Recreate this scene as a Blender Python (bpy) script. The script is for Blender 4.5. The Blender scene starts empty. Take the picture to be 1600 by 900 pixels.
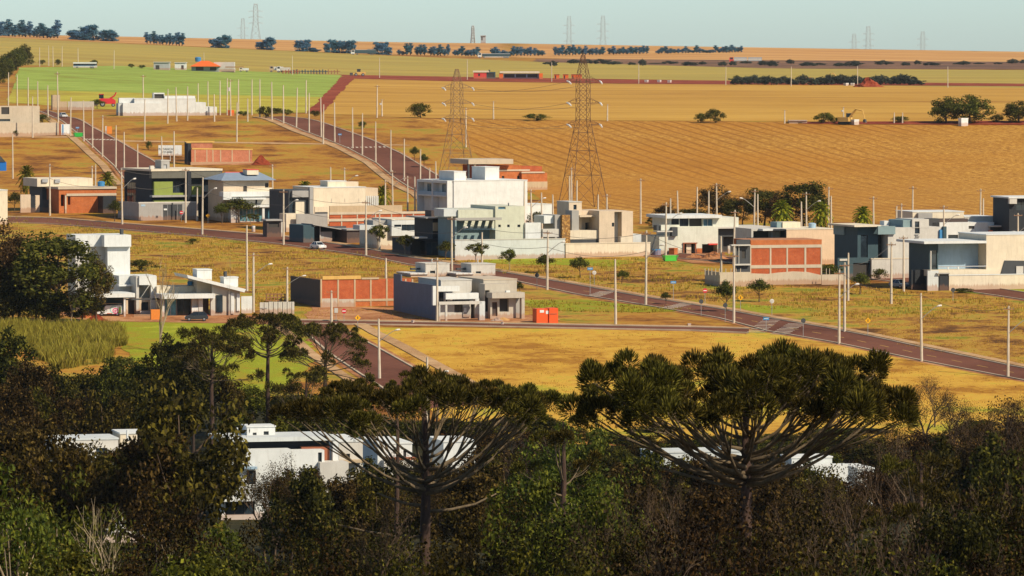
import bpy, math, random
import numpy as np
from mathutils import Vector, Matrix
R = math.radians
random.seed(7)
rng = np.random.default_rng(11)
scene = bpy.context.scene
COL = scene.collection

# ------------------------------------------------------------------ camera, sky, sun, exposure
F = 8000.0            # focal length in pixels of the 1600 px wide photograph (about 180 mm)
CAMZ = 62.0
PITCH = math.atan(0.045)
cam_d = bpy.data.cameras.new('camera')
cam_d.sensor_width = 36.0
cam_d.lens = 36.0 * F / 1600.0
cam_d.clip_start = 1.0
cam_d.clip_end = 30000.0
cam = bpy.data.objects.new('camera', cam_d)
cam.location = (0, 0, CAMZ)
cam.rotation_euler = (math.pi / 2 - PITCH, 0, 0)
COL.objects.link(cam)
scene.camera = cam

SUN_EL = R(40.0)
SUN_AZ = math.atan2(0.80, -0.60)      # from +Y towards +X: behind the viewer, to the right
world = bpy.data.worlds.new('World')
scene.world = world
world.use_nodes = True
wn = world.node_tree.nodes
wl = world.node_tree.links
wn.clear()
sky = wn.new('ShaderNodeTexSky')
sky.sky_type = 'NISHITA'
sky.sun_disc = False
sky.sun_elevation = SUN_EL
sky.sun_rotation = SUN_AZ
sky.air_density = 0.6
sky.dust_density = 0.5
sky.ozone_density = 3.0
tint = wn.new('ShaderNodeMix')
tint.data_type = 'RGBA'
tint.blend_type = 'MULTIPLY'
tint.inputs[0].default_value = 1.0
tint.inputs[7].default_value = (1.07, 1.09, 0.97, 1)
bg = wn.new('ShaderNodeBackground')
bg.inputs[1].default_value = 0.113
wo = wn.new('ShaderNodeOutputWorld')
wl.new(sky.outputs[0], tint.inputs[6])
wl.new(tint.outputs[2], bg.inputs[0])
wl.new(bg.outputs[0], wo.inputs[0])

sun_d = bpy.data.lights.new('sun', 'SUN')
sun_d.energy = 5.0
sun_d.angle = R(0.53)
sun_d.color = (1.0, 0.86, 0.66)
sun = bpy.data.objects.new('sun', sun_d)
to_sun = Vector((math.sin(SUN_AZ) * math.cos(SUN_EL), math.cos(SUN_AZ) * math.cos(SUN_EL), math.sin(SUN_EL)))
sun.rotation_euler = to_sun.to_track_quat('Z', 'Y').to_euler()
sun.location = (200, -200, 300)
COL.objects.link(sun)

scene.view_settings.view_transform = 'Standard'
scene.view_settings.look = 'None'
scene.view_settings.exposure = 0.22
scene.view_settings.gamma = 1.0
scene.view_settings.use_curve_mapping = False
scene.render.engine = 'CYCLES'
scene.cycles.max_bounces = 5
scene.cycles.diffuse_bounces = 3
scene.cycles.glossy_bounces = 2
scene.cycles.transmission_bounces = 3
scene.cycles.volume_bounces = 0
scene.cycles.use_denoising = True

# ------------------------------------------------------------------ terrain
PD = [-200, 0, 60, 120, 240, 300, 450, 570, 680, 735, 784, 860, 952, 1081, 1200, 1333, 1430, 1500, 1560, 1750, 2200, 2760, 3300, 4000, 4600, 5000, 5300, 5700, 7000, 9000, 12000]
PZ = [-10, -14, -22, -29, -37, -40, -47, -51, -54, -52.5, -49.5, -45.2, -42.6, -39.6, -37.2, -34, -27.5, -22, -18.5, -17.3, -15.8, -13.6, -9.5, -2, 6, 12.5, 14.5, 8, -30, -90, -190]
def _pchip(x, y):
    x = np.array(x, float); y = np.array(y, float)
    h = np.diff(x); dl = np.diff(y) / h
    m = np.zeros_like(y)
    for i in range(1, len(y) - 1):
        if dl[i - 1] * dl[i] > 0:
            w1 = 2 * h[i] + h[i - 1]; w2 = h[i] + 2 * h[i - 1]
            m[i] = (w1 + w2) / (w1 / dl[i - 1] + w2 / dl[i])
    m[0] = dl[0]; m[-1] = dl[-1]
    return x, y, m
_PX, _PY, _PM = _pchip(PD, PZ)
def _sm(a, b, t):
    t = np.clip((t - a) / (b - a), 0, 1)
    return t * t * (3 - 2 * t)
def terr(x, y):
    """height of the ground at world x, y (arrays or numbers)"""
    x = np.asarray(x, float); y = np.asarray(y, float)
    yy = np.clip(y, _PX[0], _PX[-1])
    i = np.clip(np.searchsorted(_PX, yy) - 1, 0, len(_PX) - 2)
    h = _PX[i + 1] - _PX[i]; t = (yy - _PX[i]) / h
    z = (2*t**3 - 3*t**2 + 1) * _PY[i] + (t**3 - 2*t**2 + t) * h * _PM[i] + (-2*t**3 + 3*t**2) * _PY[i + 1] + (t**3 - t**2) * h * _PM[i + 1]
    left = 40 * np.logaddexp(0, (-x - 60) / 40)
    z = z + 0.042 * np.minimum(left, 420) * _sm(1620, 2500, y) * (1 - 0.5 * _sm(3500, 5200, y))
    z = z - 0.016 * np.maximum(x, 0) * _sm(3000, 5000, y)
    return z + CAMZ
_FW = Vector((0, math.cos(PITCH), -math.sin(PITCH)))
_UP = Vector((0, math.sin(PITCH), math.cos(PITCH)))
CAM = Vector((0, 0, CAMZ))
def ray(u, v):
    return Vector(((u - 800) / F, 0, 0)) + _FW + _UP * ((450 - v) / F)
_YS = np.concatenate([np.arange(30, 2000, 4.0), np.arange(2000, 9000, 20.0)])
def GM(us, vs, dz=0.0):
    """where the sight lines through pixels us, vs of the photograph meet the ground"""
    us = np.atleast_1d(np.asarray(us, float)); vs = np.atleast_1d(np.asarray(vs, float))
    b = (450 - vs) / F
    dy = _FW.y + _UP.y * b
    sx = (us - 800) / F / dy; sz = (_FW.z + _UP.z * b) / dy
    e = CAMZ + sz[:, None] * _YS[None] - terr(sx[:, None] * _YS[None], np.broadcast_to(_YS[None], (len(us), len(_YS))))
    neg = e < 0
    hit = neg.any(1)
    kk = np.clip(neg.argmax(1), 1, len(_YS) - 1)
    lo, hi = _YS[kk - 1].copy(), _YS[kk].copy()
    for _ in range(12):
        c = (lo + hi) / 2
        below = CAMZ + sz * c - terr(sx * c, c) < 0
        hi = np.where(below, c, hi); lo = np.where(below, lo, c)
    y = np.where(hit, (lo + hi) / 2, 5200.0)
    x = sx * y
    return np.stack([x, y, terr(x, y) + dz], 1)
def G(u, v, dz=0.0):
    return Vector(GM([u], [v], dz)[0])
def AT(u, d, dz=0.0):
    """ground point in the direction of column u, d metres away"""
    x = (u - 800) / F * d
    return Vector((x, d, float(terr(x, d)) + dz))
def VZ(v, d):
    """height seen at row v, d metres away"""
    r = ray(800, v)
    return CAMZ + r.z / r.y * d
def S(p):
    return F / p.y

# ------------------------------------------------------------------ materials (all procedural)
MATS = {}
def nodes_of(m):
    m.use_nodes = True
    nt = m.node_tree
    nt.nodes.clear()
    out = nt.nodes.new('ShaderNodeOutputMaterial')
    return nt, out
def N(nt, t, **kw):
    n = nt.nodes.new(t)
    for k, v in kw.items():
        if k.startswith('i_'):
            n.inputs[int(k[2:])].default_value = v
        else:
            setattr(n, k, v)
    return n
def noise(nt, vec, scale, detail=4, rough=0.55):
    n = N(nt, 'ShaderNodeTexNoise')
    n.inputs['Scale'].default_value = scale
    n.inputs['Detail'].default_value = detail
    n.inputs['Roughness'].default_value = rough
    nt.links.new(vec, n.inputs['Vector'])
    return n.outputs['Fac']
def ramp(nt, fac, stops):
    r = N(nt, 'ShaderNodeValToRGB')
    cr = r.color_ramp
    while len(cr.elements) < len(stops): cr.elements.new(0.5)
    for e, (p, c) in zip(cr.elements, stops):
        e.position = p
        e.color = (*c, 1) if len(c) == 3 else c
    nt.links.new(fac, r.inputs[0])
    return r.outputs[0]
def mix(nt, fac, a, b, blend='MIX'):
    n = N(nt, 'ShaderNodeMix', data_type='RGBA', blend_type=blend)
    for s, i in ((fac, 0), (a, 6), (b, 7)):
        if isinstance(s, (int, float)): n.inputs[i].default_value = s
        elif isinstance(s, tuple): n.inputs[i].default_value = (*s, 1)
        else: nt.links.new(s, n.inputs[i])
    return n.outputs[2]
def coords(nt, kind='Object', scale=(1, 1, 1), rot=(0, 0, 0)):
    if kind == 'World':
        src = N(nt, 'ShaderNodeNewGeometry').outputs['Position']
    else:
        src = N(nt, 'ShaderNodeTexCoord').outputs[kind]
    mp = N(nt, 'ShaderNodeMapping')
    mp.inputs['Scale'].default_value = scale
    mp.inputs['Rotation'].default_value = rot
    nt.links.new(src, mp.inputs[0])
    return mp.outputs[0]
def pbr(nt, out, col, rough=0.8, metal=0.0, bump=None, bstr=0.3, bdist=0.05, spec=0.3):
    b = N(nt, 'ShaderNodeBsdfPrincipled')
    if isinstance(col, tuple): b.inputs['Base Color'].default_value = (*col, 1)
    else: nt.links.new(col, b.inputs['Base Color'])
    b.inputs['Roughness'].default_value = rough
    b.inputs['Metallic'].default_value = metal
    b.inputs['Specular IOR Level'].default_value = spec
    if bump is not None:
        bp = N(nt, 'ShaderNodeBump')
        bp.inputs['Strength'].default_value = bstr
        bp.inputs['Distance'].default_value = bdist
        nt.links.new(bump, bp.inputs['Height'])
        nt.links.new(bp.outputs[0], b.inputs['Normal'])
    nt.links.new(b.outputs[0], out.inputs[0])
    return b
def k(c, f):
    return tuple(min(1, x * f) for x in c)
def paint(name, c, rough=0.75, var=0.10, scale=0.6, metal=0.0, spec=0.3, dirt=0.16, foot=0.0):
    """painted, rendered or metal surface: patchy tone, fine grain, rain streaks"""
    if name in MATS: return MATS[name]
    m = bpy.data.materials.new(name); nt, out = nodes_of(m)
    v = coords(nt)
    n1 = noise(nt, v, scale, 5, 0.6)
    n2 = noise(nt, coords(nt, scale=(3.5, 3.5, 0.35)), 1.0, 4, 0.6)
    n3 = noise(nt, v, 14, 3)
    a = ramp(nt, n1, [(0.3, k(c, 1 - var)), (0.62, k(c, 1 + var * 0.3))])
    a = mix(nt, ramp(nt, n2, [(0.50, (0, 0, 0)), (0.70, (dirt, dirt, dirt))]), a, k((c[0], c[1] * 0.92, c[2] * 0.82), 0.62))
    if foot:
        sz = N(nt, 'ShaderNodeSeparateXYZ'); nt.links.new(v, sz.inputs[0])
        ma = N(nt, 'ShaderNodeMath', operation='MULTIPLY_ADD'); nt.links.new(n2, ma.inputs[0]); ma.inputs[1].default_value = -1.6; nt.links.new(sz.outputs[2], ma.inputs[2])
        a = mix(nt, ramp(nt, ma.outputs[0], [(0.0, (foot, foot, foot)), (0.35, (0, 0, 0))]), a, (0.34, 0.16, 0.08))
    pbr(nt, out, a, rough, metal, n3, 0.15, 0.02, spec)
    MATS[name] = m
    return m
def glassm(name, c=(0.02, 0.03, 0.04), rough=0.06):
    if name in MATS: return MATS[name]
    m = bpy.data.materials.new(name); nt, out = nodes_of(m)
    n1 = noise(nt, coords(nt), 0.8, 2)
    pbr(nt, out, ramp(nt, n1, [(0.35, k(c, 0.7)), (0.65, k(c, 1.4))]), rough, 0, spec=0.6)
    MATS[name] = m
    return m
def groundm(name, stops, s1=0.02, s2=0.12, s3=0.9, bump=0.5, fleck=None, stretch=(1, 1, 1), rot=0, warm=None):
    """earth and grass: broad patches, middle mottling and fine tufts, in world space"""
    m = bpy.data.materials.new(name); nt, out = nodes_of(m)
    v = coords(nt, 'World', stretch, (0, 0, rot))
    a = noise(nt, v, s1, 4, 0.6); b = noise(nt, v, s2, 5, 0.65); c = noise(nt, v, s3, 4, 0.7)
    mx = N(nt, 'ShaderNodeMath', operation='MULTIPLY_ADD'); nt.links.new(b, mx.inputs[0]); mx.inputs[1].default_value = 0.55
    mm = N(nt, 'ShaderNodeMath', operation='MULTIPLY'); nt.links.new(a, mm.inputs[0]); mm.inputs[1].default_value = 0.30
    nt.links.new(mm.outputs[0], mx.inputs[2])
    m3 = N(nt, 'ShaderNodeMath', operation='MULTIPLY_ADD'); nt.links.new(c, m3.inputs[0]); m3.inputs[1].default_value = 0.22
    nt.links.new(mx.outputs[0], m3.inputs[2])
    lo, hi = 0.435, 0.635
    st = [(lo + (hi - lo) * p, col) for p, col in stops]
    colr = ramp(nt, m3.outputs[0], st)
    if fleck:
        fl = noise(nt, v, s3 * 2.2, 2, 0.5)
        colr = mix(nt, ramp(nt, fl, [(0.60, (0, 0, 0)), (0.72, (0.7, 0.7, 0.7))]), colr, fleck)
    pbr(nt, out, colr, 0.95, 0, c, bump, 0.3, 0.1)
    MATS[name] = m
    return m

# ------------------------------------------------------------------ mesh helpers
class MB:
    def __init__(self): self.v = []; self.f = []; self.m = []; self.cm = 0
    def add(self, vs, fs):
        o = len(self.v); self.v += [tuple(p) for p in vs]
        for q in fs: self.f.append(tuple(i + o for i in q)); self.m.append(self.cm)
        return self
    def box(s, x0, x1, y0, y1, z0, z1):
        if x1 < x0: x0, x1 = x1, x0
        if y1 < y0: y0, y1 = y1, y0
        if z1 < z0: z0, z1 = z1, z0
        return s.add([(x0,y0,z0),(x1,y0,z0),(x1,y1,z0),(x0,y1,z0),(x0,y0,z1),(x1,y0,z1),(x1,y1,z1),(x0,y1,z1)],
                     [(0,3,2,1),(4,5,6,7),(0,1,5,4),(1,2,6,5),(2,3,7,6),(3,0,4,7)])
    def prism(s, poly, a0, a1, axis='y'):
        """polygon in the two other axes, swept along axis"""
        n = len(poly)
        mk = {'y': lambda p, t: (p[0], t, p[1]), 'x': lambda p, t: (t, p[0], p[1]), 'z': lambda p, t: (p[0], p[1], t)}[axis]
        vs = [mk(p, a0) for p in poly] + [mk(p, a1) for p in poly]
        return s.add(vs, [tuple(range(n)), tuple(range(2*n-1, n-1, -1))] + [((i+1) % n, i, n+i, n+(i+1) % n) for i in range(n)])
    def tube(s, pts, rad, n=6, cap=True):
        pts = [Vector(p) for p in pts]
        if not hasattr(rad, '__len__'): rad = [rad] * len(pts)
        vs = []; fs = []
        ref = None
        for i, p in enumerate(pts):
            t = (pts[min(i+1, len(pts)-1)] - pts[max(i-1, 0)]).normalized()
            if ref is None: ref = Vector((1, 0, 0)) if abs(t.x) < 0.8 else Vector((0, 1, 0))
            a = (ref - t * ref.dot(t)).normalized(); b = t.cross(a); ref = a
            for j in range(n):
                w = 2 * math.pi * j / n
                vs.append(p + (a * math.cos(w) + b * math.sin(w)) * rad[i])
        for i in range(len(pts) - 1):
            for j in range(n):
                fs.append((i*n+j, i*n+(j+1) % n, (i+1)*n+(j+1) % n, (i+1)*n+j))
        if cap:
            fs.append(tuple(range(n-1, -1, -1))); fs.append(tuple((len(pts)-1)*n+j for j in range(n)))
        return s.add(vs, fs)
    def build(s, name, mats, parent=None, smooth=False):
        me = bpy.data.meshes.new(name)
        me.from_pydata(s.v, [], s.f)
        mats = mats if isinstance(mats, (list, tuple)) else [mats]
        for m in mats: me.materials.append(m)
        if len(mats) > 1: me.polygons.foreach_set('material_index', s.m)
        if smooth: me.polygons.foreach_set('use_smooth', [True] * len(s.f))
        me.update()
        return link(name, me, parent)
def link(name, data, parent=None):
    o = bpy.data.objects.new(name, data)
    COL.objects.link(o)
    if parent is not None: o.parent = parent
    return o
def npmesh(name, V, Q, mat, smooth=False):
    """mesh from numpy vertex and quad (or triangle) arrays"""
    me = bpy.data.meshes.new(name)
    nq, w = Q.shape
    me.vertices.add(len(V)); me.vertices.foreach_set('co', np.ascontiguousarray(V, np.float32).ravel())
    me.loops.add(nq * w); me.loops.foreach_set('vertex_index', np.ascontiguousarray(Q, np.int32).ravel())
    me.polygons.add(nq); me.polygons.foreach_set('loop_start', np.arange(0, nq * w, w, dtype=np.int32))
    me.polygons.foreach_set('loop_total', np.full(nq, w, np.int32))
    if smooth: me.polygons.foreach_set('use_smooth', np.ones(nq, bool))
    me.materials.append(mat)
    me.update(calc_edges=True); me.validate()
    return me
def tag(o, label=None, cat=None, group=None, kind=None):
    if label: o['label'] = label
    if cat: o['category'] = cat
    if group: o['group'] = group
    if kind: o['kind'] = kind
    return o
def thing(name, loc, label=None, cat=None, rz=0.0, group=None, scale=None):
    o = bpy.data.objects.new(name, None)
    o.empty_display_size = 0.5
    COL.objects.link(o)
    o.location = loc; o.rotation_euler = (0, 0, rz)
    if scale: o.scale = scale
    return tag(o, label, cat, group)
def copy_tree(src, loc, rz=0.0, scale=(1, 1, 1), label=None, cat=None, group=None):
    """a copy of a thing with copies of its parts and their sub-parts (shared mesh data)"""
    def rec(o, par):
        c = o.copy(); COL.objects.link(c); c.parent = par
        for ch in KIDS.get(o.name, []): rec(ch, c)
        return c
    c = rec(src, None)
    c.location = loc; c.rotation_euler = (0, 0, rz); c.scale = scale
    tag(c, label, cat, group)
    return c
KIDS = {}
def note_kids(root):
    KIDS[root.name] = list(root.children)
    for ch in root.children: note_kids(ch)
ORD = ['first','second','third','fourth','fifth','sixth','seventh','eighth','ninth','tenth','eleventh','twelfth','thirteenth','fourteenth','fifteenth','sixteenth','seventeenth','eighteenth','nineteenth','twentieth']
def ordn(i):
    if i < 20: return ORD[i]
    t = {2: 'twenty', 3: 'thirty', 4: 'forty', 5: 'fifty', 6: 'sixty', 7: 'seventy', 8: 'eighty', 9: 'ninety', 10: 'hundred'}[(i + 1) // 10]
    r = (i + 1) % 10
    return (t[:-1] + 'ieth') if r == 0 else t + '-' + ORD[r - 1]

# ------------------------------------------------------------------ ground sheet
GOLD = (0.50, 0.255, 0.055)
M_ground = groundm('hillside_grass', [(0.0, (0.13, 0.05, 0.013)), (0.25, (0.25, 0.105, 0.020)), (0.5, (0.36, 0.17, 0.028)), (0.72, (0.37, 0.215, 0.032)), (1.0, (0.24, 0.20, 0.026))], 0.012, 0.07, 0.8)
def make_ground():
    ys = np.concatenate([np.arange(-150, 700, 25.0), np.arange(700, 1800, 8.0), np.arange(1800, 3000, 30.0), np.arange(3000, 6200, 60.0), np.arange(6200, 11800, 200.0)])
    ts = np.linspace(-1, 1, 61)
    V = []
    for y in ys:
        w = 0.16 * max(y, 0) + 160
        x = ts * w
        V.append(np.stack([x, np.full_like(x, y), terr(x, np.full_like(x, y))], 1))
    V = np.concatenate(V); n = len(ts)
    i = np.arange((len(ys) - 1) * n).reshape(len(ys) - 1, n)[:, :-1].ravel()
    Q = np.stack([i, i + 1, i + n + 1, i + n], 1)
    o = link('ground', npmesh('ground', V, Q, M_ground, True))
    tag(o, kind='structure')
make_ground()

def _cross(poly, v):
    us = []
    for i in range(len(poly)):
        (u0, v0), (u1, v1) = poly[i], poly[(i + 1) % len(poly)]
        if v0 != v1 and min(v0, v1) <= v <= max(v0, v1):
            us.append(u0 + (u1 - u0) * (v - v0) / (v1 - v0))
    return (min(us), max(us)) if us else None
def patch(name, poly, mat, dz=0.12, jit=0.0, label=None, step=None, seed=1):
    """a sheet of other ground, outlined on the photograph and draped on the terrain"""
    rnd = random.Random(seed)
    v0 = min(p[1] for p in poly); v1 = max(p[1] for p in poly)
    st = step or (1.0 if v1 < 270 else 2.0)
    nr = max(2, int((v1 - v0) / st))
    rows = []
    nc = 24
    jl = jr = 0.0
    for i in range(nr + 1):
        v = v0 + (v1 - v0) * i / nr
        c = _cross(poly, min(max(v, v0 + 1e-3), v1 - 1e-3))
        if jit:
            jl = 0.6 * jl + rnd.uniform(-jit, jit); jr = 0.6 * jr + rnd.uniform(-jit, jit)
        a, b = c[0] + jl, c[1] + jr
        if b < a: a = b = (a + b) / 2
        rows.append(GM(np.linspace(a, b, nc + 1), np.full(nc + 1, v), dz))
    V = np.concatenate(rows); n = nc + 1
    i = np.arange(nr * n).reshape(nr, n)[:, :-1].ravel()
    Q = np.stack([i, i + n, i + n + 1, i + 1], 1)
    o = link(name, npmesh(name, V, Q, mat, True))
    return tag(o, label, kind='structure')

M_goldfield = groundm('ripe_field', [(0.0, (0.28, 0.13, 0.024)), (0.4, (0.42, 0.225, 0.038)), (1.0, (0.51, 0.30, 0.058))], 0.004, 0.02, 0.3, 0.3, stretch=(0.35, 1, 1), rot=0.15)
M_green = groundm('bright_crop', [(0.0, (0.22, 0.22, 0.035)), (0.4, (0.235, 0.31, 0.05)), (1.0, (0.31, 0.38, 0.075))], 0.01, 0.05, 0.6, 0.3)
M_ygreen = groundm('yellow_crop', [(0.0, (0.31, 0.24, 0.035)), (0.5, (0.38, 0.32, 0.04)), (1.0, (0.46, 0.42, 0.06))], 0.01, 0.05, 0.6, 0.3)
M_olive = groundm('far_olive_field', [(0.0, (0.32, 0.21, 0.045)), (0.5, (0.34, 0.265, 0.058)), (1.0, (0.41, 0.29, 0.06))], 0.003, 0.012, 0.1, 0.2, stretch=(0.3, 1, 1))
M_fargold = groundm('far_stubble', [(0.0, (0.40, 0.19, 0.055)), (0.5, (0.48, 0.25, 0.08)), (1.0, (0.55, 0.31, 0.11))], 0.003, 0.012, 0.1, 0.2, stretch=(0.3, 1, 1))
M_scrub = groundm('scrub_belt', [(0.0, (0.09, 0.055, 0.035)), (0.5, (0.17, 0.085, 0.05)), (1.0, (0.26, 0.15, 0.07))], 0.006, 0.03, 0.2, 0.5)
M_red = groundm('red_earth', [(0.0, (0.14, 0.025, 0.012)), (0.5, (0.23, 0.045, 0.02)), (1.0, (0.33, 0.09, 0.04))], 0.02, 0.1, 0.8, 0.6)
M_lawn = groundm('mown_verge', [(0.0, (0.30, 0.135, 0.018)), (0.25, (0.44, 0.235, 0.032)), (0.6, (0.53, 0.315, 0.046)), (0.85, (0.43, 0.315, 0.036)), (1.0, (0.29, 0.27, 0.026))], 0.018, 0.09, 0.9, 0.5)
M_rough = groundm('rough_grass', [(0.0, (0.10, 0.045, 0.014)), (0.22, (0.24, 0.11, 0.024)), (0.45, (0.39, 0.21, 0.036)), (0.62, (0.38, 0.245, 0.036)), (0.8, (0.25, 0.215, 0.026)), (1.0, (0.17, 0.185, 0.020))], 0.03, 0.13, 1.2, 0.9)
M_fresh = groundm('fresh_green_grass', [(0.0, (0.30, 0.20, 0.022)), (0.35, (0.26, 0.25, 0.018)), (0.7, (0.23, 0.27, 0.016)), (1.0, (0.34, 0.34, 0.03))], 0.04, 0.2, 1.5, 0.7)
M_soil = groundm('trodden_soil', [(0.0, (0.22, 0.085, 0.035)), (0.5, (0.36, 0.16, 0.07)), (1.0, (0.47, 0.25, 0.12))], 0.05, 0.25, 1.5, 0.6)
M_path = groundm('pale_path', [(0.0, (0.33, 0.19, 0.09)), (0.5, (0.42, 0.26, 0.13)), (1.0, (0.5, 0.33, 0.18))], 0.05, 0.3, 2.0, 0.4)
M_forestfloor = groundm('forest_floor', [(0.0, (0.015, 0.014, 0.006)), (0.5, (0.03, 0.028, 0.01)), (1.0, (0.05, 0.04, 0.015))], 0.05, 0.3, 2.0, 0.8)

def stubble_mat():
    """harvested field: furrow lines that bend round the slope, straw and bare soil"""
    m = bpy.data.materials.new('stubble_field'); nt, out = nodes_of(m)
    v = coords(nt, 'World', (1, 1, 1), (0, 0, R(-15)))
    wv = N(nt, 'ShaderNodeTexWave', wave_type='BANDS', bands_direction='X')
    wv.inputs['Scale'].default_value = 0.065
    wv.inputs['Distortion'].default_value = 1.0
    wv.inputs['Detail'].default_value = 1.5
    wv.inputs['Detail Scale'].default_value = 0.2
    nt.links.new(v, wv.inputs[0])
    vw = coords(nt, 'World')
    a = noise(nt, vw, 0.012, 4, 0.6); b = noise(nt, vw, 0.75, 5, 0.8); c = noise(nt, vw, 0.05, 4, 0.6)
    base = ramp(nt, b, [(0.38, (0.22, 0.095, 0.016)), (0.5, (0.40, 0.195, 0.032)), (0.63, (0.58, 0.33, 0.070))])
    base = mix(nt, ramp(nt, a, [(0.42, (0, 0, 0)), (0.62, (0.55, 0.55, 0.55))]), base, (0.38, 0.155, 0.016))
    base = mix(nt, ramp(nt, c, [(0.5, (0, 0, 0)), (0.7, (0.35, 0.35, 0.35))]), base, (0.25, 0.10, 0.012))
    lines = ramp(nt, wv.outputs['Fac'], [(0.03, (0.75, 0.75, 0.75)), (0.30, (0, 0, 0))])
    lm_ = ramp(nt, noise(nt, vw, 0.011, 3, 0.5), [(0.42, (0.12, 0.12, 0.12)), (0.60, (0.9, 0.9, 0.9))])
    lines = mix(nt, 1.0, lines, lm_, 'MULTIPLY')
    base = mix(nt, lines, base, (0.22, 0.085, 0.012))
    pbr(nt, out, base, 0.95, 0, b, 0.3, 0.15, 0.1)
    MATS['stubble'] = m
    return m
M_stubble = stubble_mat()

# fields, from the far crest towards the viewer
patch('far_stubble_field', [(-40, 44), (300, 50), (800, 64), (1640, 78), (1640, 104), (900, 92), (560, 84), (250, 70), (-40, 56)], M_fargold, 0.05)
patch('scrub_ground', [(840, 92), (1640, 97), (1640, 109), (1200, 107), (840, 97)], M_scrub, 0.12, 6, seed=3)
patch('olive_field', [(-40, 57), (250, 71), (560, 85), (850, 97), (1200, 107), (1640, 110), (1640, 138), (900, 128), (540, 120), (300, 112), (-40, 98)], M_olive, 0.08)
patch('green_crop_field', [(30, 106), (180, 103), (400, 112), (536, 118), (505, 152), (300, 148), (20, 140)], M_green, 0.12, 2)
patch('yellow_crop_field', [(20, 139), (300, 147), (506, 150), (488, 176), (380, 178), (150, 170), (10, 160)], M_ygreen, 0.09, 2)
patch('ripe_field', [(540, 122), (900, 129), (1640, 137), (1640, 192), (900, 188), (640, 184), (505, 178)], M_goldfield, 0.06)
patch('red_earth_road', [(528, 117), (700, 120), (1100, 126), (1640, 131.5), (1640, 135.5), (1100, 132), (1000, 131.5), (700, 127), (545, 123)], M_red, 0.16, 2.5, step=0.7, seed=5)
patch('red_earth_track', [(534, 120), (552, 123), (505, 176), (480, 176)], M_red, 0.15, 2, seed=6)
patch('red_earth_bank', [(1255, 191), (1640, 189), (1640, 196), (1400, 195), (1255, 194)], M_red, 0.15, 2, step=0.7, seed=8)
patch('stubble_field', [(640, 186), (900, 188), (1640, 195), (1640, 345), (1020, 345), (860, 322), (800, 280), (735, 235), (700, 205)], M_stubble, 0.03, 1.5)
# ground between the houses
patch('rough_plot', [(-30, 332), (60, 338), (190, 350), (330, 368), (470, 389), (600, 410), (800, 440), (960, 470), (960, 500), (640, 506), (440, 500), (-30, 505)], M_rough, 0.03)
patch('roadside_plot', [(690, 398), (1020, 400), (1180, 432), (1330, 445), (1640, 450), (1640, 585), (1320, 528), (1180, 494), (1000, 462), (860, 436), (740, 418)], M_rough, 0.03)
patch('mown_field', [(565, 512), (1180, 516), (1320, 538), (1640, 598), (1640, 690), (720, 690), (560, 520)], M_lawn, 0.035)
patch('fresh_grass_patch', [(820, 470), (900, 468), (1040, 481), (1105, 487), (1000, 488), (840, 484)], M_fresh, 0.06, 8, seed=9)
patch('fresh_grass_patch', [(180, 503), (330, 505), (470, 508), (500, 560), (430, 620), (250, 600), (200, 560)], M_fresh, 0.06, 8, seed=10)
patch('fresh_grass_patch', [(740, 403), (880, 404), (1000, 408), (960, 416), (850, 414), (760, 412)], M_fresh, 0.06, 9, seed=11)
patch('fresh_grass_patch', [(1140, 474), (1230, 480), (1270, 488), (1180, 490)], M_fresh, 0.06, 9, seed=12)
patch('fresh_grass_patch', [(1480, 453), (1560, 452), (1640, 456), (1640, 464), (1540, 461)], M_fresh, 0.06, 6, seed=13)
patch('soil_yard', [(80, 488), (240, 488), (420, 494), (470, 500), (460, 508), (250, 504), (140, 503)], M_soil, 0.08, 6, seed=14)
patch('soil_yard', [(480, 478), (640, 482), (690, 497), (690, 504), (470, 504)], M_soil, 0.075, 6, seed=15)
patch('soil_yard', [(690, 494), (830, 493), (880, 500), (860, 505), (690, 504)], M_soil, 0.085, 4, seed=16)
patch('soil_yard', [(1010, 396), (1130, 396), (1150, 412), (1080, 412)], M_soil, 0.08, 5, seed=17)
patch('soil_yard', [(300, 250), (400, 252), (425, 258), (300, 259)], M_soil, 0.08, 4, seed=18)
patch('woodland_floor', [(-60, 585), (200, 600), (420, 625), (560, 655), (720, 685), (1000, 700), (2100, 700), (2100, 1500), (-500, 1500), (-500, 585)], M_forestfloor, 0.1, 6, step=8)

# ------------------------------------------------------------------ streets with kerbs, pavements and markings
def asphalt():
    m = bpy.data.materials.new('asphalt'); nt, out = nodes_of(m)
    v = coords(nt, 'World')
    a = noise(nt, v, 0.05, 4, 0.6); b = noise(nt, v, 0.8, 4, 0.7); c = noise(nt, v, 6, 3, 0.6)
    col = ramp(nt, a, [(0.3, (0.105, 0.043, 0.030)), (0.7, (0.175, 0.074, 0.050))])
    col = mix(nt, ramp(nt, b, [(0.45, (0, 0, 0)), (0.7, (0.4, 0.4, 0.4))]), col, (0.19, 0.085, 0.05))
    pbr(nt, out, col, 0.95, 0, c, 0.3, 0.02, 0.04)
    return m
M_asph = asphalt()
M_kerb = paint('kerb_concrete', (0.46, 0.37, 0.26), 0.9, 0.3, 0.2)
M_line = paint('road_paint', (0.62, 0.56, 0.45), 0.8, 0.4, 0.5)
M_yline = paint('yellow_road_paint', (0.55, 0.34, 0.08), 0.8, 0.4, 0.5)
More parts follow.
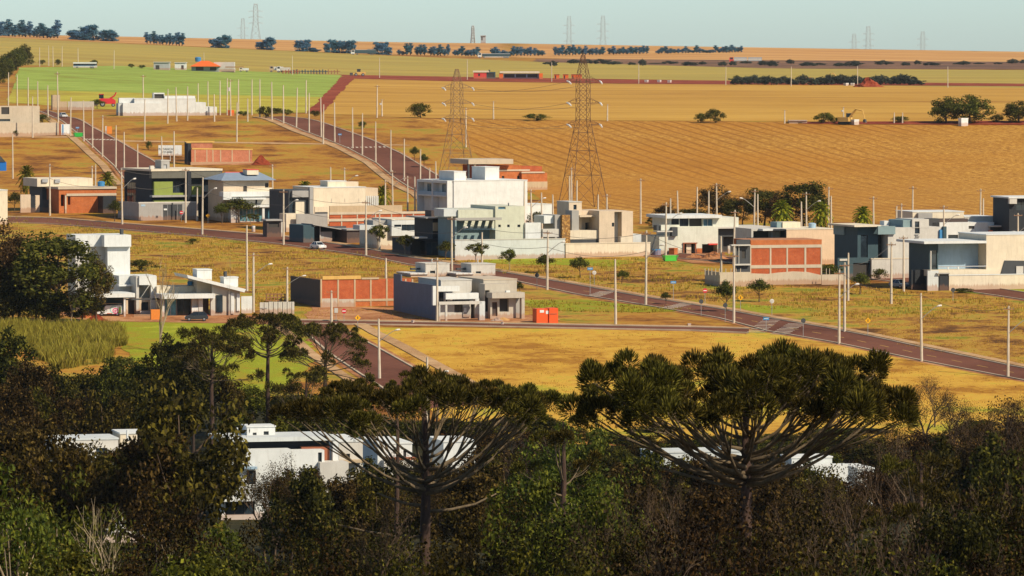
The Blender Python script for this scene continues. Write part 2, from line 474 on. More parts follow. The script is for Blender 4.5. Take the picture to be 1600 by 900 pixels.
def ribbon(name, L, Rr, mat, dz, h=None, parent=None, sub=6, cols=4):
    """sheet (or bar of height h) between two world polylines"""
    V = []; rows = []
    def dens(P):
        out = []
        for i in range(len(P) - 1):
            for j in range(sub): out.append(P[i].lerp(P[i + 1], j / sub))
        return out + [P[-1]]
    A, B = dens(L), dens(Rr)
    mb = MB()
    for a, b in zip(A, B):
        for j in range(cols + 1):
            p = a.lerp(b, j / cols)
            mb.v.append((p.x, p.y, 0.0))
    zz = terr([p[0] for p in mb.v], [p[1] for p in mb.v]) + dz
    mb.v = [(p[0], p[1], float(z)) for p, z in zip(mb.v, zz)]
    n = cols + 1
    for i in range(len(A) - 1):
        for j in range(cols): mb.f.append((i*n+j, i*n+j+1, (i+1)*n+j+1, (i+1)*n+j))
    if h:
        for i in range(len(A) - 1):
            for j, flip in ((0, 0), (cols, 1)):
                p, q = mb.v[i*n+j], mb.v[(i+1)*n+j]
                o = len(mb.v)
                mb.v += [(p[0], p[1], p[2] - h), (q[0], q[1], q[2] - h)]
                mb.f.append((i*n+j, (i+1)*n+j, o+1, o) if not flip else (o, o+1, (i+1)*n+j, i*n+j))
    mb.m = [0] * len(mb.f)
    o = mb.build(name, mat, parent, smooth=False)
    if parent is None: tag(o, kind='structure')
    return o
def offs(P, d):
    out = []
    for i, p in enumerate(P):
        t = P[min(i+1, len(P)-1)] - P[max(i-1, 0)]; t.z = 0; t.normalize()
        out.append(p + Vector((t.y, -t.x, 0)) * d)
    return out
def street(name, Lpx, Rpx, kerb=True, walk=None):
    L = [G(*p) for p in Lpx]; Rr = [G(*p) for p in Rpx]
    mid = (Rr[0] - L[0]); t = L[1] - L[0]
    sgn = 1 if Vector((t.y, -t.x)).dot(Vector((mid.x, mid.y))) > 0 else -1
    ribbon(name, L, Rr, M_asph, 0.10)
    ribbon('soil_verge', offs(L, -1.3 * sgn), offs(Rr, 1.3 * sgn), M_soil, 0.05)
    if kerb:
        ribbon('kerb', L, offs(L, -0.35 * sgn), M_kerb, 0.23, 0.4, cols=1)
        ribbon('kerb', Rr, offs(Rr, 0.35 * sgn), M_kerb, 0.23, 0.4, cols=1)
    if walk:
        for side, w in zip((0, 1), walk):
            if w:
                P, s = (L, -sgn) if side == 0 else (Rr, sgn)
                ribbon('pavement', offs(P, s * w[0]), offs(P, s * w[1]), M_path, 0.16, 0.3, cols=2)
    return L, Rr, sgn
AV_far = [(-60, 338), (75, 341), (190, 350), (330, 361), (440, 370), (570, 389), (640, 403), (790, 427), (900, 446), (1005, 465), (1125, 484), (1200, 498), (1310, 517), (1440, 544), (1575, 572), (1680, 592)]
AV_near = [(-60, 346), (75, 350), (190, 359), (330, 371), (440, 382), (570, 400), (640, 414), (790, 436), (900, 460), (1005, 477), (1125, 498), (1200, 518), (1310, 537), (1440, 564), (1575, 590), (1680, 611)]
avL, avR, avs = street('avenue', AV_far, AV_near, walk=((1.2, 3.0), None))
street('cross_street', [(455, 501), (700, 505), (900, 509), (1080, 512), (1170, 515)], [(455, 506), (700, 509.5), (900, 513.5), (1080, 517), (1170, 521)], walk=((0.6, 2.6), None))
street('lower_street', [(455, 504), (490, 530), (515, 552), (566, 586), (650, 640)], [(520, 507), (545, 522), (573, 536), (665, 587), (745, 632)], walk=((2.2, 4.0), (3.4, 5.6)))
lfL, lfR, lfs = street('left_hill_street', [(62, 174), (85, 184), (111, 200), (145, 228), (180, 260), (205, 290)], [(72, 173), (105, 183), (145, 200), (190, 224), (234, 249), (275, 275)], walk=((2.0, 4.2), None))
rtL, rtR, rts = street('right_hill_street', [(412, 183), (440, 190), (475, 205), (547, 233), (589, 255), (664, 304), (700, 335)], [(440, 182), (470, 185), (500, 191), (587, 222), (625, 240), (691, 279), (745, 312)], walk=((1.6, 3.6), None))
street('house_row_street', [(1000, 392), (1150, 404), (1330, 424), (1440, 436), (1560, 452), (1680, 470)], [(990, 399), (1140, 411), (1330, 433), (1440, 446), (1560, 463), (1680, 482)])
patch('hill_footpath', [(-20, 213.2), (120, 213.2), (130, 215.4), (-20, 215.0)], M_path, 0.05, step=0.7)
patch('hill_footpath', [(165, 219), (640, 226), (640, 228), (165, 221)], M_path, 0.05, step=0.7)

def stripes(name, A, B, n, length, width, mat, dz=0.11):
    """crossing bars laid across a street between the kerb points A and B"""
    ax = (B - A); ax.z = 0; W = ax.length; ax.normalize(); al = Vector((-ax.y, ax.x, 0))
    mb = MB()
    for i in range(n):
        c = A + ax * (W * (i + 0.5) / n)
        q = [c + ax * (sx * width / 2) + al * (sy * length / 2) for sx, sy in ((-1, -1), (1, -1), (1, 1), (-1, 1))]
        mb.add([(p.x, p.y, float(terr(p.x, p.y)) + dz) for p in q], [(0, 1, 2, 3)])
    o = mb.build(name, mat)
    return tag(o, kind='structure')
stripes('zebra_crossing', G(1180, 521), G(1206, 500), 9, 3.0, 0.5, M_line)
stripes('zebra_crossing', G(1216, 524), G(1246, 506), 9, 3.0, 0.5, M_line)
stripes('zebra_crossing', G(1040, 483), G(1075, 475), 8, 3.0, 0.5, M_line)
stripes('zebra_crossing', G(925, 464), G(950, 456), 8, 3.0, 0.5, M_line)
stripes('zebra_crossing', G(132, 218), G(182, 219), 9, 2.6, 0.6, M_line)
stripes('zebra_crossing', G(540, 231), G(604, 230), 9, 2.6, 0.6, M_line)
def dashes(L, Rr, a, b, mat, on=3.0, off=4.5):
    mb = MB()
    C = [l.lerp(r, 0.52) for l, r in zip(L, Rr)]
    d = 0.0
    for i in range(len(C) - 1):
        seg = C[i + 1] - C[i]; seg.z = 0; n = seg.length; t = seg.normalized(); w = Vector((t.y, -t.x, 0)) * 0.09
        while d < n:
            if a <= i < b:
                q = [C[i] + t * d + w, C[i] + t * (d + on) + w, C[i] + t * (d + on) - w, C[i] + t * d - w]
                mb.add([(p.x, p.y, float(terr(p.x, p.y)) + 0.112) for p in q], [(3, 2, 1, 0)])
            d += on + off
        d -= n
    tag(mb.build('lane_marking', mat), kind='structure')
dashes(avL, avR, 8, 15, M_yline)
# ------------------------------------------------------------------ houses
C = dict(shaded_bluegrey=(0.12, 0.145, 0.20), white=(0.62, 0.64, 0.62), cream=(0.65, 0.57, 0.43), peach=(0.64, 0.47, 0.31), beige=(0.58, 0.47, 0.34), mint=(0.58, 0.59, 0.50),
         sage=(0.52, 0.53, 0.42), bluegrey=(0.52, 0.55, 0.54), black=(0.022, 0.026, 0.032), charcoal=(0.055, 0.06, 0.065), grey=(0.33, 0.32, 0.30),
         olive=(0.13, 0.125, 0.10), green=(0.23, 0.28, 0.06), concrete=(0.44, 0.40, 0.33), rawconc=(0.50, 0.42, 0.31), teal=(0.20, 0.28, 0.29),
         brown=(0.07, 0.05, 0.045), tan=(0.46, 0.35, 0.22), roofblue=(0.22, 0.28, 0.36), red=(0.60, 0.06, 0.045), orange=(0.70, 0.13, 0.02),
         yellowwood=(0.58, 0.36, 0.10), wood=(0.30, 0.15, 0.07), rust=(0.30, 0.10, 0.05), steel=(0.35, 0.36, 0.37), blue=(0.05, 0.22, 0.45), darkteal=(0.04, 0.075, 0.09), lightgrey=(0.51, 0.49, 0.44), skyblue=(0.30, 0.42, 0.52))
def P(n): return paint(n, C[n], foot=0.55 if max(C[n]) > 0.3 else 0.25, dirt=0.28)
G_dark = glassm('dark_glass'); G_blue = glassm('blue_glass', (0.05, 0.12, 0.17)); G_teal = glassm('teal_glass', (0.10, 0.24, 0.28))
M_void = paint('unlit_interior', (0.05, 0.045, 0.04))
def brickm(name, c1, c2, mortar, sc=4.2):
    m = bpy.data.materials.new(name); nt, out = nodes_of(m)
    src = N(nt, 'ShaderNodeTexCoord').outputs['Object']
    sp = N(nt, 'ShaderNodeSeparateXYZ'); nt.links.new(src, sp.inputs[0])
    ad = N(nt, 'ShaderNodeMath', operation='ADD'); nt.links.new(sp.outputs[0], ad.inputs[0]); nt.links.new(sp.outputs[1], ad.inputs[1])
    cb = N(nt, 'ShaderNodeCombineXYZ'); nt.links.new(ad.outputs[0], cb.inputs[0]); nt.links.new(sp.outputs[2], cb.inputs[1])
    br = N(nt, 'ShaderNodeTexBrick')
    br.inputs['Scale'].default_value = sc; br.inputs['Color1'].default_value = (*c1, 1); br.inputs['Color2'].default_value = (*c2, 1); br.inputs['Mortar'].default_value = (*mortar, 1)
    br.inputs['Mortar Size'].default_value = 0.03; br.inputs['Bias'].default_value = -0.2
    nt.links.new(cb.outputs[0], br.inputs['Vector'])
    n1 = noise(nt, src, 0.7, 5, 0.7); n2 = noise(nt, coords(nt, scale=(2.2, 2.2, 5)), 1.0, 4, 0.75)
    col = mix(nt, ramp(nt, n1, [(0.35, (0.5, 0.5, 0.5)), (0.6, (0, 0, 0))]), br.outputs[0], k(c1, 0.55))
    col = mix(nt, ramp(nt, n2, [(0.60, (0, 0, 0)), (0.68, (0.75, 0.75, 0.75))]), col, k(c2, 1.5))
    pbr(nt, out, col, 0.9, 0, br.outputs[1], -0.5, 0.02)
    MATS[name] = m
    return m
BR = brickm('red_brick', (0.42, 0.070, 0.018), (0.50, 0.105, 0.024), (0.36, 0.16, 0.08))
BRO = brickm('orange_brick', (0.46, 0.105, 0.02), (0.53, 0.15, 0.03), (0.40, 0.20, 0.10))
BRP = brickm('pink_brick', (0.45, 0.13, 0.06), (0.52, 0.17, 0.08), (0.46, 0.26, 0.17))
def stonem():
    m = bpy.data.materials.new('rubble_stone'); nt, out = nodes_of(m)
    v = coords(nt)
    vo = N(nt, 'ShaderNodeTexVoronoi'); vo.inputs['Scale'].default_value = 2.6; nt.links.new(v, vo.inputs['Vector'])
    cr = ramp(nt, noise(nt, v, 2.0, 3), [(0.35, (0.30, 0.13, 0.03)), (0.55, (0.52, 0.29, 0.08)), (0.7, (0.60, 0.42, 0.2))])
    cr = mix(nt, ramp(nt, vo.outputs['Distance'], [(0.25, (0, 0, 0)), (0.6, (0.8, 0.8, 0.8))]), cr, (0.16, 0.08, 0.03))
    pbr(nt, out, cr, 0.9, 0, vo.outputs['Distance'], -0.8, 0.1)
    return m
M_stone = stonem()
def MT(x):
    if isinstance(x, str): return P(x)
    return x

class House:
    """a house standing on the ground; its front plane passes through ground pixel u, v and is turned by yaw degrees.
    Pieces are given by the rows and columns they cover in the photograph and by their depth in metres behind the front plane."""
    def __init__(s, name, u, v, yaw, label, cat='house', group=None):
        p = G(u, v)
        s.root = thing(name, p, label, cat, R(yaw), group)
        s.p = p; s.c, s.sn = math.cos(R(yaw)), math.sin(R(yaw))
        d = CAM - p
        s.cam = Vector((d.x * s.c + d.y * s.sn, -d.x * s.sn + d.y * s.c, d.z))
        s.n = 0
    def dirl(s, u, v):
        d = ray(u, v)
        return Vector((d.x * s.c + d.y * s.sn, -d.x * s.sn + d.y * s.c, d.z))
    def at(s, u, v, y):
        d = s.dirl(u, v); t = (y - s.cam.y) / d.y
        return s.cam.x + d.x * t, s.cam.z + d.z * t
    def atl(s, u, v, x):
        d = s.dirl(u, v); t = (x - s.cam.x) / d.x
        return s.cam.y + d.y * t, s.cam.z + d.z * t
    def rect(s, u0, v0, u1, v1, y):
        x0, z1 = s.at(u0, v0, y); x1, z0 = s.at(u1, v1, y)
        return x0, x1, z0, z1
    def box(s, name, u0, v0, u1, v1, y0, y1, mat, base=False, parent=None):
        x0, x1, z0, z1 = s.rect(u0, v0, u1, v1, y0)
        if base: z0 = -1.2
        o = MB().box(x0, x1, y0, y1, z0, z1).build(name, MT(mat), parent or s.root)
        return o
    def block(s, name, u0, v0, u1, v1, y0, y1, mat, holes=(), base=True, cope=None, lholes=(), rec=0.22):
        """walled volume with openings cut in its front (and left) face, each filled by a framed window or a dark opening"""
        x0, x1, z0, z1 = s.rect(u0, v0, u1, v1, y0)
        if base: z0 = min(z0, -1.2)
        mb = MB()
        q = [(0,0,0)]
        mb.add([(x0,y0,z0),(x1,y0,z0),(x1,y1,z0),(x0,y1,z0),(x0,y0,z1),(x1,y0,z1),(x1,y1,z1),(x0,y1,z1)], [(4,5,6,7),(1,2,6,5),(2,3,7,6)])
        def face(a0, a1, hs, mk):
            A = sorted({a0, a1, *[min(max(h[0], a0), a1) for h in hs], *[min(max(h[1], a0), a1) for h in hs]})
            Z = sorted({z0, z1, *[min(max(h[2], z0), z1) for h in hs], *[min(max(h[3], z0), z1) for h in hs]})
            for i in range(len(A) - 1):
                for j in range(len(Z) - 1):
                    ca, cz = (A[i] + A[i+1]) / 2, (Z[j] + Z[j+1]) / 2
                    if any(h[0] < ca < h[1] and h[2] < cz < h[3] for h in hs): continue
                    mb.add([mk(A[i], Z[j], 0), mk(A[i+1], Z[j], 0), mk(A[i+1], Z[j+1], 0), mk(A[i], Z[j+1], 0)], [(0, 1, 2, 3)])
            for h in hs:
                r = h[5]
                c = [(h[0], h[2]), (h[1], h[2]), (h[1], h[3]), (h[0], h[3])]
                for i in range(4):
                    a, b = c[i], c[(i + 1) % 4]
                    mb.add([mk(*a, 0), mk(*b, 0), mk(*b, r), mk(*a, r)], [(3, 2, 1, 0)])
        fh = []
        for h in holes:
            hx0, hx1, hz0, hz1 = s.rect(*h[:4], y0)
            r = h[5] if len(h) > 5 else rec
            fh.append((max(hx0, x0 + .05), min(hx1, x1 - .05), max(hz0, z0 + .05), min(hz1, z1 - .05), h[4], r))
        face(x0, x1, fh, lambda a, z, d: (a, y0 + d, z))
        lh = []
        for h in lholes:
            ya, hz1 = s.atl(h[0], h[1], x0); yb, hz0 = s.atl(h[2], h[3], x0)
            a, b = sorted((ya, yb))
            lh.append((max(a, y0 + .1), min(b, y1 - .1), max(hz0, z0 + .05), min(hz1, z1 - .05), h[4], h[5] if len(h) > 5 else rec))
        face(y0, y1, [(-b_, -a_, *r) for a_, b_, *r in []] or lh, lambda a, z, d: (x0 + d, a, z))
        o = mb.build(name, MT(mat), s.root)
        # left face winding: recalc outward
        for h in fh: s.window(h[0], h[1], h[2], h[3], h[4], y0 + h[5], 'y')
        for h in lh: s.window(h[0], h[1], h[2], h[3], h[4], x0 + h[5], 'x')
        if cope:
            MB().box(x0 - .08, x1 + .08, y0 - .08, y1 + .08, z1 - .02, z1 + .14).build('coping', MT(cope), s.root)
        return o
    def window(s, a0, a1, z0, z1, kind, d, ax):
        kinds = {'w': ('window', G_dark, 'charcoal'), 'b': ('window', G_blue, 'lightgrey'), 't': ('window', G_teal, 'white'), 'o': ('opening', M_void, None), 'd': ('door', P('brown'), 'wood'), 'g': ('door', P('steel'), 'charcoal'), 'k': ('garage_door', P('charcoal'), 'steel')}
        nm, m, fr = kinds[kind]
        mb = MB()
        q = (lambda mb, p0, p1, q0, q1, t0, t1: mb.box(p0, p1, d + t0, d + t1, q0, q1)) if ax == 'y' else (lambda mb, p0, p1, q0, q1, t0, t1: mb.box(d + t0, d + t1, p0, p1, q0, q1))
        q(mb, a0 - .02, a1 + .02, z0 - .02, z1 + .02, 0, 0.05)
        o = mb.build(nm, m, s.root)
        if fr:
            fb = MB(); w = 0.06; t0, t1 = -0.06, -0.003
            q(fb, a0, a0 + w, z0, z1, t0, t1); q(fb, a1 - w, a1, z0, z1, t0, t1)
            q(fb, a0 + w, a1 - w, z0, z0 + w, t0, t1); q(fb, a0 + w, a1 - w, z1 - w, z1, t0, t1)
            if a1 - a0 > 1.3:
                n = max(1, round((a1 - a0) / 1.1)) - 1
                for i in range(n):
                    c = a0 + (a1 - a0) * (i + 1) / (n + 1)
                    q(fb, c - .03, c + .03, z0 + w, z1 - w, t0, t1)
            fb.build('frame', P(fr), o)
        return o
    def poly(s, name, pts, y0, y1, mat):
        """outline in photograph pixels swept in depth"""
        pl = [s.at(u, v, y0) for u, v in pts]
        return MB().prism(pl, y1, y0).build(name, MT(mat), s.root)
    def hip(s, name, u0, u1, ve, y0, u2, u3, vr, y1, y2, mat):
        """hipped roof: front eave u0..u1 at row ve, ridge u2..u3 at row vr"""
        a, z0 = s.at(u0, ve, y0); b, _ = s.at(u1, ve, y0); c, z1 = s.at(u2, vr, y1); d, _ = s.at(u3, vr, y1)
        mb = MB(); t = .12
        vs = [(a, y0, z0), (b, y0, z0), (b, y2, z0), (a, y2, z0), (c, y1, z1), (d, y1, z1), (a, y0, z0 - t), (b, y0, z0 - t), (b, y2, z0 - t), (a, y2, z0 - t)]
        mb.add(vs, [(0, 1, 5, 4), (1, 2, 5), (2, 3, 4, 5), (3, 0, 4), (0, 6, 7, 1), (1, 7, 8, 2), (2, 8, 9, 3), (3, 9, 6, 0), (9, 8, 7, 6)])
        return mb.build(name, MT(mat), s.root)
    def tank(s, u, v, r, y, mat='blue'):
        x, z = s.at(u, v, y)
        mb = MB()
        mb.tube([(x, y, z), (x, y, z + r * 0.2), (x, y, z + r * 1.3), (x, y, z + r * 1.5)], [r * .85, r * .9, r, r * .5], 12)
        return mb.build('water_tank', MT(mat), s.root)
    def pipe(s, u, v0, v1, y, r=0.07, mat='lightgrey', name='vent_pipe'):
        x, z1 = s.at(u, v0, y); _, z0 = s.at(u, v1, y)
        return MB().tube([(x, y, z0), (x, y, z1)], r, 6).build(name, MT(mat), s.root)

def HS(name, u, v, yaw, label, spec, cat='house'):
    h = House(name, u, v, yaw, label, cat)
    for it in spec:
        a = it[0]
        if a == 'B': h.block(*it[1:9], **(it[9] if len(it) > 9 else {}))
        elif a == 'b': h.box(*it[1:9], **(it[9] if len(it) > 9 else {}))
        elif a == 'p': h.poly(*it[1:])
        elif a == 'R': h.hip(*it[1:])
        elif a == 'T': h.tank(*it[1:])
        elif a == 'V': h.pipe(*it[1:])
    return h

# --- houses along the far side of the avenue, left to right
HS('corner_house', -40, 352, 20, 'plain cream house wall cut off by the left edge of the picture above the avenue', [
    ('B', 'wall', -60, 298, 12, 352, 0, 12, 'cream', dict(cope='white'))])
HS('flat_roofed_house', 88, 330, 20, 'low house with long cream flat roof behind a brick shell and palm', [
    ('B', 'wall', 66, 288, 146, 330, 0, 12, 'charcoal', dict(holes=[(74, 296, 86, 314, 'w'), (92, 296, 108, 312, 'w')])),
    ('b', 'roof_band', 58, 279, 145, 291, -1.2, 12, 'cream'), ('b', 'roof_box', 66, 279.5, 75, 285, -1.6, -1.25, 'steel'), ('b', 'roof_box', 86, 280, 94, 285.5, -1.6, -1.25, 'steel'),
    ('B', 'boundary_wall', 32, 304, 48, 328, -4, -3.6, 'beige'), ('b', 'gate', 48, 306, 56, 328, -4, -3.7, 'black', dict(base=True)), ('B', 'boundary_wall', 55, 305, 62, 328, -4, -3.6, 'beige'),
    ('b', 'gate', 67, 312, 80, 328, -4, -3.7, 'charcoal', dict(base=True)), ('b', 'gate', 80, 311, 92, 328, -4, -3.8, 'darkteal', dict(base=True))])
HS('brick_house', 100, 334, 22, 'unfinished orange brick house with concrete bands next to the black and green house', [
    ('B', 'wall', 92, 296, 182, 328, 2, 12, BRO, dict(holes=[(95, 304, 101, 322, 'o', 1.5), (106, 304, 110, 320, 'o', 1.5)])),
    ('b', 'concrete_band', 91, 292.5, 182.5, 295, 1.7, 12.3, 'rawconc'), ('b', 'concrete_band', 104, 302.5, 182, 305.5, 1.8, 2.1, 'rawconc'),
    ('b', 'column', 101.5, 305.5, 104, 330, 1.75, 2.05, 'rawconc', dict(base=True)), ('b', 'side_wall', 161, 307, 182, 334, -2, 1.9, 'black', dict(base=True)),
    ('T', 158, 292, 0.9, 6)])
HS('black_green_house', 217, 345, 25, 'two storey black house with lime green panels behind grey boundary wall', [
    ('B', 'wall', 237, 266, 347.5, 322, 4, 22, 'black', dict(holes=[(270, 283, 288, 301, 'w'), (316, 282, 331, 303, 'w'), (332, 284, 345, 302, 'o', 1.2)], lholes=[(196, 284, 212, 318, 'w')])),
    ('b', 'roof_band', 237, 267, 346.8, 277.5, 2.4, 3.99, 'olive'), ('b', 'roof_coping', 236, 264.6, 347.8, 266.6, 2.2, 22.2, 'cream'),
    ('b', 'green_panel', 241, 284, 270, 305, 3.0, 3.98, 'green'), ('b', 'green_panel', 270.3, 301.5, 288, 305, 3.2, 3.97, 'green'), ('b', 'green_panel', 300, 291, 315, 305, 3.0, 3.98, 'green'),
    ('b', 'slab', 238, 305.3, 347, 307, 2.2, 3.97, 'grey'), ('b', 'green_panel', 241, 312.5, 290, 318, 3.1, 3.97, 'green'), ('b', 'fin', 293, 267.5, 299, 320, 2.0, 2.39, 'black'),
    ('B', 'roof_room', 252, 251, 265, 267, 8, 12, 'grey', dict(base=False, holes=[(255.5, 257, 261, 266, 'g')], cope='lightgrey')),
    ('b', 'condenser', 235, 259, 241, 265, 5, 5.8, 'lightgrey'), ('V', 266, 243, 252, 10),
    ('B', 'boundary_wall', 217, 316.5, 308, 345, 0, 0.25, 'grey', dict(holes=[(254.5, 319.5, 285, 344.5, 'k', .12)])), ('b', 'boundary_wall', 216.8, 316.3, 218.5, 345, 0.26, 14, 'grey', dict(base=True)),
    ('b', 'wall_cap', 216.5, 315.8, 308.3, 316.8, -.06, .31, 'lightgrey'), ('b', 'gate_post', 268.3, 317, 270.5, 344.5, -.08, -.01, 'black', dict(base=True)), ('b', 'house_number', 243.5, 337, 247, 340.5, -.06, -.01, 'charcoal'),
    ('b', 'notice', 220.5, 319.5, 227, 322.5, -.05, -.01, 'skyblue'), ('b', 'letter_box', 256, 326, 261, 328.5, -.06, .1, 'white')])
HS('shop_house', 361, 348, 22, 'white house with blue-grey hipped roof, balcony and teal shop windows', [
    ('B', 'wall', 349, 281, 420, 321, 5, 16, 'beige', dict(holes=[(380, 291, 386, 300, 'o'), (414, 286, 420, 296, 'o')])),
    ('R', 'roof', 346, 431, 281.5, 3.6, 352, 405, 269.3, 11, 18, 'roofblue'),
    ('b', 'ridge_cap', 352, 268.6, 385, 269.8, 10.8, 11.2, 'red'), ('B', 'roof_box', 386, 265.5, 404, 273, 7, 10, 'cream', dict(base=False, cope='red')),
    ('b', 'balcony', 349, 300, 441, 306.5, 2.0, 4.9, 'white'), ('b', 'balcony_wall', 386, 293.5, 425, 300, 3.0, 3.3, 'cream'), ('b', 'planter', 349, 301, 362, 312, 1.2, 1.95, 'white'),
    ('B', 'shop_wall', 362, 306.6, 441, 348, 2.4, 15, 'lightgrey', dict(holes=[(366, 312, 380, 320, 'o'), (399, 311, 402, 320, 'w')])),
    ('b', 'canopy', 364, 309.5, 416, 311.6, 0.6, 2.3, 'white'), ('b', 'canopy', 361, 321.3, 428, 323.6, -.6, 2.3, 'white'),
    ('b', 'pillar', 361, 323.7, 373, 348, -.3, .2, 'white', dict(base=True)), ('b', 'pillar', 410, 323.7, 413.5, 348, -.3, .2, 'white', dict(base=True)), ('b', 'pillar', 424, 323.7, 427.5, 348, -.3, .2, 'white', dict(base=True)),
    ('B', 'shop_front', 373.2, 323.8, 424, 348, 1.2, 2.2, 'white', dict(holes=[(374.5, 325, 385.5, 346, 't'), (386, 325, 397, 346, 't'), (397.5, 325, 410, 346, 't'), (413, 325, 423, 347, 'b')])),
    ('b', 'side_wall', 441, 300, 449, 350, 1, 14, 'charcoal', dict(base=True))])
HS('dark_cube_house', 446, 362, 22, 'dark grey cube house with pale doorway panel left of the long cream house', [
    ('B', 'wall', 451, 297.5, 488.5, 345, 3, 16, 'charcoal', dict(holes=[(452, 309, 460, 333, 'w')], lholes=[])),
    ('b', 'band', 457, 298, 483, 308, 2.3, 2.98, 'grey'), ('b', 'doorway_panel', 462, 315.5, 475.5, 334, 2.4, 2.98, 'cream'), ('b', 'wall_return', 484, 293, 489.5, 334, 2.0, 2.97, 'grey'),
    ('b', 'terrace', 447, 334, 476, 352, -1.5, 2.9, 'cream', dict(base=True)), ('B', 'boundary_wall', 463, 334.5, 512, 352, -3, -2.7, 'grey'),
    ('b', 'side_wall', 493, 331.5, 512, 350, -1.6, -1.3, 'charcoal', dict(base=True))])
HS('cream_house', 489, 352, 22, 'long cream house with blank wall, roof box and vertical white slats', [
    ('B', 'wall', 489.8, 293.5, 571.5, 345, 4, 18, 'cream', dict(cope='white')), ('B', 'rear_wing', 571.7, 293.8, 590.5, 345, 6, 18, 'beige', {}),
    ('B', 'roof_room', 512, 283.5, 541, 293.5, 7, 12, 'cream', dict(base=False, cope='white')), ('b', 'roof_room', 541.2, 284, 560, 293.4, 8, 12, 'beige'),
    ] + [('b', 'slat', 572.3 + i * 2.9, 306, 573.9 + i * 2.9, 322, 5.4, 5.7, 'white') for i in range(7)] + [
    ('B', 'lower_wall', 489.5, 323.5, 512, 345, 2.5, 3.9, 'cream', {}), ('V', 518, 310, 316, 3.95, .05), ('V', 539, 310, 316, 3.95, .05), ('V', 561, 310, 316, 3.95, .05)])
HS('brick_shell', 515, 372, 22, 'roofless brick shell with plastered tan parapet in front of the cream house', [
    ('B', 'parapet', 515, 321.8, 628.5, 333, 9, 9.3, 'tan', dict(base=False)), ('B', 'brick_wall', 515, 333, 673, 372, 9.02, 9.35, BR, {}),
    ] + [('b', 'column', u, 333, u + 1.8, 372, 8.93, 9.0, 'rawconc', dict(base=True)) for u in (533, 557.5, 586, 611, 628, 645)] + [
    ('b', 'concrete_beam', 513, 342, 600, 345, 8.85, 8.99, 'rawconc'), ('b', 'concrete_beam', 515, 331.8, 673, 333.6, 8.86, 8.99, 'rawconc')])
HS('garage_row', 470, 380, 22, 'row of low dark sheds and gates beside the avenue near the white car', [
    ('B', 'shed_wall', 474, 352, 491, 381, 0, 9, 'darkteal', {}), ('p', 'roof_sheet', [(489, 350), (541, 359), (541, 360.4), (489, 351.4)], -.4, 7, 'grey'),
    ('b', 'gate', 501, 362, 519, 381, 1.5, 1.6, 'grey', dict(base=True)), ('b', 'post', 499.8, 353, 501, 381, 1.3, 1.5, 'lightgrey', dict(base=True)), ('B', 'inner_wall', 491, 354, 541, 384, 4, 5, 'charcoal', {}),
    ('B', 'carport_wall', 542, 359.5, 571.5, 387, -3, 4, 'brown', {}), ('b', 'gate', 571.8, 362, 581, 389, -3, -2.8, 'darkteal', dict(base=True)), ('b', 'door_panel', 581.5, 363, 590, 390, -2.6, -2.4, 'charcoal', dict(base=True)),
    ('b', 'door_panel', 582.5, 365, 588, 378, -2.75, -2.61, 'tan'), ('b', 'soffit', 541.5, 358, 590, 359.4, -3.4, 4.2, 'grey')], 'garage')
HS('roadside_kiosk', 418, 371, 20, 'small dark wooden kiosk on the verge left of the avenue lamp', [
    ('B', 'wall', 417, 345, 439, 370, 0, 3, 'brown', dict(holes=[(420, 347, 436, 355, 'o')])), ('b', 'roof', 415.5, 343, 441, 345, -.5, 3.3, 'grey'),
    ('b', 'door_panel', 439.3, 347, 445, 371, .4, .6, 'lightgrey', dict(base=True))], 'kiosk')
HS('white_box_house', 590, 390, 20, 'white box house with jutting upper floor and grey strip window', [
    ('B', 'wall', 590, 352, 641, 390, 0, 12, 'cream', dict()), ('B', 'upper_floor', 612, 343.5, 672, 368, -1.0, 12, 'white', dict(base=False, cope='cream', holes=[(616, 351, 627, 354.5, 'w'), (627.5, 351, 651.5, 360, 'w'), (652, 351, 663.5, 354.5, 'w')])),
    ('b', 'recess', 583, 344.5, 612, 352, 2, 8, 'grey'), ('b', 'window_band', 562, 352, 590, 359, 1.5, 6, 'bluegrey'), ('b', 'soffit', 640, 368.2, 672, 370, -.9, 10, 'charcoal')])
HS('black_porch_house', 642, 400, 20, 'black house with deep porch and yellow panel left of the sage house', [
    ('B', 'wall', 676, 341, 709.5, 399, 2.5, 14, 'black', dict(holes=[(690, 346, 709, 372, 'w')])), ('b', 'yellow_panel', 677, 348, 685.5, 361, 2.2, 2.48, 'tan'), ('b', 'olive_panel', 688, 359, 709, 367.5, 2.1, 2.45, 'olive'),
    ('B', 'ground_floor', 641, 374, 694, 400, .5, 12, 'black', dict(holes=[(644, 377, 664, 398, 'o', 3), (667, 379, 692, 399, 'w')])), ('b', 'slab', 648, 370.5, 668, 372.5, -.4, 3, 'lightgrey'), ('b', 'roof_slab', 666, 339.8, 712, 341.2, 1.4, 14.5, 'grey'),
    ('b', 'roof_room', 674, 329, 693, 340, 5, 9, 'brown'), ('b', 'roof_room', 693.2, 328, 699, 339.7, 6, 9, 'lightgrey')])
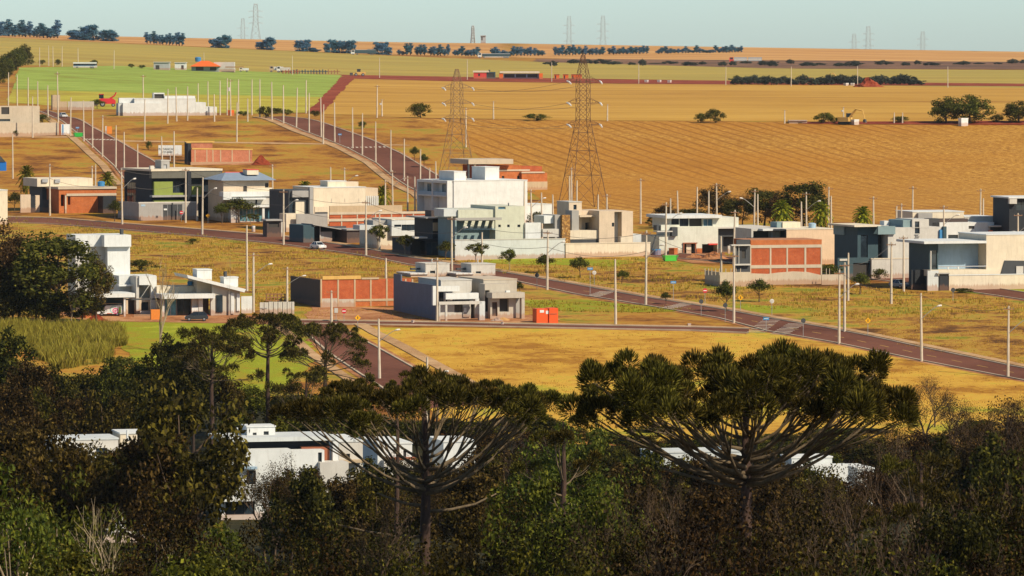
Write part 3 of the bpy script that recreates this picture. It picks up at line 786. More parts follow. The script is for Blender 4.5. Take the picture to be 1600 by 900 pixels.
h = HS('sage_house', 711, 406, 20, 'sage grey house with slatted pergola, light stripes on a shade-toned recess and three small windows', [
    ('B', 'wall', 774, 322.5, 819.5, 378, 1, 16, 'sage', dict(holes=[(778.5, 351, 782.5, 355, 'w'), (792.5, 351, 796.5, 355, 'w'), (808.5, 351, 813, 355, 'w'), (778.5, 322.8, 790, 327.2, 'b')])),
    ('B', 'rear_wall', 716, 328, 773.8, 341, 1.5, 16, 'sage', dict(base=False)), ('B', 'recess_wall', 711, 341, 773.9, 378, 4.5, 15, 'teal', {}), ('b', 'left_wall', 711, 341, 713.5, 375, 1.2, 4.4, 'teal'),  # recess walls in teal grey, their shade put into the colour
    ('b', 'pergola_beam', 711, 340.6, 784, 343.8, -1.2, -.6, 'grey'), ('b', 'pergola_ledge', 724, 357.5, 774, 359, 1.0, 1.5, 'teal'), ('b', 'roof_edge', 693.5, 326.8, 716, 338, 2, 8, 'bluegrey')] +
    [('p', 'light_stripe', [(726.5 + i * 11, 345), (731.5 + i * 11, 345), (728 + i * 11, 357.4), (723 + i * 11, 357.4)], 1.2, 1.5, 'sage') for i in range(5)] + [  # slanted pale bars stand for skylight falling through the pergola
    ('B', 'boundary_wall', 711, 375.5, 883, 406, -2, -1.7, 'bluegrey', dict(cope='lightgrey')), ('b', 'side_wall', 821, 348, 845, 375, .5, 1, 'white', dict(base=True)),
    ('V', 794.5, 317, 322.5, 4, .12, 'charcoal')])
HS('white_tall_house', 709, 352, 26, 'tall two storey white house with two roof boxes and blue-shaded balconies', [
    ('B', 'wall', 709, 283, 824, 347, 0, 17, 'white', dict(cope='white')), ('B', 'roof_box', 709.5, 268.5, 728, 283, 2, 10, 'white', dict(base=False, cope='white')), ('B', 'roof_box', 758, 261.5, 780, 283, 3, 10, 'white', dict(base=False, cope='white')),
    ('B', 'side_wing', 821, 320, 862.5, 350, 3, 12, 'white', dict(cope='white'))])
def add_white_balconies():
    # the shaded street front of the tall white house: two bays with balconies and windows
    h = House('white_tall_house_front', 709, 352, 26, None)
    root = [o for o in bpy.data.objects if o.name.startswith('white_tall_house') and 'category' in o.keys()][0]
    bpy.data.objects.remove(h.root); h.root = root
    w = h.at(709, 283, 0)[0]; zt = h.at(709, 283, 0)[1]
    for nm, y0, y1, z0, z1, x0, x1, m in (('balcony_slab', .4, 16.6, zt - 3.6, zt - 3.3, w - 1.4, w - .01, 'white'), ('balcony_slab', .4, 16.6, zt - .5, zt + .1, w - 1.4, w - .01, 'white'), ('balcony_rail', .5, 16.5, zt - 3.29, zt - 2.5, w - 1.38, w - 1.3, 'skyblue')):
        MB().box(x0, x1, y0, y1, z0, z1).build(nm, P(m), root)
    for y in (.3, 8.2, 16.2): MB().box(w - 1.5, w - .02, y, y + .5, -1, zt + .1).build('fin_wall', P('white'), root)
    for y in (2, 10): h.window(y, y + 4, zt - 3.2, zt - .8, 'b', w - .06, 'x')
add_white_balconies()
HS('brick_slab_house', 735, 300, 22, 'unfinished orange brick house with concrete roof slab behind the tall white house', [
    ('B', 'wall', 745, 258, 780, 300, 4, 14, BR, {}), ('B', 'wall', 780, 258.5, 815, 300, 3, 14, BRO, dict(holes=[(784, 275, 788, 283, 'o'), (808, 275, 812, 283, 'o')])), ('b', 'roof_slab', 732, 249, 802, 256, 1, 14, 'rawconc'),
    ('b', 'concrete_beam', 779, 265, 828, 267, 2.8, 3, 'rawconc'), ('B', 'upper_wall', 815.2, 260, 847, 272, 5, 12, BR, {}), ('B', 'lower_wall', 815.3, 270.5, 855, 292, 2, 12, BRO, {}), ('b', 'plinth', 815, 284, 855.4, 300, 1.9, 2.3, 'tan', dict(base=True)), ('b', 'column', 731, 256, 734, 286, 1.2, 1.6, 'charcoal', dict(base=True)), ('b', 'column', 741, 256.2, 744, 280, 1.4, 1.9, 'rawconc', dict(base=True)), ('b', 'concrete_beam', 815, 268.6, 851, 270.4, 1.8, 4, 'rawconc')])
HS('stone_column_house', 884, 402, 20, 'beige cubic house with a tall rubble stone column and recessed balcony', [
    ('B', 'tower', 889, 316, 909, 352, 6, 13, 'beige', dict(cope='lightgrey', holes=[(896, 320, 901, 327.5, 'w')])), ('b', 'stone_column', 878.5, 336, 890.8, 381, 1.0, 2.0, M_stone, dict(base=True)),
    ('b', 'porch_box', 867, 336, 878, 374, 2.1, 9, 'grey', dict(base=True)), ('b', 'white_parapet', 850, 337, 866, 349, 3, 9, 'white'), ('b', 'terrace_wall', 848, 358, 873, 370, 0, 2, 'lightgrey'),
    ('B', 'rear_wall', 893, 329, 936, 373, 7, 14, 'beige', dict(holes=[(914.5, 348, 930, 359.5, 'o', 1.0)])), ('b', 'brow', 906, 336.5, 932, 339, 3.5, 6.9, 'beige'), ('b', 'pier', 893.5, 329, 904.5, 360, 3.2, 6.9, 'grey'), ('b', 'balcony', 891, 360.3, 936, 373.5, 1.8, 6.8, 'cream'),
    ('B', 'block', 936.3, 329.5, 960, 376, 1.2, 13, 'beige', dict(holes=[(956, 348, 960, 354, 'w')])), ('B', 'block', 971.5, 330, 989, 376, 1.2, 13, 'beige', {}), ('B', 'slot_wall', 960.2, 330, 971.3, 376, 3.4, 12, 'bluegrey', {}),
    ('b', 'roof_edge', 960, 329.3, 972, 331, 1.25, 4, 'beige'), ('b', 'low_wall', 970, 370, 988, 382, -.5, 1, 'cream', dict(base=True)), ('b', 'void', 891, 373.7, 942, 379, 1.9, 2.4, 'charcoal'),
    ('B', 'boundary_wall', 884, 381, 1016, 402, -2.5, -2.2, 'cream', dict(cope='cream')), ('b', 'rear_box', 988, 366, 1002, 380, 3, 8, 'bluegrey', dict(base=True))])
HS('mint_house', 1030, 398, 18, 'pale mint two storey house with strip windows, building work at its foot', [
    ('B', 'lower_wall', 1059, 355, 1122, 398, 1, 14, 'mint', dict(holes=[(1069, 381, 1087.5, 398, 'o', 1.5), (1097, 381.5, 1121, 398, 'o', 2.5)])), ('B', 'low_wing', 1030, 369.5, 1058.8, 397, .4, 12, 'mint', {}),
    ('B', 'upper_floor', 1046, 340.5, 1154, 356, 2.5, 13, 'mint', dict(base=False, holes=[(1049, 341.8, 1061, 351, 'w'), (1062, 341.5, 1076, 353.5, 'w'), (1077, 341.5, 1098, 353.5, 'o', .8), (1099, 342, 1113.5, 353.5, 'b')])),
    ('b', 'roof_slab', 1041, 336.8, 1128, 340.6, 1.2, 13.5, 'white'), ('b', 'window_cube', 1026, 352, 1032, 360, 1, 3, 'charcoal'), ('b', 'window_cube', 1050, 355, 1058.5, 369, -.4, .9, 'charcoal'), ('b', 'balcony', 1033, 351.5, 1049, 360, .6, 2, 'mint'), ('b', 'balcony_slab', 1027, 361, 1051, 362.4, -.6, 2, 'lightgrey'),
    ('b', 'door_frame', 1068, 379.8, 1069.2, 399, .7, .98, 'rust', dict(base=True)), ('b', 'door_frame', 1086.5, 380, 1088, 399, .7, .98, 'rust', dict(base=True)), ('b', 'lintel', 1067.5, 379.2, 1090, 380.4, .65, .98, 'rust'), ('b', 'door_leaf', 1072.5, 381.5, 1080, 396, 1.4, 1.5, 'cream'), ('b', 'brick_patch', 1089, 388, 1097, 398, .85, .98, BRO),
    ('b', 'red_awning', 1108, 380.6, 1121.5, 382.6, .2, .98, 'red'), ('p', 'prop', [(1017, 391), (1024.5, 367), (1026, 367), (1019, 391)], -.6, -.4, 'charcoal'), ('B', 'garage', 1122.3, 356.5, 1173, 394, 3, 13, 'charcoal', dict(holes=[(1130, 370, 1172, 392, 'o', 2)])), ('b', 'garage_fascia', 1150, 356.8, 1174, 365, 2.6, 2.98, 'beige'), ('b', 'roof_slab', 1122, 354.6, 1205, 356.3, 1.6, 13, 'lightgrey'), ('b', 'post', 1137.5, 384, 1141, 404, -1, -.7, 'lightgrey', dict(base=True))])
HS('peach_house', 1229, 414, 18, 'peach house with broad blank wall and open balcony behind the brick shell', [
    ('B', 'wall', 1229, 359, 1307, 414, 0, 14, 'peach', dict(cope='cream')), ('B', 'balcony_room', 1174, 357.5, 1228.8, 392, 3, 13, 'lightgrey', dict(holes=[(1177, 361, 1206, 372, 'o', 2.0), (1207.5, 361, 1227, 371.5, 'o', 1.0)])),
    ('b', 'balcony_back', 1207, 361.5, 1226, 371, 3.9, 4.0, 'cream'), ('b', 'black_frame', 1209, 358.5, 1229, 360.3, .3, 3, 'black'), ('b', 'black_frame', 1226.8, 360.3, 1228.9, 373, .3, 3, 'black'), ('b', 'black_frame', 1174, 372, 1229, 374, .2, 3, 'black'), ('b', 'white_brow', 1192, 357.8, 1208, 360.5, .5, 2.98, 'white'),
    ('B', 'roof_room', 1223, 347, 1251, 357.5, 8, 12, 'cream', dict(base=False)), ('b', 'roof_room', 1214, 347.3, 1222.8, 357.4, 8.3, 12, 'teal'), ('T', 1269, 357.5, .8, 5, 'skyblue'), ('B', 'side_wing', 1307.3, 366, 1336, 408, 3, 13, 'peach', {})])
def brick_shell2():
    h = House('brick_shell_house', 1173, 446, 16, 'two storey red brick shell with concrete frame and plastered foot', 'house')
    for a, b in ((1173.5, 1203), (1205, 1229), (1231, 1257), (1259.5, 1283)):
        h.box('brick_panel', a, 386.5, b, 414.5, 0.06, .3, BR); h.box('brick_panel', a, 418, b, 429.5, 0.06, .3, BR)
    h.box('parapet', 1173, 375.3, 1284, 383, 0, 10, BRO)
    for u, w in ((1172.2, 1.6), (1202.9, 2.3), (1229, 2.1), (1257, 2.7), (1282.6, 1.8)): h.box('column', u, 383.2, u + w, 446, -.02, .4, 'rawconc', base=True)
    h.box('concrete_beam', 1173, 383.1, 1284, 386.6, -.03, .38, 'rawconc'); h.box('concrete_beam', 1173, 414.4, 1284, 418.2, -.03, .38, 'rawconc')
    h.poly('plaster_foot', [(1172, 427), (1200, 428), (1215, 426), (1240, 424), (1262, 425), (1284, 430), (1284, 452), (1172, 452)], -.06, .2, 'rawconc')
    h.block('rear_wall', 1174, 376, 1283, 446, .42, 10, 'concrete')
    h.block('dark_front', 1151, 374.5, 1172, 424, -.5, -.2, 'charcoal', holes=[(1159, 391, 1165, 404, 'o', .15)])
    h.box('slab', 1143, 382.3, 1173, 384, -1.4, -.1, 'lightgrey'); h.box('slab', 1148, 412.5, 1173, 414.5, -1.2, -.1, 'lightgrey')
    h.block('boundary_wall', 1125, 425.5, 1172, 446, -2.6, -2.4, 'rawconc'); h.block('boundary_wall', 1284, 429, 1319, 446, -2.6, -2.4, 'rawconc'); h.box('boundary_return', 1124.6, 425.4, 1126.5, 446, -2.39, 6.5, 'rawconc', base=True)
    for u in (1101.5, 1107, 1112, 1118, 1124, 1134, 1142, 1150, 1157, 1291, 1296, 1312): h.pipe(u, 419.5, 430, -2.5, .08, 'rawconc', 'starter_post')
    h.pipe(1146.5, 384, 408, -1.1, .12, 'lightgrey', 'prop'); h.pipe(1149.5, 384, 412, -.9, .1, 'lightgrey', 'prop'); h.pipe(1154.5, 384, 412, -.9, .08, 'lightgrey', 'prop')
brick_shell2()
HS('white_terrace_houses', 1420, 398, 16, 'cluster of white stepped flat-roofed walls behind the dark blue house', [
    ('B', 'wall', 1456, 348, 1553, 400, 3, 16, 'white', dict(holes=[(1481.5, 367, 1497, 373.5, 'w'), (1513.5, 353, 1522.5, 357.5, 'o')])), ('B', 'upper_wall', 1426, 331.5, 1506, 347, 8, 18, 'cream', dict(base=False, cope='white')), ('b', 'awning', 1457, 342, 1512.5, 348, 5.4, 7.9, 'brown'),
    ('B', 'rear_wing', 1507, 339, 1553, 360, 9, 18, 'lightgrey', dict(base=False, cope='white')), ('B', 'rear_wing', 1555, 340.5, 1575, 362, 8, 18, 'lightgrey', dict(base=False)), ('p', 'roof_light', [(1519, 370), (1530, 363), (1537, 363), (1537, 370)], 1.4, 2.9, 'tan'),
    ('b', 'roof_box', 1435, 333, 1457, 341.5, 7, 7.9, 'grey'), ('b', 'grey_box', 1452, 341.5, 1468, 355, 3, 6, 'charcoal'), ('b', 'orange_post', 1547, 360, 1551, 374.5, 1, 2, 'orange', dict(base=True)), ('B', 'dark_room', 1551.5, 354, 1585, 376, 1.5, 8, 'black', {}), ('b', 'dark_roof', 1550, 352.6, 1581, 354.4, .6, 8.4, 'lightgrey')])
HS('black_tower_house', 1590, 400, 14, 'tall black house cut off by the right edge of the picture', [
    ('B', 'wall', 1577, 310, 1650, 400, 6, 16, 'black', dict(holes=[(1588, 316, 1605, 328, 'w')])), ('b', 'fascia', 1577.5, 309, 1589, 318.5, 5, 5.98, 'lightgrey'), ('b', 'coping', 1576, 307.8, 1650, 309.6, 4.9, 16.1, 'white'), ('b', 'condenser', 1583, 361, 1587, 366, 3, 4, 'lightgrey')])
HS('dark_blue_house', 1362, 436, 20, 'dark blue fronted house with pale side wall, slit window and ladder ornament', [
    ('B', 'wall', 1387.5, 355.5, 1472, 434, 1.5, 16, 'lightgrey', dict(holes=[(1429.5, 347, 1437, 365, 'w')])), ('B', 'upper_wall', 1425.5, 342.5, 1451.5, 356, 1.45, 9, 'lightgrey', dict(base=False, holes=[(1429.5, 346, 1436.5, 355.9, 'w')])), ('b', 'upper_side', 1411, 343.8, 1425.2, 355.5, 1.9, 8.6, 'teal'),
    ('b', 'terrace_band', 1372, 353.5, 1399, 366, 1.0, 1.48, 'teal'), ('B', 'dark_front', 1340, 354, 1387, 436, 3, 14, 'darkteal', dict(holes=[(1345, 367, 1356, 404, 'w'), (1372, 366, 1386.5, 404, 'o', 1.5)])), ('b', 'roof_slab', 1335, 352, 1377, 354.2, 1.4, 14, 'cream'), ('b', 'roof_box', 1318.5, 352, 1336, 367, 9, 14, 'teal'), ('b', 'roof_box', 1381.5, 345.2, 1390, 352, 8, 10, 'white'),
    ('B', 'front_wall', 1362, 404.8, 1444, 436, -.4, .1, 'lightgrey', dict(cope='cream')), ('B', 'garage_wall', 1309, 403, 1361.5, 437, .2, .8, 'darkteal', dict(holes=[(1333, 411, 1358, 436, 'o', .4)])), ('b', 'garage_sign', 1312, 404.5, 1324, 407.5, .05, .18, 'lightgrey'), ('b', 'blue_fin', 1468.5, 359, 1472.5, 377, 1.1, 1.48, 'blue'), ('b', 'dark_fin', 1474, 354, 1479, 378, .9, 1.5, 'darkteal')] +
    [('b', 'ladder_rung', 1430 + (i % 2), 366 + i * 2.7, 1436 + (i % 2), 367 + i * 2.7, 1.3, 1.49, 'grey') for i in range(12)])
HS('teal_glass_house', 1483, 454, 18, 'house with wide teal recessed balcony and long cream boundary wall at right', [
    ('B', 'recess_wall', 1466, 380, 1541, 424, 4.5, 14, 'skyblue', dict(holes=[(1528.5, 389, 1540, 418, 'o', 1.5)])), ('b', 'roof_slab', 1444, 377.3, 1542, 380, .5, 14, 'white'), ('B', 'left_room', 1452, 380.2, 1465.8, 450, 2.2, 12, 'darkteal', dict(holes=[(1456, 391, 1464, 420, 'w')])), ('b', 'column', 1454, 392, 1455.4, 422, .7, 1.0, 'lightgrey'),
    ('b', 'balcony', 1454, 422, 1562, 430.3, .6, 4.4, 'cream'), ('B', 'wall', 1541.3, 367.3, 1660, 430, .8, 14, 'cream', dict(cope='white')), ('p', 'slanted_window', [(1563.5, 429.5), (1570, 407), (1640, 408), (1640, 429.5)], .6, .78, 'charcoal'), ('b', 'window_pane', 1588, 416, 1599, 429, .4, .58, 'lightgrey'),
    ('B', 'boundary_wall', 1483, 430.5, 1660, 454, -.4, -.1, 'cream', dict(cope='white')), ('b', 'gate', 1468, 427.5, 1482.5, 454, -.3, -.1, 'black', dict(base=True)), ('b', 'gate_lintel', 1464, 426.6, 1484, 428, -.6, 0, 'grey'), ('B', 'pale_wall', 1449.5, 423, 1466.5, 452, -.1, .3, 'bluegrey', {}), ('b', 'side_gate', 1424, 421.5, 1445, 446, 3.8, 4, 'black', dict(base=True)),
    ('b', 'condenser', 1561, 367, 1566, 374, 2, 3, 'lightgrey'), ('b', 'rail', 1466, 416, 1541, 416.6, .62, .66, 'steel'), ('b', 'rail_post', 1480.5, 417, 1482.5, 422, .6, .75, 'white'), ('b', 'rail_post', 1496.5, 417, 1498.5, 422, .6, .75, 'white')])

# --- houses on the near side
HS('white_porch_house', 184, 494, 18, 'new white house with tall parapet and porch behind the painted van', [
    ('B', 'tower_wall', 168, 385, 203.5, 494, 12, 20, 'white', dict()), ('b', 'tower_band', 163, 367.5, 205, 385.3, 11.2, 20.5, 'white'), ('b', 'tower_band', 118, 367.5, 162.7, 385.2, 13.5, 20.5, 'white'), ('B', 'tower_rear', 118, 385, 167.6, 494, 14, 20, 'lightgrey', {}), ('V', 190, 358, 368, 14, .35, 'charcoal', 'chimney'),
    ('B', 'rear_wall', 186, 431, 244, 494, 6, 12, 'white', {}), ('b', 'parapet', 217.5, 431.5, 244.8, 445, 1.2, 5.98, 'white'), ('b', 'parapet_return', 212.8, 432, 217.3, 490, 1.6, 5.9, 'lightgrey'), ('b', 'beam', 186, 445, 217, 447, 4.2, 5.95, 'white'), ('b', 'column', 236, 445.2, 244.3, 494, 1.2, 2.0, 'white', dict(base=True)),
    ('b', 'porch_slab', 143, 459, 211, 464.4, -2.4, 5.5, 'white'), ('b', 'column', 193.5, 464.5, 196.2, 494, -2, -1.7, 'white', dict(base=True)), ('b', 'dark_garage', 140, 465, 193, 494, 2, 2.3, 'darkteal', dict(base=True)), ('B', 'porch_wall', 196.5, 466, 236, 494, 3, 3.4, 'beige', dict(holes=[(200, 469, 210, 492, 'o'), (221, 472, 232, 485, 'w')])), ('b', 'porch_step', 219, 486, 236, 490.5, .8, 1.8, 'white', dict(base=True)), ('b', 'trellis_beam', 180, 467, 250, 468.2, -.8, -.6, 'charcoal')])
HS('slanted_roof_house', 253, 496, 16, 'unfinished pale house with slanted mono-pitch roof and two roof boxes beside hatchback', [
    ('B', 'rear_wall', 245, 448, 308, 494, 5, 11, 'cream', {}), ('b', 'porch_slab', 253, 460, 336, 466, -.6, 4.9, 'white'), ('B', 'glass_wall', 256, 466, 299.5, 494, 2.2, 2.6, 'charcoal', dict(holes=[(258, 467, 276, 493, 't'), (277, 467, 298, 493, 'w')])), ('b', 'pier', 252.5, 466.2, 257, 494, .6, 1.4, 'lightgrey', dict(base=True)),
    ('b', 'white_panel', 299.7, 480, 310, 494, 1, 1.6, 'white', dict(base=True)), ('b', 'wall_piece', 299.6, 466.2, 317, 479.8, 1.6, 2.2, 'lightgrey'), ('b', 'pier', 310.3, 466.3, 317, 494, .9, 1.5, 'lightgrey', dict(base=True)), ('b', 'doorway', 317.2, 466.2, 326, 494, 2.4, 2.6, 'brown', dict(base=True)), ('b', 'pier', 329.5, 466.3, 335.5, 494, .5, 1.3, 'lightgrey', dict(base=True)),
    ('B', 'gable_wall', 307.5, 437, 331, 462, 3, 10, 'beige', dict(base=False)), ('p', 'slanted_roof', [(292, 429.5), (294, 434.5), (382, 456.8), (384.5, 451.8)], -.6, 10, 'white'), ('p', 'side_wall', [(331.5, 441), (375, 455), (375, 500), (331.5, 500)], .6, 1.0, 'concrete'),
    ('b', 'window', 338, 461, 348, 488, .4, .55, G_dark), ('b', 'brace', 357, 456, 360, 492, .2, .5, 'grey', dict(base=True)), ('b', 'white_panel', 361, 458, 366, 490, .3, .5, 'white'), ('b', 'white_panel', 370, 459, 375, 486, .35, .5, 'white'),
    ('B', 'roof_box', 308, 422, 331, 437, 5, 8.5, 'white', dict(base=False, cope='white')), ('B', 'roof_box', 350, 434, 372, 448, 4, 7, 'white', dict(base=False, cope='white')), ('V', 352, 424, 436, 5, .3, 'charcoal', 'chimney'), ('T', 297, 446, .5, 6), ('B', 'site_wall', 377, 463, 394, 491, 4, 4.2, 'white', {})])
def red_shell():
    h = House('long_brick_shell', 502, 481, 20, 'long single storey red brick shell with rebar rods and yellow formwork', 'house')
    us = [502, 528.5, 554.5, 579.5, 604.5, 634, 644.5]
    for i in range(6):
        h.box('brick_panel', us[i] + .3, 436, us[i + 1] - .3, 467.5, .06, .3, BR)
        if i > 1: h.box('brick_panel', us[i] + .3, 469.3, us[i + 1] - .3, 479, .06, .3, BRO)
        else: h.box('plaster_panel', us[i] + .2, 466.5 + i, us[i + 1] - .2, 481, .03, .3, 'concrete', base=True)
    for u in us: h.box('column', u - 1.2, 436, u + 1.2, 481, -.02, .34, 'tan', base=True)
    h.box('concrete_beam', 556, 467.4, 644, 469.4, -.03, .33, 'tan'); h.box('formwork', 504, 431.5, 564, 436, -.1, .4, 'yellowwood'); h.box('formwork', 565, 434, 592, 436.2, -.08, .38, 'tan')
    x0 = h.at(502, 435, 0)[0]; z1 = h.at(502, 436, 0)[1]
    MB().box(x0, x0 + .25, .4, 18, -1.2, z1 - .15).build('side_wall', P('brown'), h.root); h.box('rear_wall', 503, 437, 644, 481, 17, 17.3, BR, base=True)  # side wall in dark brown, its shade put into the colour
    for i, u in enumerate((489, 492, 497, 501, 508, 516, 521, 535, 536.5, 541, 549, 553, 575, 581, 590, 597)):
        h.pipe(u, 421 + (i * 37 % 7), 437, .2 + (i % 3) * 3, .035, 'rust', 'rebar_rod')
    h.box('doorway', 621, 473, 626, 480, -.03, .1, 'black')
red_shell()
def twin():
    A = HS('white_porch_bungalow', 686, 502, 20, 'new white bungalow with stacked fascia bands and porch beside long brick shell', [
        ('B', 'rear_block', 689, 438.5, 737, 500, 7, 19, 'lightgrey', dict(cope='lightgrey')), ('b', 'white_frame', 676.5, 447, 681.8, 477, .9, 1.5, 'white'), ('b', 'fascia', 684, 447.5, 718, 455, .6, 1.6, 'white'), ('B', 'hall_wall', 684, 455.2, 710, 502, 2.5, 7, 'lightgrey', dict(holes=[(686, 456.5, 693.5, 473, 'w'), (697, 466, 740, 470.5, 'w')])),
        ('b', 'fascia', 696.5, 458.5, 748, 467, .2, 1.4, 'white'), ('b', 'fascia_leg', 742.7, 467.1, 748, 471.5, .25, 1.3, 'white'), ('B', 'porch_wall', 699, 467.2, 749, 502, 2.6, 7, 'lightgrey', dict(holes=[(707, 467.6, 742, 470, 'w', .1), (708, 475.5, 723, 487.5, 'w'), (735.5, 475, 742, 500, 'o', .6)])),
        ('b', 'porch_beam', 686, 471.6, 753, 475, -1.4, -.9, 'lightgrey'), ('b', 'post', 686.2, 475.1, 688, 502, -1.35, -1, 'lightgrey', dict(base=True)), ('b', 'post', 696, 475.1, 699, 502, -1.35, -1, 'lightgrey', dict(base=True)), ('b', 'pillar', 749, 471, 757.8, 502.5, -1.4, -.6, 'bluegrey', dict(base=True)), ('b', 'door', 723.5, 479, 734.5, 495, 2.4, 2.58, 'grey'), ('b', 'paper_notice', 725, 481, 729, 488, 2.3, 2.39, 'white'),
        ('b', 'rail', 686, 475, 696, 476, -1.3, -1.1, 'lightgrey')])
    h = A
    x0 = h.at(683, 447, 0.8)[0]; z1 = h.at(683, 447, 0.8)[1]
    MB().box(x0, x0 + .25, .8, 20, -1.2, z1 + .1).build('side_wall', P('shaded_bluegrey'), h.root)  # blue-grey wall darkened: its shade is put into the paint colour
    MB().box(x0 + .01, x0 + .24, 20.01, 24, -1.2, z1 + 1.2).build('side_wall', P('shaded_bluegrey'), h.root)
    HS('concrete_bungalow', 758, 500, 20, 'raw grey concrete bungalow with open window holes next to orange container', [
        ('B', 'rear_block', 755.5, 437.5, 807.5, 500, 5, 18, 'concrete', dict(cope='rawconc')), ('B', 'upper_wall', 757.5, 444, 795, 500, 2.2, 4.98, 'concrete', dict(holes=[(756.2, 453.5, 765, 487, 'o', .6)])), ('b', 'fascia', 769, 457.5, 820, 465.3, -.8, 2.1, 'concrete'), ('b', 'pillar', 815, 465.4, 819.8, 497, -.7, .3, 'concrete', dict(base=True)),
        ('B', 'front_wall', 766, 465.5, 806, 498, .8, 2, 'concrete', dict(holes=[(769, 472, 777.3, 494, 'd', .3), (780.5, 467, 795, 487, 'o', .7)])), ('b', 'porch_side', 806.2, 466, 814.8, 497, 1.6, 2, 'grey', dict(base=True)), ('b', 'roof_junk', 791, 454, 797, 457, 0, .5, 'white')])
twin()
for i, (ua, lab) in enumerate(((665, 'pale concrete water-tank block, left of two, behind the white porch bungalow'), (736.5, 'pale concrete water-tank block, right of two, behind the concrete bungalow'))):
    HS('water_tank_block', ua, 440, 20, lab, [
        ('B', 'wall', ua, 412.5 + i, ua + 37.5, 437, 14, 20, 'lightgrey', dict(cope='lightgrey', holes=[(ua + 7, 423 + i, ua + 15, 429 + i, 'w')])), ('b', 'low_band', ua - 23, 428, ua + 15, 437, 12.5, 20, 'mint', dict(base=True)), ('b', 'roof_edge', ua - 24, 427, ua + 4, 428.6, 12.2, 20.5, 'white'), ('b', 'dark_pipe', ua - 22, 419, ua - 8, 421.5, 17, 18, 'charcoal'), ('V', ua + 10, 404, 413, 17, .12)], 'house')

# --- houses on the hill and far buildings
HS('hill_concrete_house', 30, 213, 18, 'bare concrete house with long boundary wall at the top left street', [
    ('B', 'wall', -30, 166, 62, 210, 4, 14, 'rawconc', dict(holes=[(2, 167.5, 14.5, 178.5, 'o'), (-5, 186, 16, 189.5, 'w')])), ('B', 'boundary_wall', -40, 192, 92, 213, 0, .25, 'rawconc', {}), ('b', 'brick_pier', 92.2, 192.5, 95, 213, 0, .4, 'rust', dict(base=True)), ('b', 'gate', 95.5, 194, 110, 212.5, 0, .2, 'white', dict(base=True)), ('b', 'gate_gap', 97.3, 194.5, 99.3, 212, -.05, -.01, 'blue')])
HS('long_white_building', 192, 181, 10, 'long low white stepped building on the hill between the two streets', [
    ('B', 'wall', 192, 161, 250, 178.5, 0, 14, 'white', {}), ('B', 'wall', 210, 154.5, 306, 179.5, .3, 16, 'white', dict(cope='white')), ('B', 'wall', 257, 150, 305, 179, 1, 15, 'white', dict(base=False)), ('B', 'wall', 306.2, 160, 322, 180, .4, 15, 'white', {}), ('B', 'wall', 322.2, 167, 339, 180, .5, 15, 'white', {}),
    ('B', 'roof_room', 240, 145, 257, 155, 2, 6, 'white', dict(base=False, holes=[(241, 147, 256, 154.6, 'o', .4)])), ('b', 'left_box', 186, 153, 211, 160.8, 3, 6, 'white'), ('b', 'left_end', 185, 161.5, 191.8, 174, 1, 8, 'bluegrey', dict(base=True))], 'building')
HS('street_wall', 60, 172, 10, 'rough grey boundary wall beside the red harvester on the hill', [
    ('B', 'wall', 82, 158.5, 105, 168, 0, .3, 'tan', {}), ('B', 'wall', 106, 158.5, 147, 173, -.2, .1, 'concrete', {}), ('B', 'gatehouse', 82, 148.5, 94, 160, 3, 8, 'tan', {})], 'wall')
HS('pink_brick_shell', 299, 258, 18, 'roofless pinkish brick shell with yellow timber edge above the black house', [
    ('B', 'brick_wall', 299, 233.5, 391, 254.5, 0, .3, BRP, {}), ('b', 'plinth', 298, 253.2, 394, 258.5, -.3, .4, 'tan', dict(base=True)), ('p', 'timber_edge', [(300, 231.3), (395, 232.6), (395, 234.4), (300, 233.4)], -.1, .5, 'yellowwood'), ('B', 'rear_wall', 299, 222.5, 332, 236, 9, 9.3, BRP, {}), ('b', 'timber_edge', 289, 220.6, 335, 222.8, 8.8, 9.5, 'yellowwood'),
    ('b', 'dark_porch', 289, 222, 291.5, 250, 4, 4.5, 'black', dict(base=True)), ('b', 'dark_porch', 293.5, 224, 298.5, 250, 1, 4.5, 'black', dict(base=True)), ('b', 'dark_porch', 289, 228, 298, 231, 4.6, 5, 'black'), ('b', 'side_wall', 391.2, 234, 394, 254, 0, 9, BRP, dict(base=True))] +
    [('b', 'column', u, 234, u + 1.6, 254.5, -.05, -.01, 'tan') for u in (304, 322.5, 332, 344, 362, 389)])
HS('tiled_farmhouse', 298, 111, 0, 'farmhouse with orange tiled roof and blue water tank on the far rise', [
    ('B', 'wall', 299, 103, 341, 111, 0, 12, 'teal', dict(holes=[(306, 104.5, 318, 110, 'o'), (328, 105, 338, 110, 'o')])), ('R', 'roof', 297, 343, 103.6, -2, 314, 326, 95, 6, 14, 'orange'), ('B', 'white_wing', 334, 97, 366, 110, 10, 20, 'lightgrey', {}), ('T', 309.5, 96.5, 1.8, 16), ('b', 'carport', 352, 104, 380, 105.5, 0, 8, 'wood')], 'farmhouse')
HS('grey_shed', 240, 109, 0, 'plain grey shed right of the bus on the far rise', [('B', 'wall', 240, 97.5, 264, 109, 0, 12, 'steel', dict(holes=[(243, 102, 249, 108.5, 'o')])), ('b', 'roof', 239, 96.6, 265, 97.6, -.6, 12.6, 'lightgrey')], 'shed')
HS('white_shed', 272.5, 109, 0, 'small white shed beside the tiled farmhouse', [('B', 'wall', 273, 98, 290, 109, 0, 9, 'white', dict(holes=[(283, 102, 287, 108.5, 'd')])), ('b', 'roof', 272, 97.2, 291, 98.2, -.5, 9.5, 'lightgrey')], 'shed')
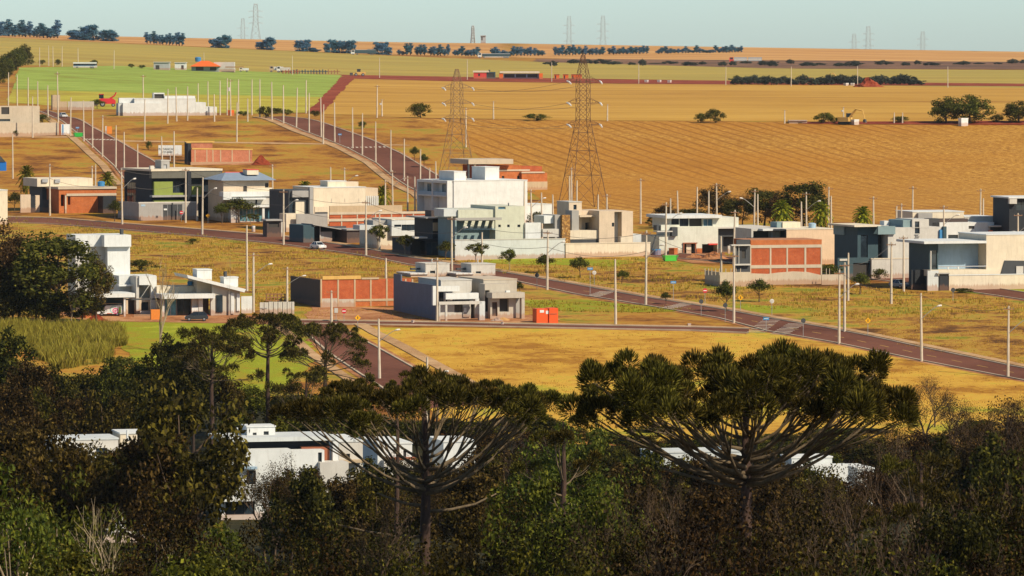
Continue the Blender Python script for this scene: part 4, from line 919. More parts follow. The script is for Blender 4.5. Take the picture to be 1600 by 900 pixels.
HS('red_depot', 738, 123, 0, 'red walled depot with pale roof beside the red earth road', [('B', 'wall', 740, 113.5, 760, 121, 0, 20, 'red', dict(holes=[(747, 115, 750, 119, 'o')])), ('B', 'bay', 760.3, 112.5, 774, 121, 2, 20, 'darkteal', dict(holes=[(762, 114, 772, 120.5, 'o')])), ('b', 'roof', 739, 110.6, 764, 113, -.4, 22, 'cream'), ('b', 'roof_box', 763, 109, 766, 112, 5, 8, 'charcoal')], 'depot')
HS('long_depot_shed', 782, 123, 0, 'long open sided depot shed with pale roof and orange ends', [('B', 'wall', 780, 114.5, 786, 121.5, 0, 20, 'orange', {}), ('B', 'open_bay', 786.5, 115, 842, 121.5, 2, 20, 'skyblue', dict(holes=[(788, 116, 804, 121, 'o'), (806, 116, 822, 121, 'o'), (824, 116, 840, 121, 'o')])), ('b', 'roof', 781, 111.6, 843, 114.2, -.4, 22, 'cream'), ('B', 'wall', 842.3, 114.7, 848, 121.5, 0, 20, 'orange', {})], 'depot')
for i, (a, b) in enumerate(((866, 874), (880, 888), (893, 909))):
    HS('orange_container', a, 123.5, 0, 'orange container behind the tall pylon, %s' % ('nearest the long shed', 'in the middle of the three', 'widest of the three')[i], [('B', 'wall', a, 116.5, b, 123.5, 0, 10, 'orange', dict(holes=[(a + 1, 118, a + 3, 123, 'o')])), ('b', 'roof', a - .4, 116, b + .4, 116.7, -.3, 10.3, 'rust')], 'container')
HS('field_shed', 1233, 193, 0, 'low cream shed at the edge of the stubble field', [('B', 'wall', 1233, 188.5, 1261, 194, 0, 6, 'cream', dict(holes=[(1247, 191.5, 1253, 193.8, 'o')])), ('b', 'roof', 1232.4, 188, 1261.6, 188.8, -.4, 6.4, 'lightgrey')], 'shed')
HS('red_cabin', 1257, 131, 0, 'small red-orange cabin in front of the far dark trees', [('B', 'wall', 1257.5, 121.5, 1267.5, 131, 0, 8, 'orange', dict(holes=[(1260, 124, 1262, 127, 'o')])), ('b', 'roof', 1257, 121, 1268, 121.8, -.5, 8.5, 'rust')], 'cabin')
HS('crest_shed', 750, 65, 0, 'small grey-blue building standing on the far crest', [('B', 'wall', 751, 56, 759, 66, 0, 12, 'steel', dict(holes=[(752, 58, 754, 63, 'o')])), ('b', 'roof', 750.5, 55.3, 759.5, 56.2, -1, 13, 'steel')], 'building')

# --- houses in the valley behind the front wood (their feet are hidden): placed by distance
class VHouse(House):
    def __init__(s, name, u, d, yaw, label, cat='house'):
        p = AT(u, d)
        s.root = thing(name, p, label, cat, R(yaw)); s.p = p; s.c, s.sn = math.cos(R(yaw)), math.sin(R(yaw))
        q = CAM - p
        s.cam = Vector((q.x * s.c + q.y * s.sn, -q.x * s.sn + q.y * s.c, q.z))
def VH(name, u, d, yaw, label, spec):
    h = VHouse(name, u, d, yaw, label)
    for it in spec:
        a = it[0]
        kw = it[9] if len(it) > 9 else {}
        if a == 'B': h.block(*it[1:9], **kw)
        elif a == 'b': h.box(*it[1:9], **kw)
        elif a == 'V': h.pipe(*it[1:])
VH('valley_house', 360, 560, 14, 'white valley house with black and red upper floor and roof hut', [
    ('B', 'upper_floor', 355, 688, 514, 722, 2, 7.6, 'black', dict(base=False, holes=[(360, 700, 380, 720, 'w')])), ('b', 'roof_slab', 345, 684.5, 525, 688, .5, 8, 'bluegrey'), ('b', 'red_panel', 471, 698, 515, 722, 1.2, 1.98, 'rust'), ('b', 'white_pier', 520, 686.5, 529, 722, .6, 1.6, 'white'), ('B', 'roof_hut', 386, 667.5, 430, 688, 4, 7, 'white', dict(base=False, cope='white', holes=[(395, 676, 401, 686, 'w'), (412, 674, 420, 681, 'w')])), ('V', 371, 668, 684, 7, .18, 'white'),
    ('B', 'lower_floor', 345, 704, 455, 790, -1, 1.1, 'white', dict(holes=[(358, 735, 375, 757, 'o'), (385, 735, 400, 757, 'w'), (352, 783, 398, 804, 'w')])), ('B', 'middle_wall', 455.5, 704, 507, 790, -.8, 1.15, 'white', dict(holes=[(497, 707, 503, 722, 'w')])), ('b', 'terrace', 500, 723, 545, 790, -2, 1, 'lightgrey', dict(base=True)), ('b', 'ledge', 347, 767, 400, 783, -2.2, -1.05, 'white'), ('b', 'blue_awning', 372, 730, 402, 733, -1.8, -1.05, 'skyblue')])
VH('valley_house', 540, 575, 14, 'small white valley house stepping down right of the black and red floor', [
    ('B', 'wall', 529.5, 690.5, 567, 790, 2, 12, 'lightgrey', dict(cope='white', holes=[(541, 709, 547, 718, 'w')])), ('b', 'roof_edge', 528, 720, 570, 723, .4, 2, 'tan')])
VH('valley_house', 640, 590, 14, 'white valley house with reddish ledge seen through the big umbrella pine', [
    ('B', 'wall', 590, 694, 644, 780, 2, 12, 'white', dict(cope='white', holes=[(630, 704, 635, 714, 'o')])), ('B', 'right_wall', 693, 691, 744, 780, 4, 12, 'white', dict(cope='white')), ('b', 'red_ledge', 607, 715.5, 650, 719, 1, 1.98, 'rust'), ('B', 'terrace', 600, 720, 646, 790, .4, 1.9, 'lightgrey', {})])
VH('valley_house', 110, 540, 14, 'white valley house half hidden by trees at lower left', [
    ('B', 'wall', 84, 688, 185, 790, 1, 7, 'lightgrey', dict(cope='bluegrey', holes=[(100, 700, 120, 716, 'w'), (150, 700, 168, 716, 'w')])), ('B', 'roof_hut', 188, 678, 232, 700, 4, 9, 'cream', dict(base=False, cope='white', holes=[(199, 682, 204, 689, 'w')])), ('B', 'lower_floor', 90, 715, 250, 830, -1.5, .9, 'white', dict(holes=[(110, 730, 140, 745, 'w'), (165, 730, 190, 748, 'w'), (210, 730, 230, 748, 'w')])), ('V', 199, 672, 690, 3, .12, 'white')])
VH('valley_house', 190, 520, 14, 'low white valley wall deep among the lower left trees', [
    ('B', 'wall', 110, 815, 270, 880, 0, 10, 'white', dict(cope='white', holes=[(150, 822, 165, 840, 'w')])), ('b', 'red_door', 270.5, 862, 285, 892, .4, .8, 'orange', dict(base=True))])
VH('valley_house', 1060, 560, 14, 'pale house behind the trunk of the right umbrella pine', [
    ('B', 'wall', 1020, 708, 1160, 790, 1, 6, 'bluegrey', dict(cope='bluegrey', holes=[(1050, 716, 1070, 726, 'w')])), ('b', 'roof_fin', 1115, 699, 1140, 708, 2, 4, 'skyblue')])
VH('valley_house', 1250, 560, 14, 'white house and low wing right of the umbrella pine', [
    ('B', 'wall', 1237, 716, 1300, 790, 2, 6, 'bluegrey', dict(cope='white')), ('B', 'front_wall', 1245, 727, 1325, 800, .4, 1.9, 'white', dict(holes=[(1262, 735, 1275, 745, 'w')])), ('B', 'right_wing', 1340, 733, 1365, 800, 2, 8, 'white', dict(cope='white')), ('V', 1223, 710, 725, 4, .15, 'lightgrey')])
# ------------------------------------------------------------------ poles
M_pole = paint('pole_concrete', (0.56, 0.48, 0.37), 0.9, 0.25, 0.5)
M_galv = paint('galvanised_steel', (0.42, 0.43, 0.42), 0.5, 0.2, 1.0, 0.6)
M_lampw = paint('lamp_housing', (0.72, 0.70, 0.64), 0.5)
M_insul = paint('insulator', (0.20, 0.17, 0.15), 0.4)
def pole_proto(kind):
    root = thing('utility_pole', (0, 0, 0))
    H = 10.5
    mb = MB(); mb.tube([(0, 0, -1.0), (0, 0, H)], [0.25, 0.14], 8)
    mb.build('shaft', M_pole, root)
    if 'x' in kind:
        m = MB().box(-.85, .85, -.2, -.08, H - .55, H - .42); m.build('crossarm', P('wood'), root)
        for x in (-.75, -.25, .25, .75):
            MB().tube([(x, -.14, H - .42), (x, -.14, H - .22)], [.05, .03], 6).build('insulator', M_insul, root)
    if 'r' in kind:
        for z in (H - 2.0, H - 2.4, H - 2.8): pass
        MB().box(-.04, .04, -.26, -.12, H - 3.0, H - 1.9).build('rack', M_galv, root)
    if 't' in kind:
        MB().tube([(-.5, -.3, H - 3.4), (-.5, -.3, H - 2.3)], [.32, .32], 10).build('transformer', P('lightgrey'), root)
    if 'L' in kind or 'l' in kind:
        s = 1 if 'L' in kind else -1
        z0 = H * 0.62
        MB().tube([(0, -.1, z0), (s * 1.0, -.25, z0 + .9), (s * 2.1, -.4, z0 + 1.75), (s * 2.6, -.45, z0 + 1.95)], [.06, .055, .05, .05], 6).build('lamp_arm', M_galv, root)
        mb = MB(); mb.tube([(s * 2.5, -.45, z0 + 1.93), (s * 2.75, -.46, z0 + 2.0), (s * 3.15, -.5, z0 + 2.05), (s * 3.25, -.5, z0 + 2.05)], [.07, .16, .15, .06], 8)
        mb.build('lamp_head', M_lampw, root)
    note_kids(root)
    return root
POLES = {kd: pole_proto(kd) for kd in ('x', 'p', 'L', 'xL', 'xl', 'xt')}
_pu = {kd: False for kd in POLES}
def base_for(u, vtop, H):
    lo, hi = vtop + 5, vtop + 200
    for _ in range(40):
        m = (lo + hi) / 2
        g = G(u, m)
        top = g.z + H
        # row of the top
        q = top - VZ(vtop, g.y)
        if q > 0: lo = m
        else: hi = m
    return (lo + hi) / 2
def place_pole(u, vt, vb, kind, label, group, rz=0.0):
    if vb is None: vb = base_for(u, vt, 10.3)
    g = G(u, vb)
    H = VZ(vt, g.y) - g.z
    src = POLES[kind]; sc = H / 10.5
    rz += random.uniform(-.25, .25)
    o = src if not _pu[kind] else copy_tree(src, g)
    o.location = g; o.rotation_euler = (random.gauss(0, .008), random.gauss(0, .010), rz); o.scale = (1, 1, sc)
    if not _pu[kind]: _pu[kind] = True
    tag(o, label, 'pole', group)
    return g, H
RUNS = {
 'up the left hill street': [(13, 113, 165, 'p'), (27, 117, 165, 'p'), (44, 121, 168, 'p'), (59, 127, 172, 'p'), (75, 133, 183, 'p'), (91, 112, 191, 'x'), (110, 152, 213, 'p'), (131, 157, 221, 'p'), (144.5, 164, 231, 'p'), (160, 180, 245, 'x'), (181, 196, 261, 'p'), (194, 206, 266, 'p'), (215, 225, 285, 'p')],
 'along the right hill street': [(406, 124, 184, 'p'), (425, 128, 188, 'p'), (443, 133, 193, 'p'), (463, 137, 199, 'p'), (478, 125, 177, 'p'), (483, 145, 207, 'p'), (502, 152, 214, 'p'), (505, 163, 225, 'p'), (523, 160, 222, 'p'), (551, 168, 232, 'p'), (566, 177, 242, 'p'), (587, 190, 254, 'p'), (589, 133, 184, 'x'), (610.6, 203, 269, 'p'), (631.5, 217, 283, 'p'), (656.5, 233, 301, 'p'), (671, 262, 325, 'p'), (681.5, 252, 312, 'p')],
 'behind the long white building': [(309.5, 130, 172, 'p'), (325, 127, 172, 'p'), (335, 147, 190, 'p'), (344, 126, 180, 'p'), (355, 122, 180, 'p'), (360.5, 124, 181, 'xt'), (372.5, 124, 180, 'p'), (387, 154, 190, 'p'), (393.5, 124, 180, 'p'), (262, 139, None, 'p'), (276, 136, None, 'p'), (293, 135, None, 'p')],
 'on the open hillside grass': [(51, 151, 215, 'p'), (20, 210, 279, 'p'), (224, 117, 176, 'x'), (226, 155, 220, 'p'), (370, 160, 222, 'p'), (254, 213, 265, 'p'), (272, 205, 264, 'p'), (728, 168, 230, 'x')],
 'along the far red road': [(62, 74, 104, 'p'), (76, 71, 103, 'p'), (83, 72, 104, 'p'), (97, 72, 104, 'p'), (122, 75, 103, 'p'), (178, 78, 108, 'p'), (319, 82, 111, 'p'), (457, 87, 117, 'p'), (593, 90, 122, 'p'), (730, 93, 125, 'p'), (862, 97, 128, 'p'), (998, 99, 131, 'p'), (1134, 104, 133, 'p'), (1236, 104, 135, 'p'), (1340, 103, 136, 'p'), (1481, 104, 137, 'p')],
 'at the edge of the ripe field': [(949, 163, 189, 'x'), (1318, 167, 190, 'xt'), (1226, 172, 193, 'x'), (1397, 176, 193, 'p'), (1410, 176, 193, 'p'), (771, 158, 186, 'x'), (597, 155, 182, 'xt')],
 'before the avenue houses': [(78, 256, 337, 'x'), (54, 277, 312, 'p'), (191, 263, 351, 'xL'), (290, 262, 348, 'x'), (308, 293, 345, 'p'), (316, 277, 367, 'L'), (443, 296, 383, 'xL'), (491.6, 323, 352, 'p'), (542, 330, 362, 'p'), (572, 313, 400, 'xL'), (593, 333, 392, 'L'), (706, 338, 428, 'xL'), (753, 363, 412, 'p'), (855, 360, 453, 'xL')],
 'behind houses left of the pylon': [(149, 257, None, 'p'), (144.5, 259, None, 'x'), (613.5, 266, None, 'xL'), (637, 275, None, 'x'), (648.5, 276, None, 'p'), (602, 281, None, 'x'), (517, 261, None, 'p'), (538.5, 262, None, 'xL'), (426, 257, None, 'x'), (728, 275, None, 'L'), (819, 283, None, 'p'), (831, 296, None, 'xL'), (847, 301, None, 'p'), (865, 304, None, 'p')],
 'behind houses right of the pylon': [(890, 275, None, 'p'), (893, 262, None, 'x'), (901, 282, None, 'p'), (934, 304, None, 'p'), (948, 303, None, 'x'), (1001, 279, None, 'x'), (1047.6, 310, None, 'p'), (1060, 298, None, 'p'), (1089, 292, None, 'p'), (1107, 298, None, 'p'), (1120, 286, None, 'xL'), (1178, 296, None, 'xl'), (1184, 303, None, 'p'), (1252.5, 315, None, 'p'), (1260, 300, None, 'xL'), (1294, 292, None, 'x'), (1299, 306, None, 'p'), (1365, 307, None, 'x'), (1400, 322, None, 'p'), (1408, 318, None, 'x'), (1425.5, 291, None, 'x'), (1475, 321, None, 'xL'), (1531.5, 295, None, 'x'), (1536, 310, None, 'p'), (1590.5, 333, None, 'xL')],
 'on the near side of the avenue': [(386, 352, 455, 'p'), (396, 395, 488, 'xL'), (448.5, 417, 490, 'xL'), (518, 454, 505, 'x'), (593, 498, 592, 'L'), (603, 403, 437, 'p'), (667, 558, None, 'L'), (683, 403, 503, 'x'), (962, 405, 508, 'p'), (1009, 360, 477, 'xL'), (1040, 316, 408, 'xL'), (1127, 369, 446, 'p'), (1146, 328, 415, 'x'), (1146.6, 395, 505, 'x'), (1311, 422, 538, 'xL'), (1319.5, 410, 519, 'x'), (1325, 395, 470, 'p'), (1392.5, 378, 475, 'x'), (1412, 368, 456, 'x'), (1440, 458, 565, 'L'), (1575, 478, 590, 'xL')],
}
POLE_AT = {}
def all_poles():
    for run, ps in RUNS.items():
        ps = sorted(ps)
        for i, (u, vt, vb, kd) in enumerate(ps):
            lab = ('concrete lamp pole, ' if 'L' in kd or 'l' in kd else 'concrete pole, ') + ordn(i) + ' from the left ' + run
            POLE_AT[u] = place_pole(u, vt, vb, kd, lab, 'poles ' + run, 0.0)
all_poles()
for kd, used in _pu.items():
    if not used:
        r = POLES[kd]
        for c in list(r.children): bpy.data.objects.remove(c)
        bpy.data.objects.remove(r)

M_cable = paint('cable', (0.10, 0.09, 0.08), 0.6)
def cable(a, b, sag, label, r=0.034, group='overhead cables'):
    n = 12
    pts = []
    for i in range(n + 1):
        t = i / n
        p = a.lerp(b, t); p.z -= sag * 4 * t * (1 - t)
        pts.append(p - a)
    o = MB().tube(pts, r, 4).build('overhead_cable', M_cable)
    o.location = a
    tag(o, label, 'cable', group)
def span(u0, u1, f0=0.97, f1=0.97, sag=1.0, lab=''):
    (g0, h0), (g1, h1) = POLE_AT[u0], POLE_AT[u1]
    cable(g0 + Vector((0, -.2, h0 * f0)), g1 + Vector((0, -.2, h1 * f1)), sag, lab)
for u0, u1, nm in ((78, 191, 'past the brick and palm corner'), (191, 290, 'in front of the black and green house'), (290, 443, 'in front of the shop house'), (443, 572, 'above the dark sheds'), (572, 706, 'in front of the white box house'), (706, 855, 'in front of the sage house'), (855, 1009, 'in front of the cream boundary wall')):
    span(u0, u1, .97, .97, 1.1, 'thin upper overhead cable ' + nm)
    span(u0, u1, .72, .72, 1.3, 'thin lower overhead cable ' + nm)
for u0, u1, nm in ((1009, 1146.6, 'left of the brick shell'), (1392.5, 1319.5, 'by the dark blue house'), (1440, 1575, 'over the avenue at right'), (1311, 1440, 'over the avenue below the brick shell')):
    span(u0, u1, .97, .97, 1.2, 'thin overhead cable ' + nm)

# ------------------------------------------------------------------ lattice pylons
M_lat = paint('weathered_lattice_steel', (0.16, 0.085, 0.05), 0.7, 0.3, 0.3)
M_latp = paint('pale_lattice_steel', (0.26, 0.17, 0.10), 0.7, 0.3, 0.3)
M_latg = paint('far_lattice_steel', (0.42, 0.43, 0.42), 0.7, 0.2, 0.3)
M_glassins = paint('white_insulator', (0.75, 0.72, 0.66), 0.4)
def pylon(name, loc, H, base, waist, top_w, mats, label, rz=0.3, r=0.09, levels=12, arms=True, armw=4.0, cat='pylon'):
    root = thing(name, loc, label, cat, rz)
    def half(t):  # half width at height share t
        return base / 2 + (waist / 2 - base / 2) * min(1, t / 0.58) if t < 0.58 else waist / 2 + (top_w / 2 - waist / 2) * max(0, (t - .84) / .16)
    ts = [0.0]
    while ts[-1] < 0.985:
        ts.append(min(1.0, ts[-1] + max(0.025, half(ts[-1]) * 1.7 / H)))
    corner = lambda i, t: Vector(((1, 1, -1, -1)[i] * half(t), (1, -1, -1, 1)[i] * half(t), t * H))
    for i in range(4):
        MB().tube([corner(i, t) for t in ts], [r * (1.25 - .5 * t) for t in ts], 4).build('leg', mats[i % 2], root)
    for i in range(4):
        mb = MB(); j = (i + 1) % 4
        for a, b in zip(ts[:-1], ts[1:]):
            mb.tube([corner(i, a), corner(j, b)], r * .62, 4, False); mb.tube([corner(j, a), corner(i, b)], r * .62, 4, False); mb.tube([corner(i, b), corner(j, b)], r * .55, 4, False)
        mb.build('bracing', mats[(i + 1) % 2], root)
    if arms:
        for lv, t in enumerate((0.54, 0.68, 0.82)):
            for s in (-1, 1):
                mb = MB(); w = half(t); z = t * H; tip = Vector((s * armw, 0, z + .2))
                for y in (-w, w):
                    mb.tube([(s * w, y, z), tip], r * .7, 4); mb.tube([(s * w, y, z + 1.3), tip], r * .6, 4)
                for f in (.35, .65):
                    a = Vector((s * w, 0, z)).lerp(tip, f); mb.tube([a, a + Vector((0, 0, 1.2 * (1 - f)))], r * .5, 4)
                arm = mb.build('crossarm', mats[0], root)
                MB().tube([tip, tip + Vector((-s * .1, -1.3, -.25)), tip + Vector((-s * .2, -2.4, -.7))], [.16, .24, .16], 7).build('insulator_string', M_glassins, arm)
    return root
g1 = G(911, 326); g2 = G(714, 279)
pylon('lattice_pylon', g1, VZ(84, g1.y) - g1.z, 9.5, 2.7, 0.6, (M_lat, M_lat), 'tall rust brown lattice pylon standing in front of the stubble field', 0.35, 0.075, armw=4.2)
pylon('lattice_pylon', g2, VZ(107, g2.y) - g2.z, 8.0, 2.6, 0.6, (M_latp, M_latp), 'slimmer pale brown lattice pylon left of the tall white house', 0.35, 0.072, armw=4.2)
def pylon_cables():
    for i, (t, s) in enumerate([(t, s) for t in (0.54, 0.68, 0.82) for s in (-1, 1)]):
        A = g2 + Vector((s * 4.2 * math.cos(.35), s * 4.2 * math.sin(.35), t * (VZ(107, g2.y) - g2.z)))
        B = g1 + Vector((s * 4.2 * math.cos(.35), s * 4.2 * math.sin(.35), t * (VZ(84, g1.y) - g1.z)))
        cable(A, B, 1.6, '%s %s power line strung between the two lattice pylons' % (('lowest', 'middle', 'topmost')[i // 2], ('rear', 'front')[i % 2]), 0.03, 'power lines between the pylons')
pylon_cables()
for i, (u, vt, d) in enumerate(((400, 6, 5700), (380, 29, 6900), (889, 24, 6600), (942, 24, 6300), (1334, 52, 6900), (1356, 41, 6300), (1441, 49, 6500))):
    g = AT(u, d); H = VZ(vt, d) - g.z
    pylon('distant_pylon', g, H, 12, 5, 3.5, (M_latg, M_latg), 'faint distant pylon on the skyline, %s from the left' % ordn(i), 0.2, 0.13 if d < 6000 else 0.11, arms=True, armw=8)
g = AT(739, 5250)
pylon('distant_mast', g, VZ(40, 5250) - g.z, 4, 2.6, 1.6, (M_latg, M_latg), 'slim grey mast on the far crest beside a small building', 0.2, 0.3, arms=False, cat='mast')

# ------------------------------------------------------------------ vehicles
M_tyre = paint('tyre_rubber', (0.02, 0.02, 0.02), 0.9)
M_rim = paint('wheel_rim', (0.35, 0.35, 0.36), 0.4, metal=0.6)
M_carglass = glassm('car_glass', (0.015, 0.02, 0.025), 0.05)
def carpaint(name, c): return paint(name, c, 0.25, 0.06, 0.4, 0.0, 0.6, 0.08)
def loft(mb, polys):
    n = len(polys[0]); vs = [p for pl in polys for p in pl]; fs = []
    for a in range(len(polys) - 1):
        for i in range(n): fs.append((a*n+i, (a+1)*n+i, (a+1)*n+(i+1) % n, a*n+(i+1) % n))
    fs.append(tuple(range(n))); fs.append(tuple((len(polys)-1)*n+i for i in range(n-1, -1, -1)))
    mb.add(vs, fs)
def wheels(root, xs, r, w, tw=.2):
    for x in xs:
        for s in (-1, 1):
            o = MB().tube([(x, s * (w - tw), r), (x, s * w, r)], r, 14).build('wheel', M_tyre, root)
            MB().tube([(x, s * w, r), (x, s * (w + .015), r)], r * .6, 10).build('rim', M_rim, o)
def car(name, u, v, rz, paintm, label, prof, cab, L, W=.86, hub=.31, axles=(-1.25, 1.3), cat='car', extra=None, loc=None):
    g = loc or G(u, v, .1)
    root = thing(name, g, label, cat, rz)
    mb = MB()
    sc = lambda pl, y, f: [(p[0], y, .62 + (p[1] - .62) * f) for p in pl]
    loft(mb, [sc(prof, -W, .86), sc(prof, -W + .10, 1), sc(prof, W - .10, 1), sc(prof, W, .86)])
    mb.build('body', paintm, root, False)
    zt = max(p[1] for p in cab); zb = min(p[1] for p in cab)
    wy = lambda z: W - .05 - (z - zb) / (zt - zb) * .22
    mb = MB(); loft(mb, [[(p[0], -wy(p[1]), p[1]) for p in cab], [(p[0], wy(p[1]), p[1]) for p in cab]])
    mb.build('window', M_carglass, root)
    top = [p for p in cab if p[1] > zt - .12]
    x0, x1 = min(p[0] for p in top), max(p[0] for p in top)
    MB().box(x0 - .03, x1 + .03, -wy(zt) - .02, wy(zt) + .02, zt - .03, zt + .05).build('roof', paintm, root)
    bot = sorted(p[0] for p in cab if p[1] < zb + .12)
    for s in (-1, 1):
        for xa, xb in ((bot[0], x0), (bot[-1], x1), ((bot[0] + bot[-1]) / 2 - .05, (x0 + x1) / 2 - .05)):
            MB().tube([(xa, s * (wy(zb) + .01), zb), (xb, s * (wy(zt) + .01), zt)], .05, 4).build('pillar', paintm, root)
    wheels(root, axles, hub, W + .01)
    for s in (-1, 1):
        MB().box(-L / 2 - .02, -L / 2 + .12, s * (W - .32) - .16, s * (W - .32) + .16, .62, .78).build('headlight', M_glassins, root)
        MB().box(L / 2 - .08, L / 2 + .03, s * (W - .2) - .1, s * (W - .2) + .1, .72, .98).build('tail_light', P('red'), root)
    if extra: extra(root)
    return root
HATCH = [(-1.95, .28), (-2.0, .55), (-1.9, .78), (-1.0, .95), (1.75, 1.0), (1.98, .85), (2.0, .5), (1.9, .28)]
HCAB = [(-1.15, .93), (-.45, 1.42), (.2, 1.5), (1.3, 1.45), (1.85, .98)]
car('hatchback_car', 307, 502, 0.08, carpaint('graphite_paint', (0.035, 0.04, 0.05)), 'dark graphite hatchback parked before the slanted roof house', HATCH, HCAB, 4.0)
SED = [(-2.1, .28), (-2.15, .55), (-2.0, .78), (-1.0, .92), (1.5, .97), (2.1, .92), (2.15, .5), (2.05, .28)]
SCAB = [(-1.1, .9), (-.4, 1.38), (.2, 1.44), (.95, 1.4), (1.6, .95)]
car('sedan_car', 497, 389.5, math.pi - 1.05, carpaint('white_car_paint', (0.75, 0.75, 0.73)), 'white car driving on the avenue past the dark sheds', SED, SCAB, 4.3)
car('sedan_car', 1405, 450.5, math.pi - 0.95, carpaint('blue_grey_paint', (0.16, 0.22, 0.28)), 'blue-grey car parked on the house street below the dark blue house', HATCH, HCAB, 4.0)
car('sedan_car', 98.5, 184, math.pi - 1.2, carpaint('silver_paint', (0.55, 0.56, 0.56)), 'silver car going up the left hill street', SED, SCAB, 4.3)
VAN = [(-2.05, .3), (-2.1, .6), (-2.0, .85), (-1.25, 1.05), (-.6, 1.75), (2.05, 1.85), (2.1, 1.0), (2.05, .3)]
VCAB = [(-1.15, 1.02), (-.62, 1.60), (-.5, 1.64), (.05, 1.64), (.05, 1.02)]
def van_extra(root):
    pk, gr, tl = paint('van_pink', (0.65, 0.08, 0.22)), paint('van_green', (0.35, 0.60, 0.06)), paint('van_teal', (0.10, 0.50, 0.42))
    def disc(name, x, z, r0, r1, m, y):
        mb = MB(); n = 20; vs = []
        for i in range(n):
            a = 2 * math.pi * i / n
            for r in (r0, r1):
                for yy in (y, y + .012): vs.append((x + r * math.cos(a), yy, z + r * math.sin(a)))
        fs = []
        for i in range(n):
            j = (i + 1) % n
            fs += [(4*i, 4*i+2, 4*j+2, 4*j), (4*i+2, 4*i+3, 4*j+3, 4*j+2), (4*i, 4*j, 4*j+1, 4*i+1), (4*i+1, 4*j+1, 4*j+3, 4*i+3)]
        mb.add(vs, fs); mb.build(name, m, root)
    disc('livery_ring', 1.05, .86, .33, .50, pk, -.885); disc('livery_ring', 1.05, .86, .05, .20, pk, -.885); disc('livery_arc', .72, 1.1, .52, .62, tl, -.882)
    MB().prism([(1.55, .45), (2.0, .45), (2.0, 1.55), (1.75, 1.6)], -.888, -.876).build('livery_panel', gr, root)
    MB().box(-.4, .5, -.885, -.875, .36, .47).build('livery_stripe', P('red'), root)
    MB().box(-1.3, 2.1, -.5, .5, 2.02, 2.1).build('roof_load', P('tan'), root)
    for x in (-.6, 1.6): MB().box(x, x + .06, -.6, .6, 1.8, 2.02).build('roof_rack', M_galv, root)
car('delivery_van', 171, 494, 0.06, carpaint('van_white', (0.74, 0.76, 0.76)), 'white delivery van with green and pink livery under the big left tree', VAN, VCAB, 4.2, .87, .32, (-1.3, 1.4), 'van', van_extra)

def boxcar(name, u, v, rz, label, cat, pieces, axles, r, W):
    g = G(u, v, .05)
    root = thing(name, g, label, cat, rz)
    for nm, x0, x1, z0, z1, m, w in pieces:
        if nm == 'cab':
            mb = MB(); pl = [(x0, z0), (x0 - .05, (z0 + z1) / 2), (x0 + .25, z1), (x1, z1), (x1, z0)]
            mb.prism(pl, -w, w); o = mb.build('cab', MT(m), root)
            MB().box(x0 + .0, x0 + .12, -w + .15, w - .15, (z0 + z1) / 2, z1 - .25).build('windscreen', M_carglass, o)
            MB().box(x0 + .5, x1 - .3, -w - .02, w + .02, (z0 + z1) / 2 + .05, z1 - .25).build('side_window', M_carglass, o)
        else:
            MB().box(x0, x1, -w, w, z0, z1).build(nm, MT(m) if m is not None else M_carglass, root)
    wheels(root, axles, r, W, .3)
    return root
boxcar('coach_bus', 133, 107, 0.0, 'white and dark blue coach on the far left road', 'bus', [('body', -6.5, 6.5, .4, 1.5, 'white', 1.28), ('window', -6.3, 5.6, 1.5, 2.6, None, 1.25), ('roof', -6.5, 6.2, 2.6, 3.4, 'white', 1.28), ('rear_panel', 5.6, 6.5, 1.5, 2.6, 'charcoal', 1.27), ('stripe', -6.4, 5.4, 1.25, 1.45, 'blue', 1.3)], (-4.3, 3.2, 4.4), .5, 1.3)
boxcar('tank_lorry', 772, 91, 0.0, 'white lorry with long dark trailer in front of the far pines', 'lorry', [('cab', -13, -10, .8, 4.2, 'white', 1.3), ('trailer', -9.6, 13, 1.3, 3.4, 'darkteal', 1.3), ('trailer_top', -9.4, 12.8, 3.4, 3.8, 'steel', 1.2), ('side_skirt', -8.5, 12, .6, 1.25, 'white', 1.28)], (-11.5, -8, 8, 9.5, 11), .6, 1.3)
boxcar('tank_lorry', 566, 86, 0.0, 'white cabbed lorry with dark trailer left of the tree clumps', 'lorry', [('cab', -9, -6, .8, 4.0, 'white', 1.3), ('trailer', -5.6, 11, 1.3, 4.0, 'darkteal', 1.3), ('trailer_top', -5.5, 10.8, 4.0, 4.3, 'steel', 1.2)], (-7.5, -4, 7, 8.5), .6, 1.3)
boxcar('grain_lorry', 1165, 98, 0.0, 'red cabbed lorry with two grey trailers at the far right scrub', 'lorry', [('cab', -12.5, -9.5, .8, 4.2, 'red', 1.3), ('trailer', -9, 1, 1.3, 4.2, 'steel', 1.3), ('trailer', 2, 12.5, 1.3, 4.2, 'steel', 1.3), ('trailer_stripe', -9, 12, 2.4, 2.9, 'cream', 1.32)], (-11, -7.5, -1, 3.5, 10.5, 11.8), .6, 1.3)
boxcar('tipper_lorry', 432, 113, 0.0, 'tan and white tipper lorry, left of two, in the far yard', 'lorry', [('cab', -4, -1.8, .8, 3.6, 'tan', 1.25), ('tipper_body', -1.5, 4, 1.2, 3.2, 'white', 1.25)], (-3, 1.5, 3), .55, 1.25)
boxcar('tipper_lorry', 443, 113.5, 0.0, 'white tipper lorry, right of two, in the far yard', 'lorry', [('cab', -4, -1.8, .8, 3.6, 'white', 1.25), ('tipper_body', -1.5, 4, 1.2, 3.0, 'lightgrey', 1.25)], (-3, 1.5, 3), .55, 1.25)
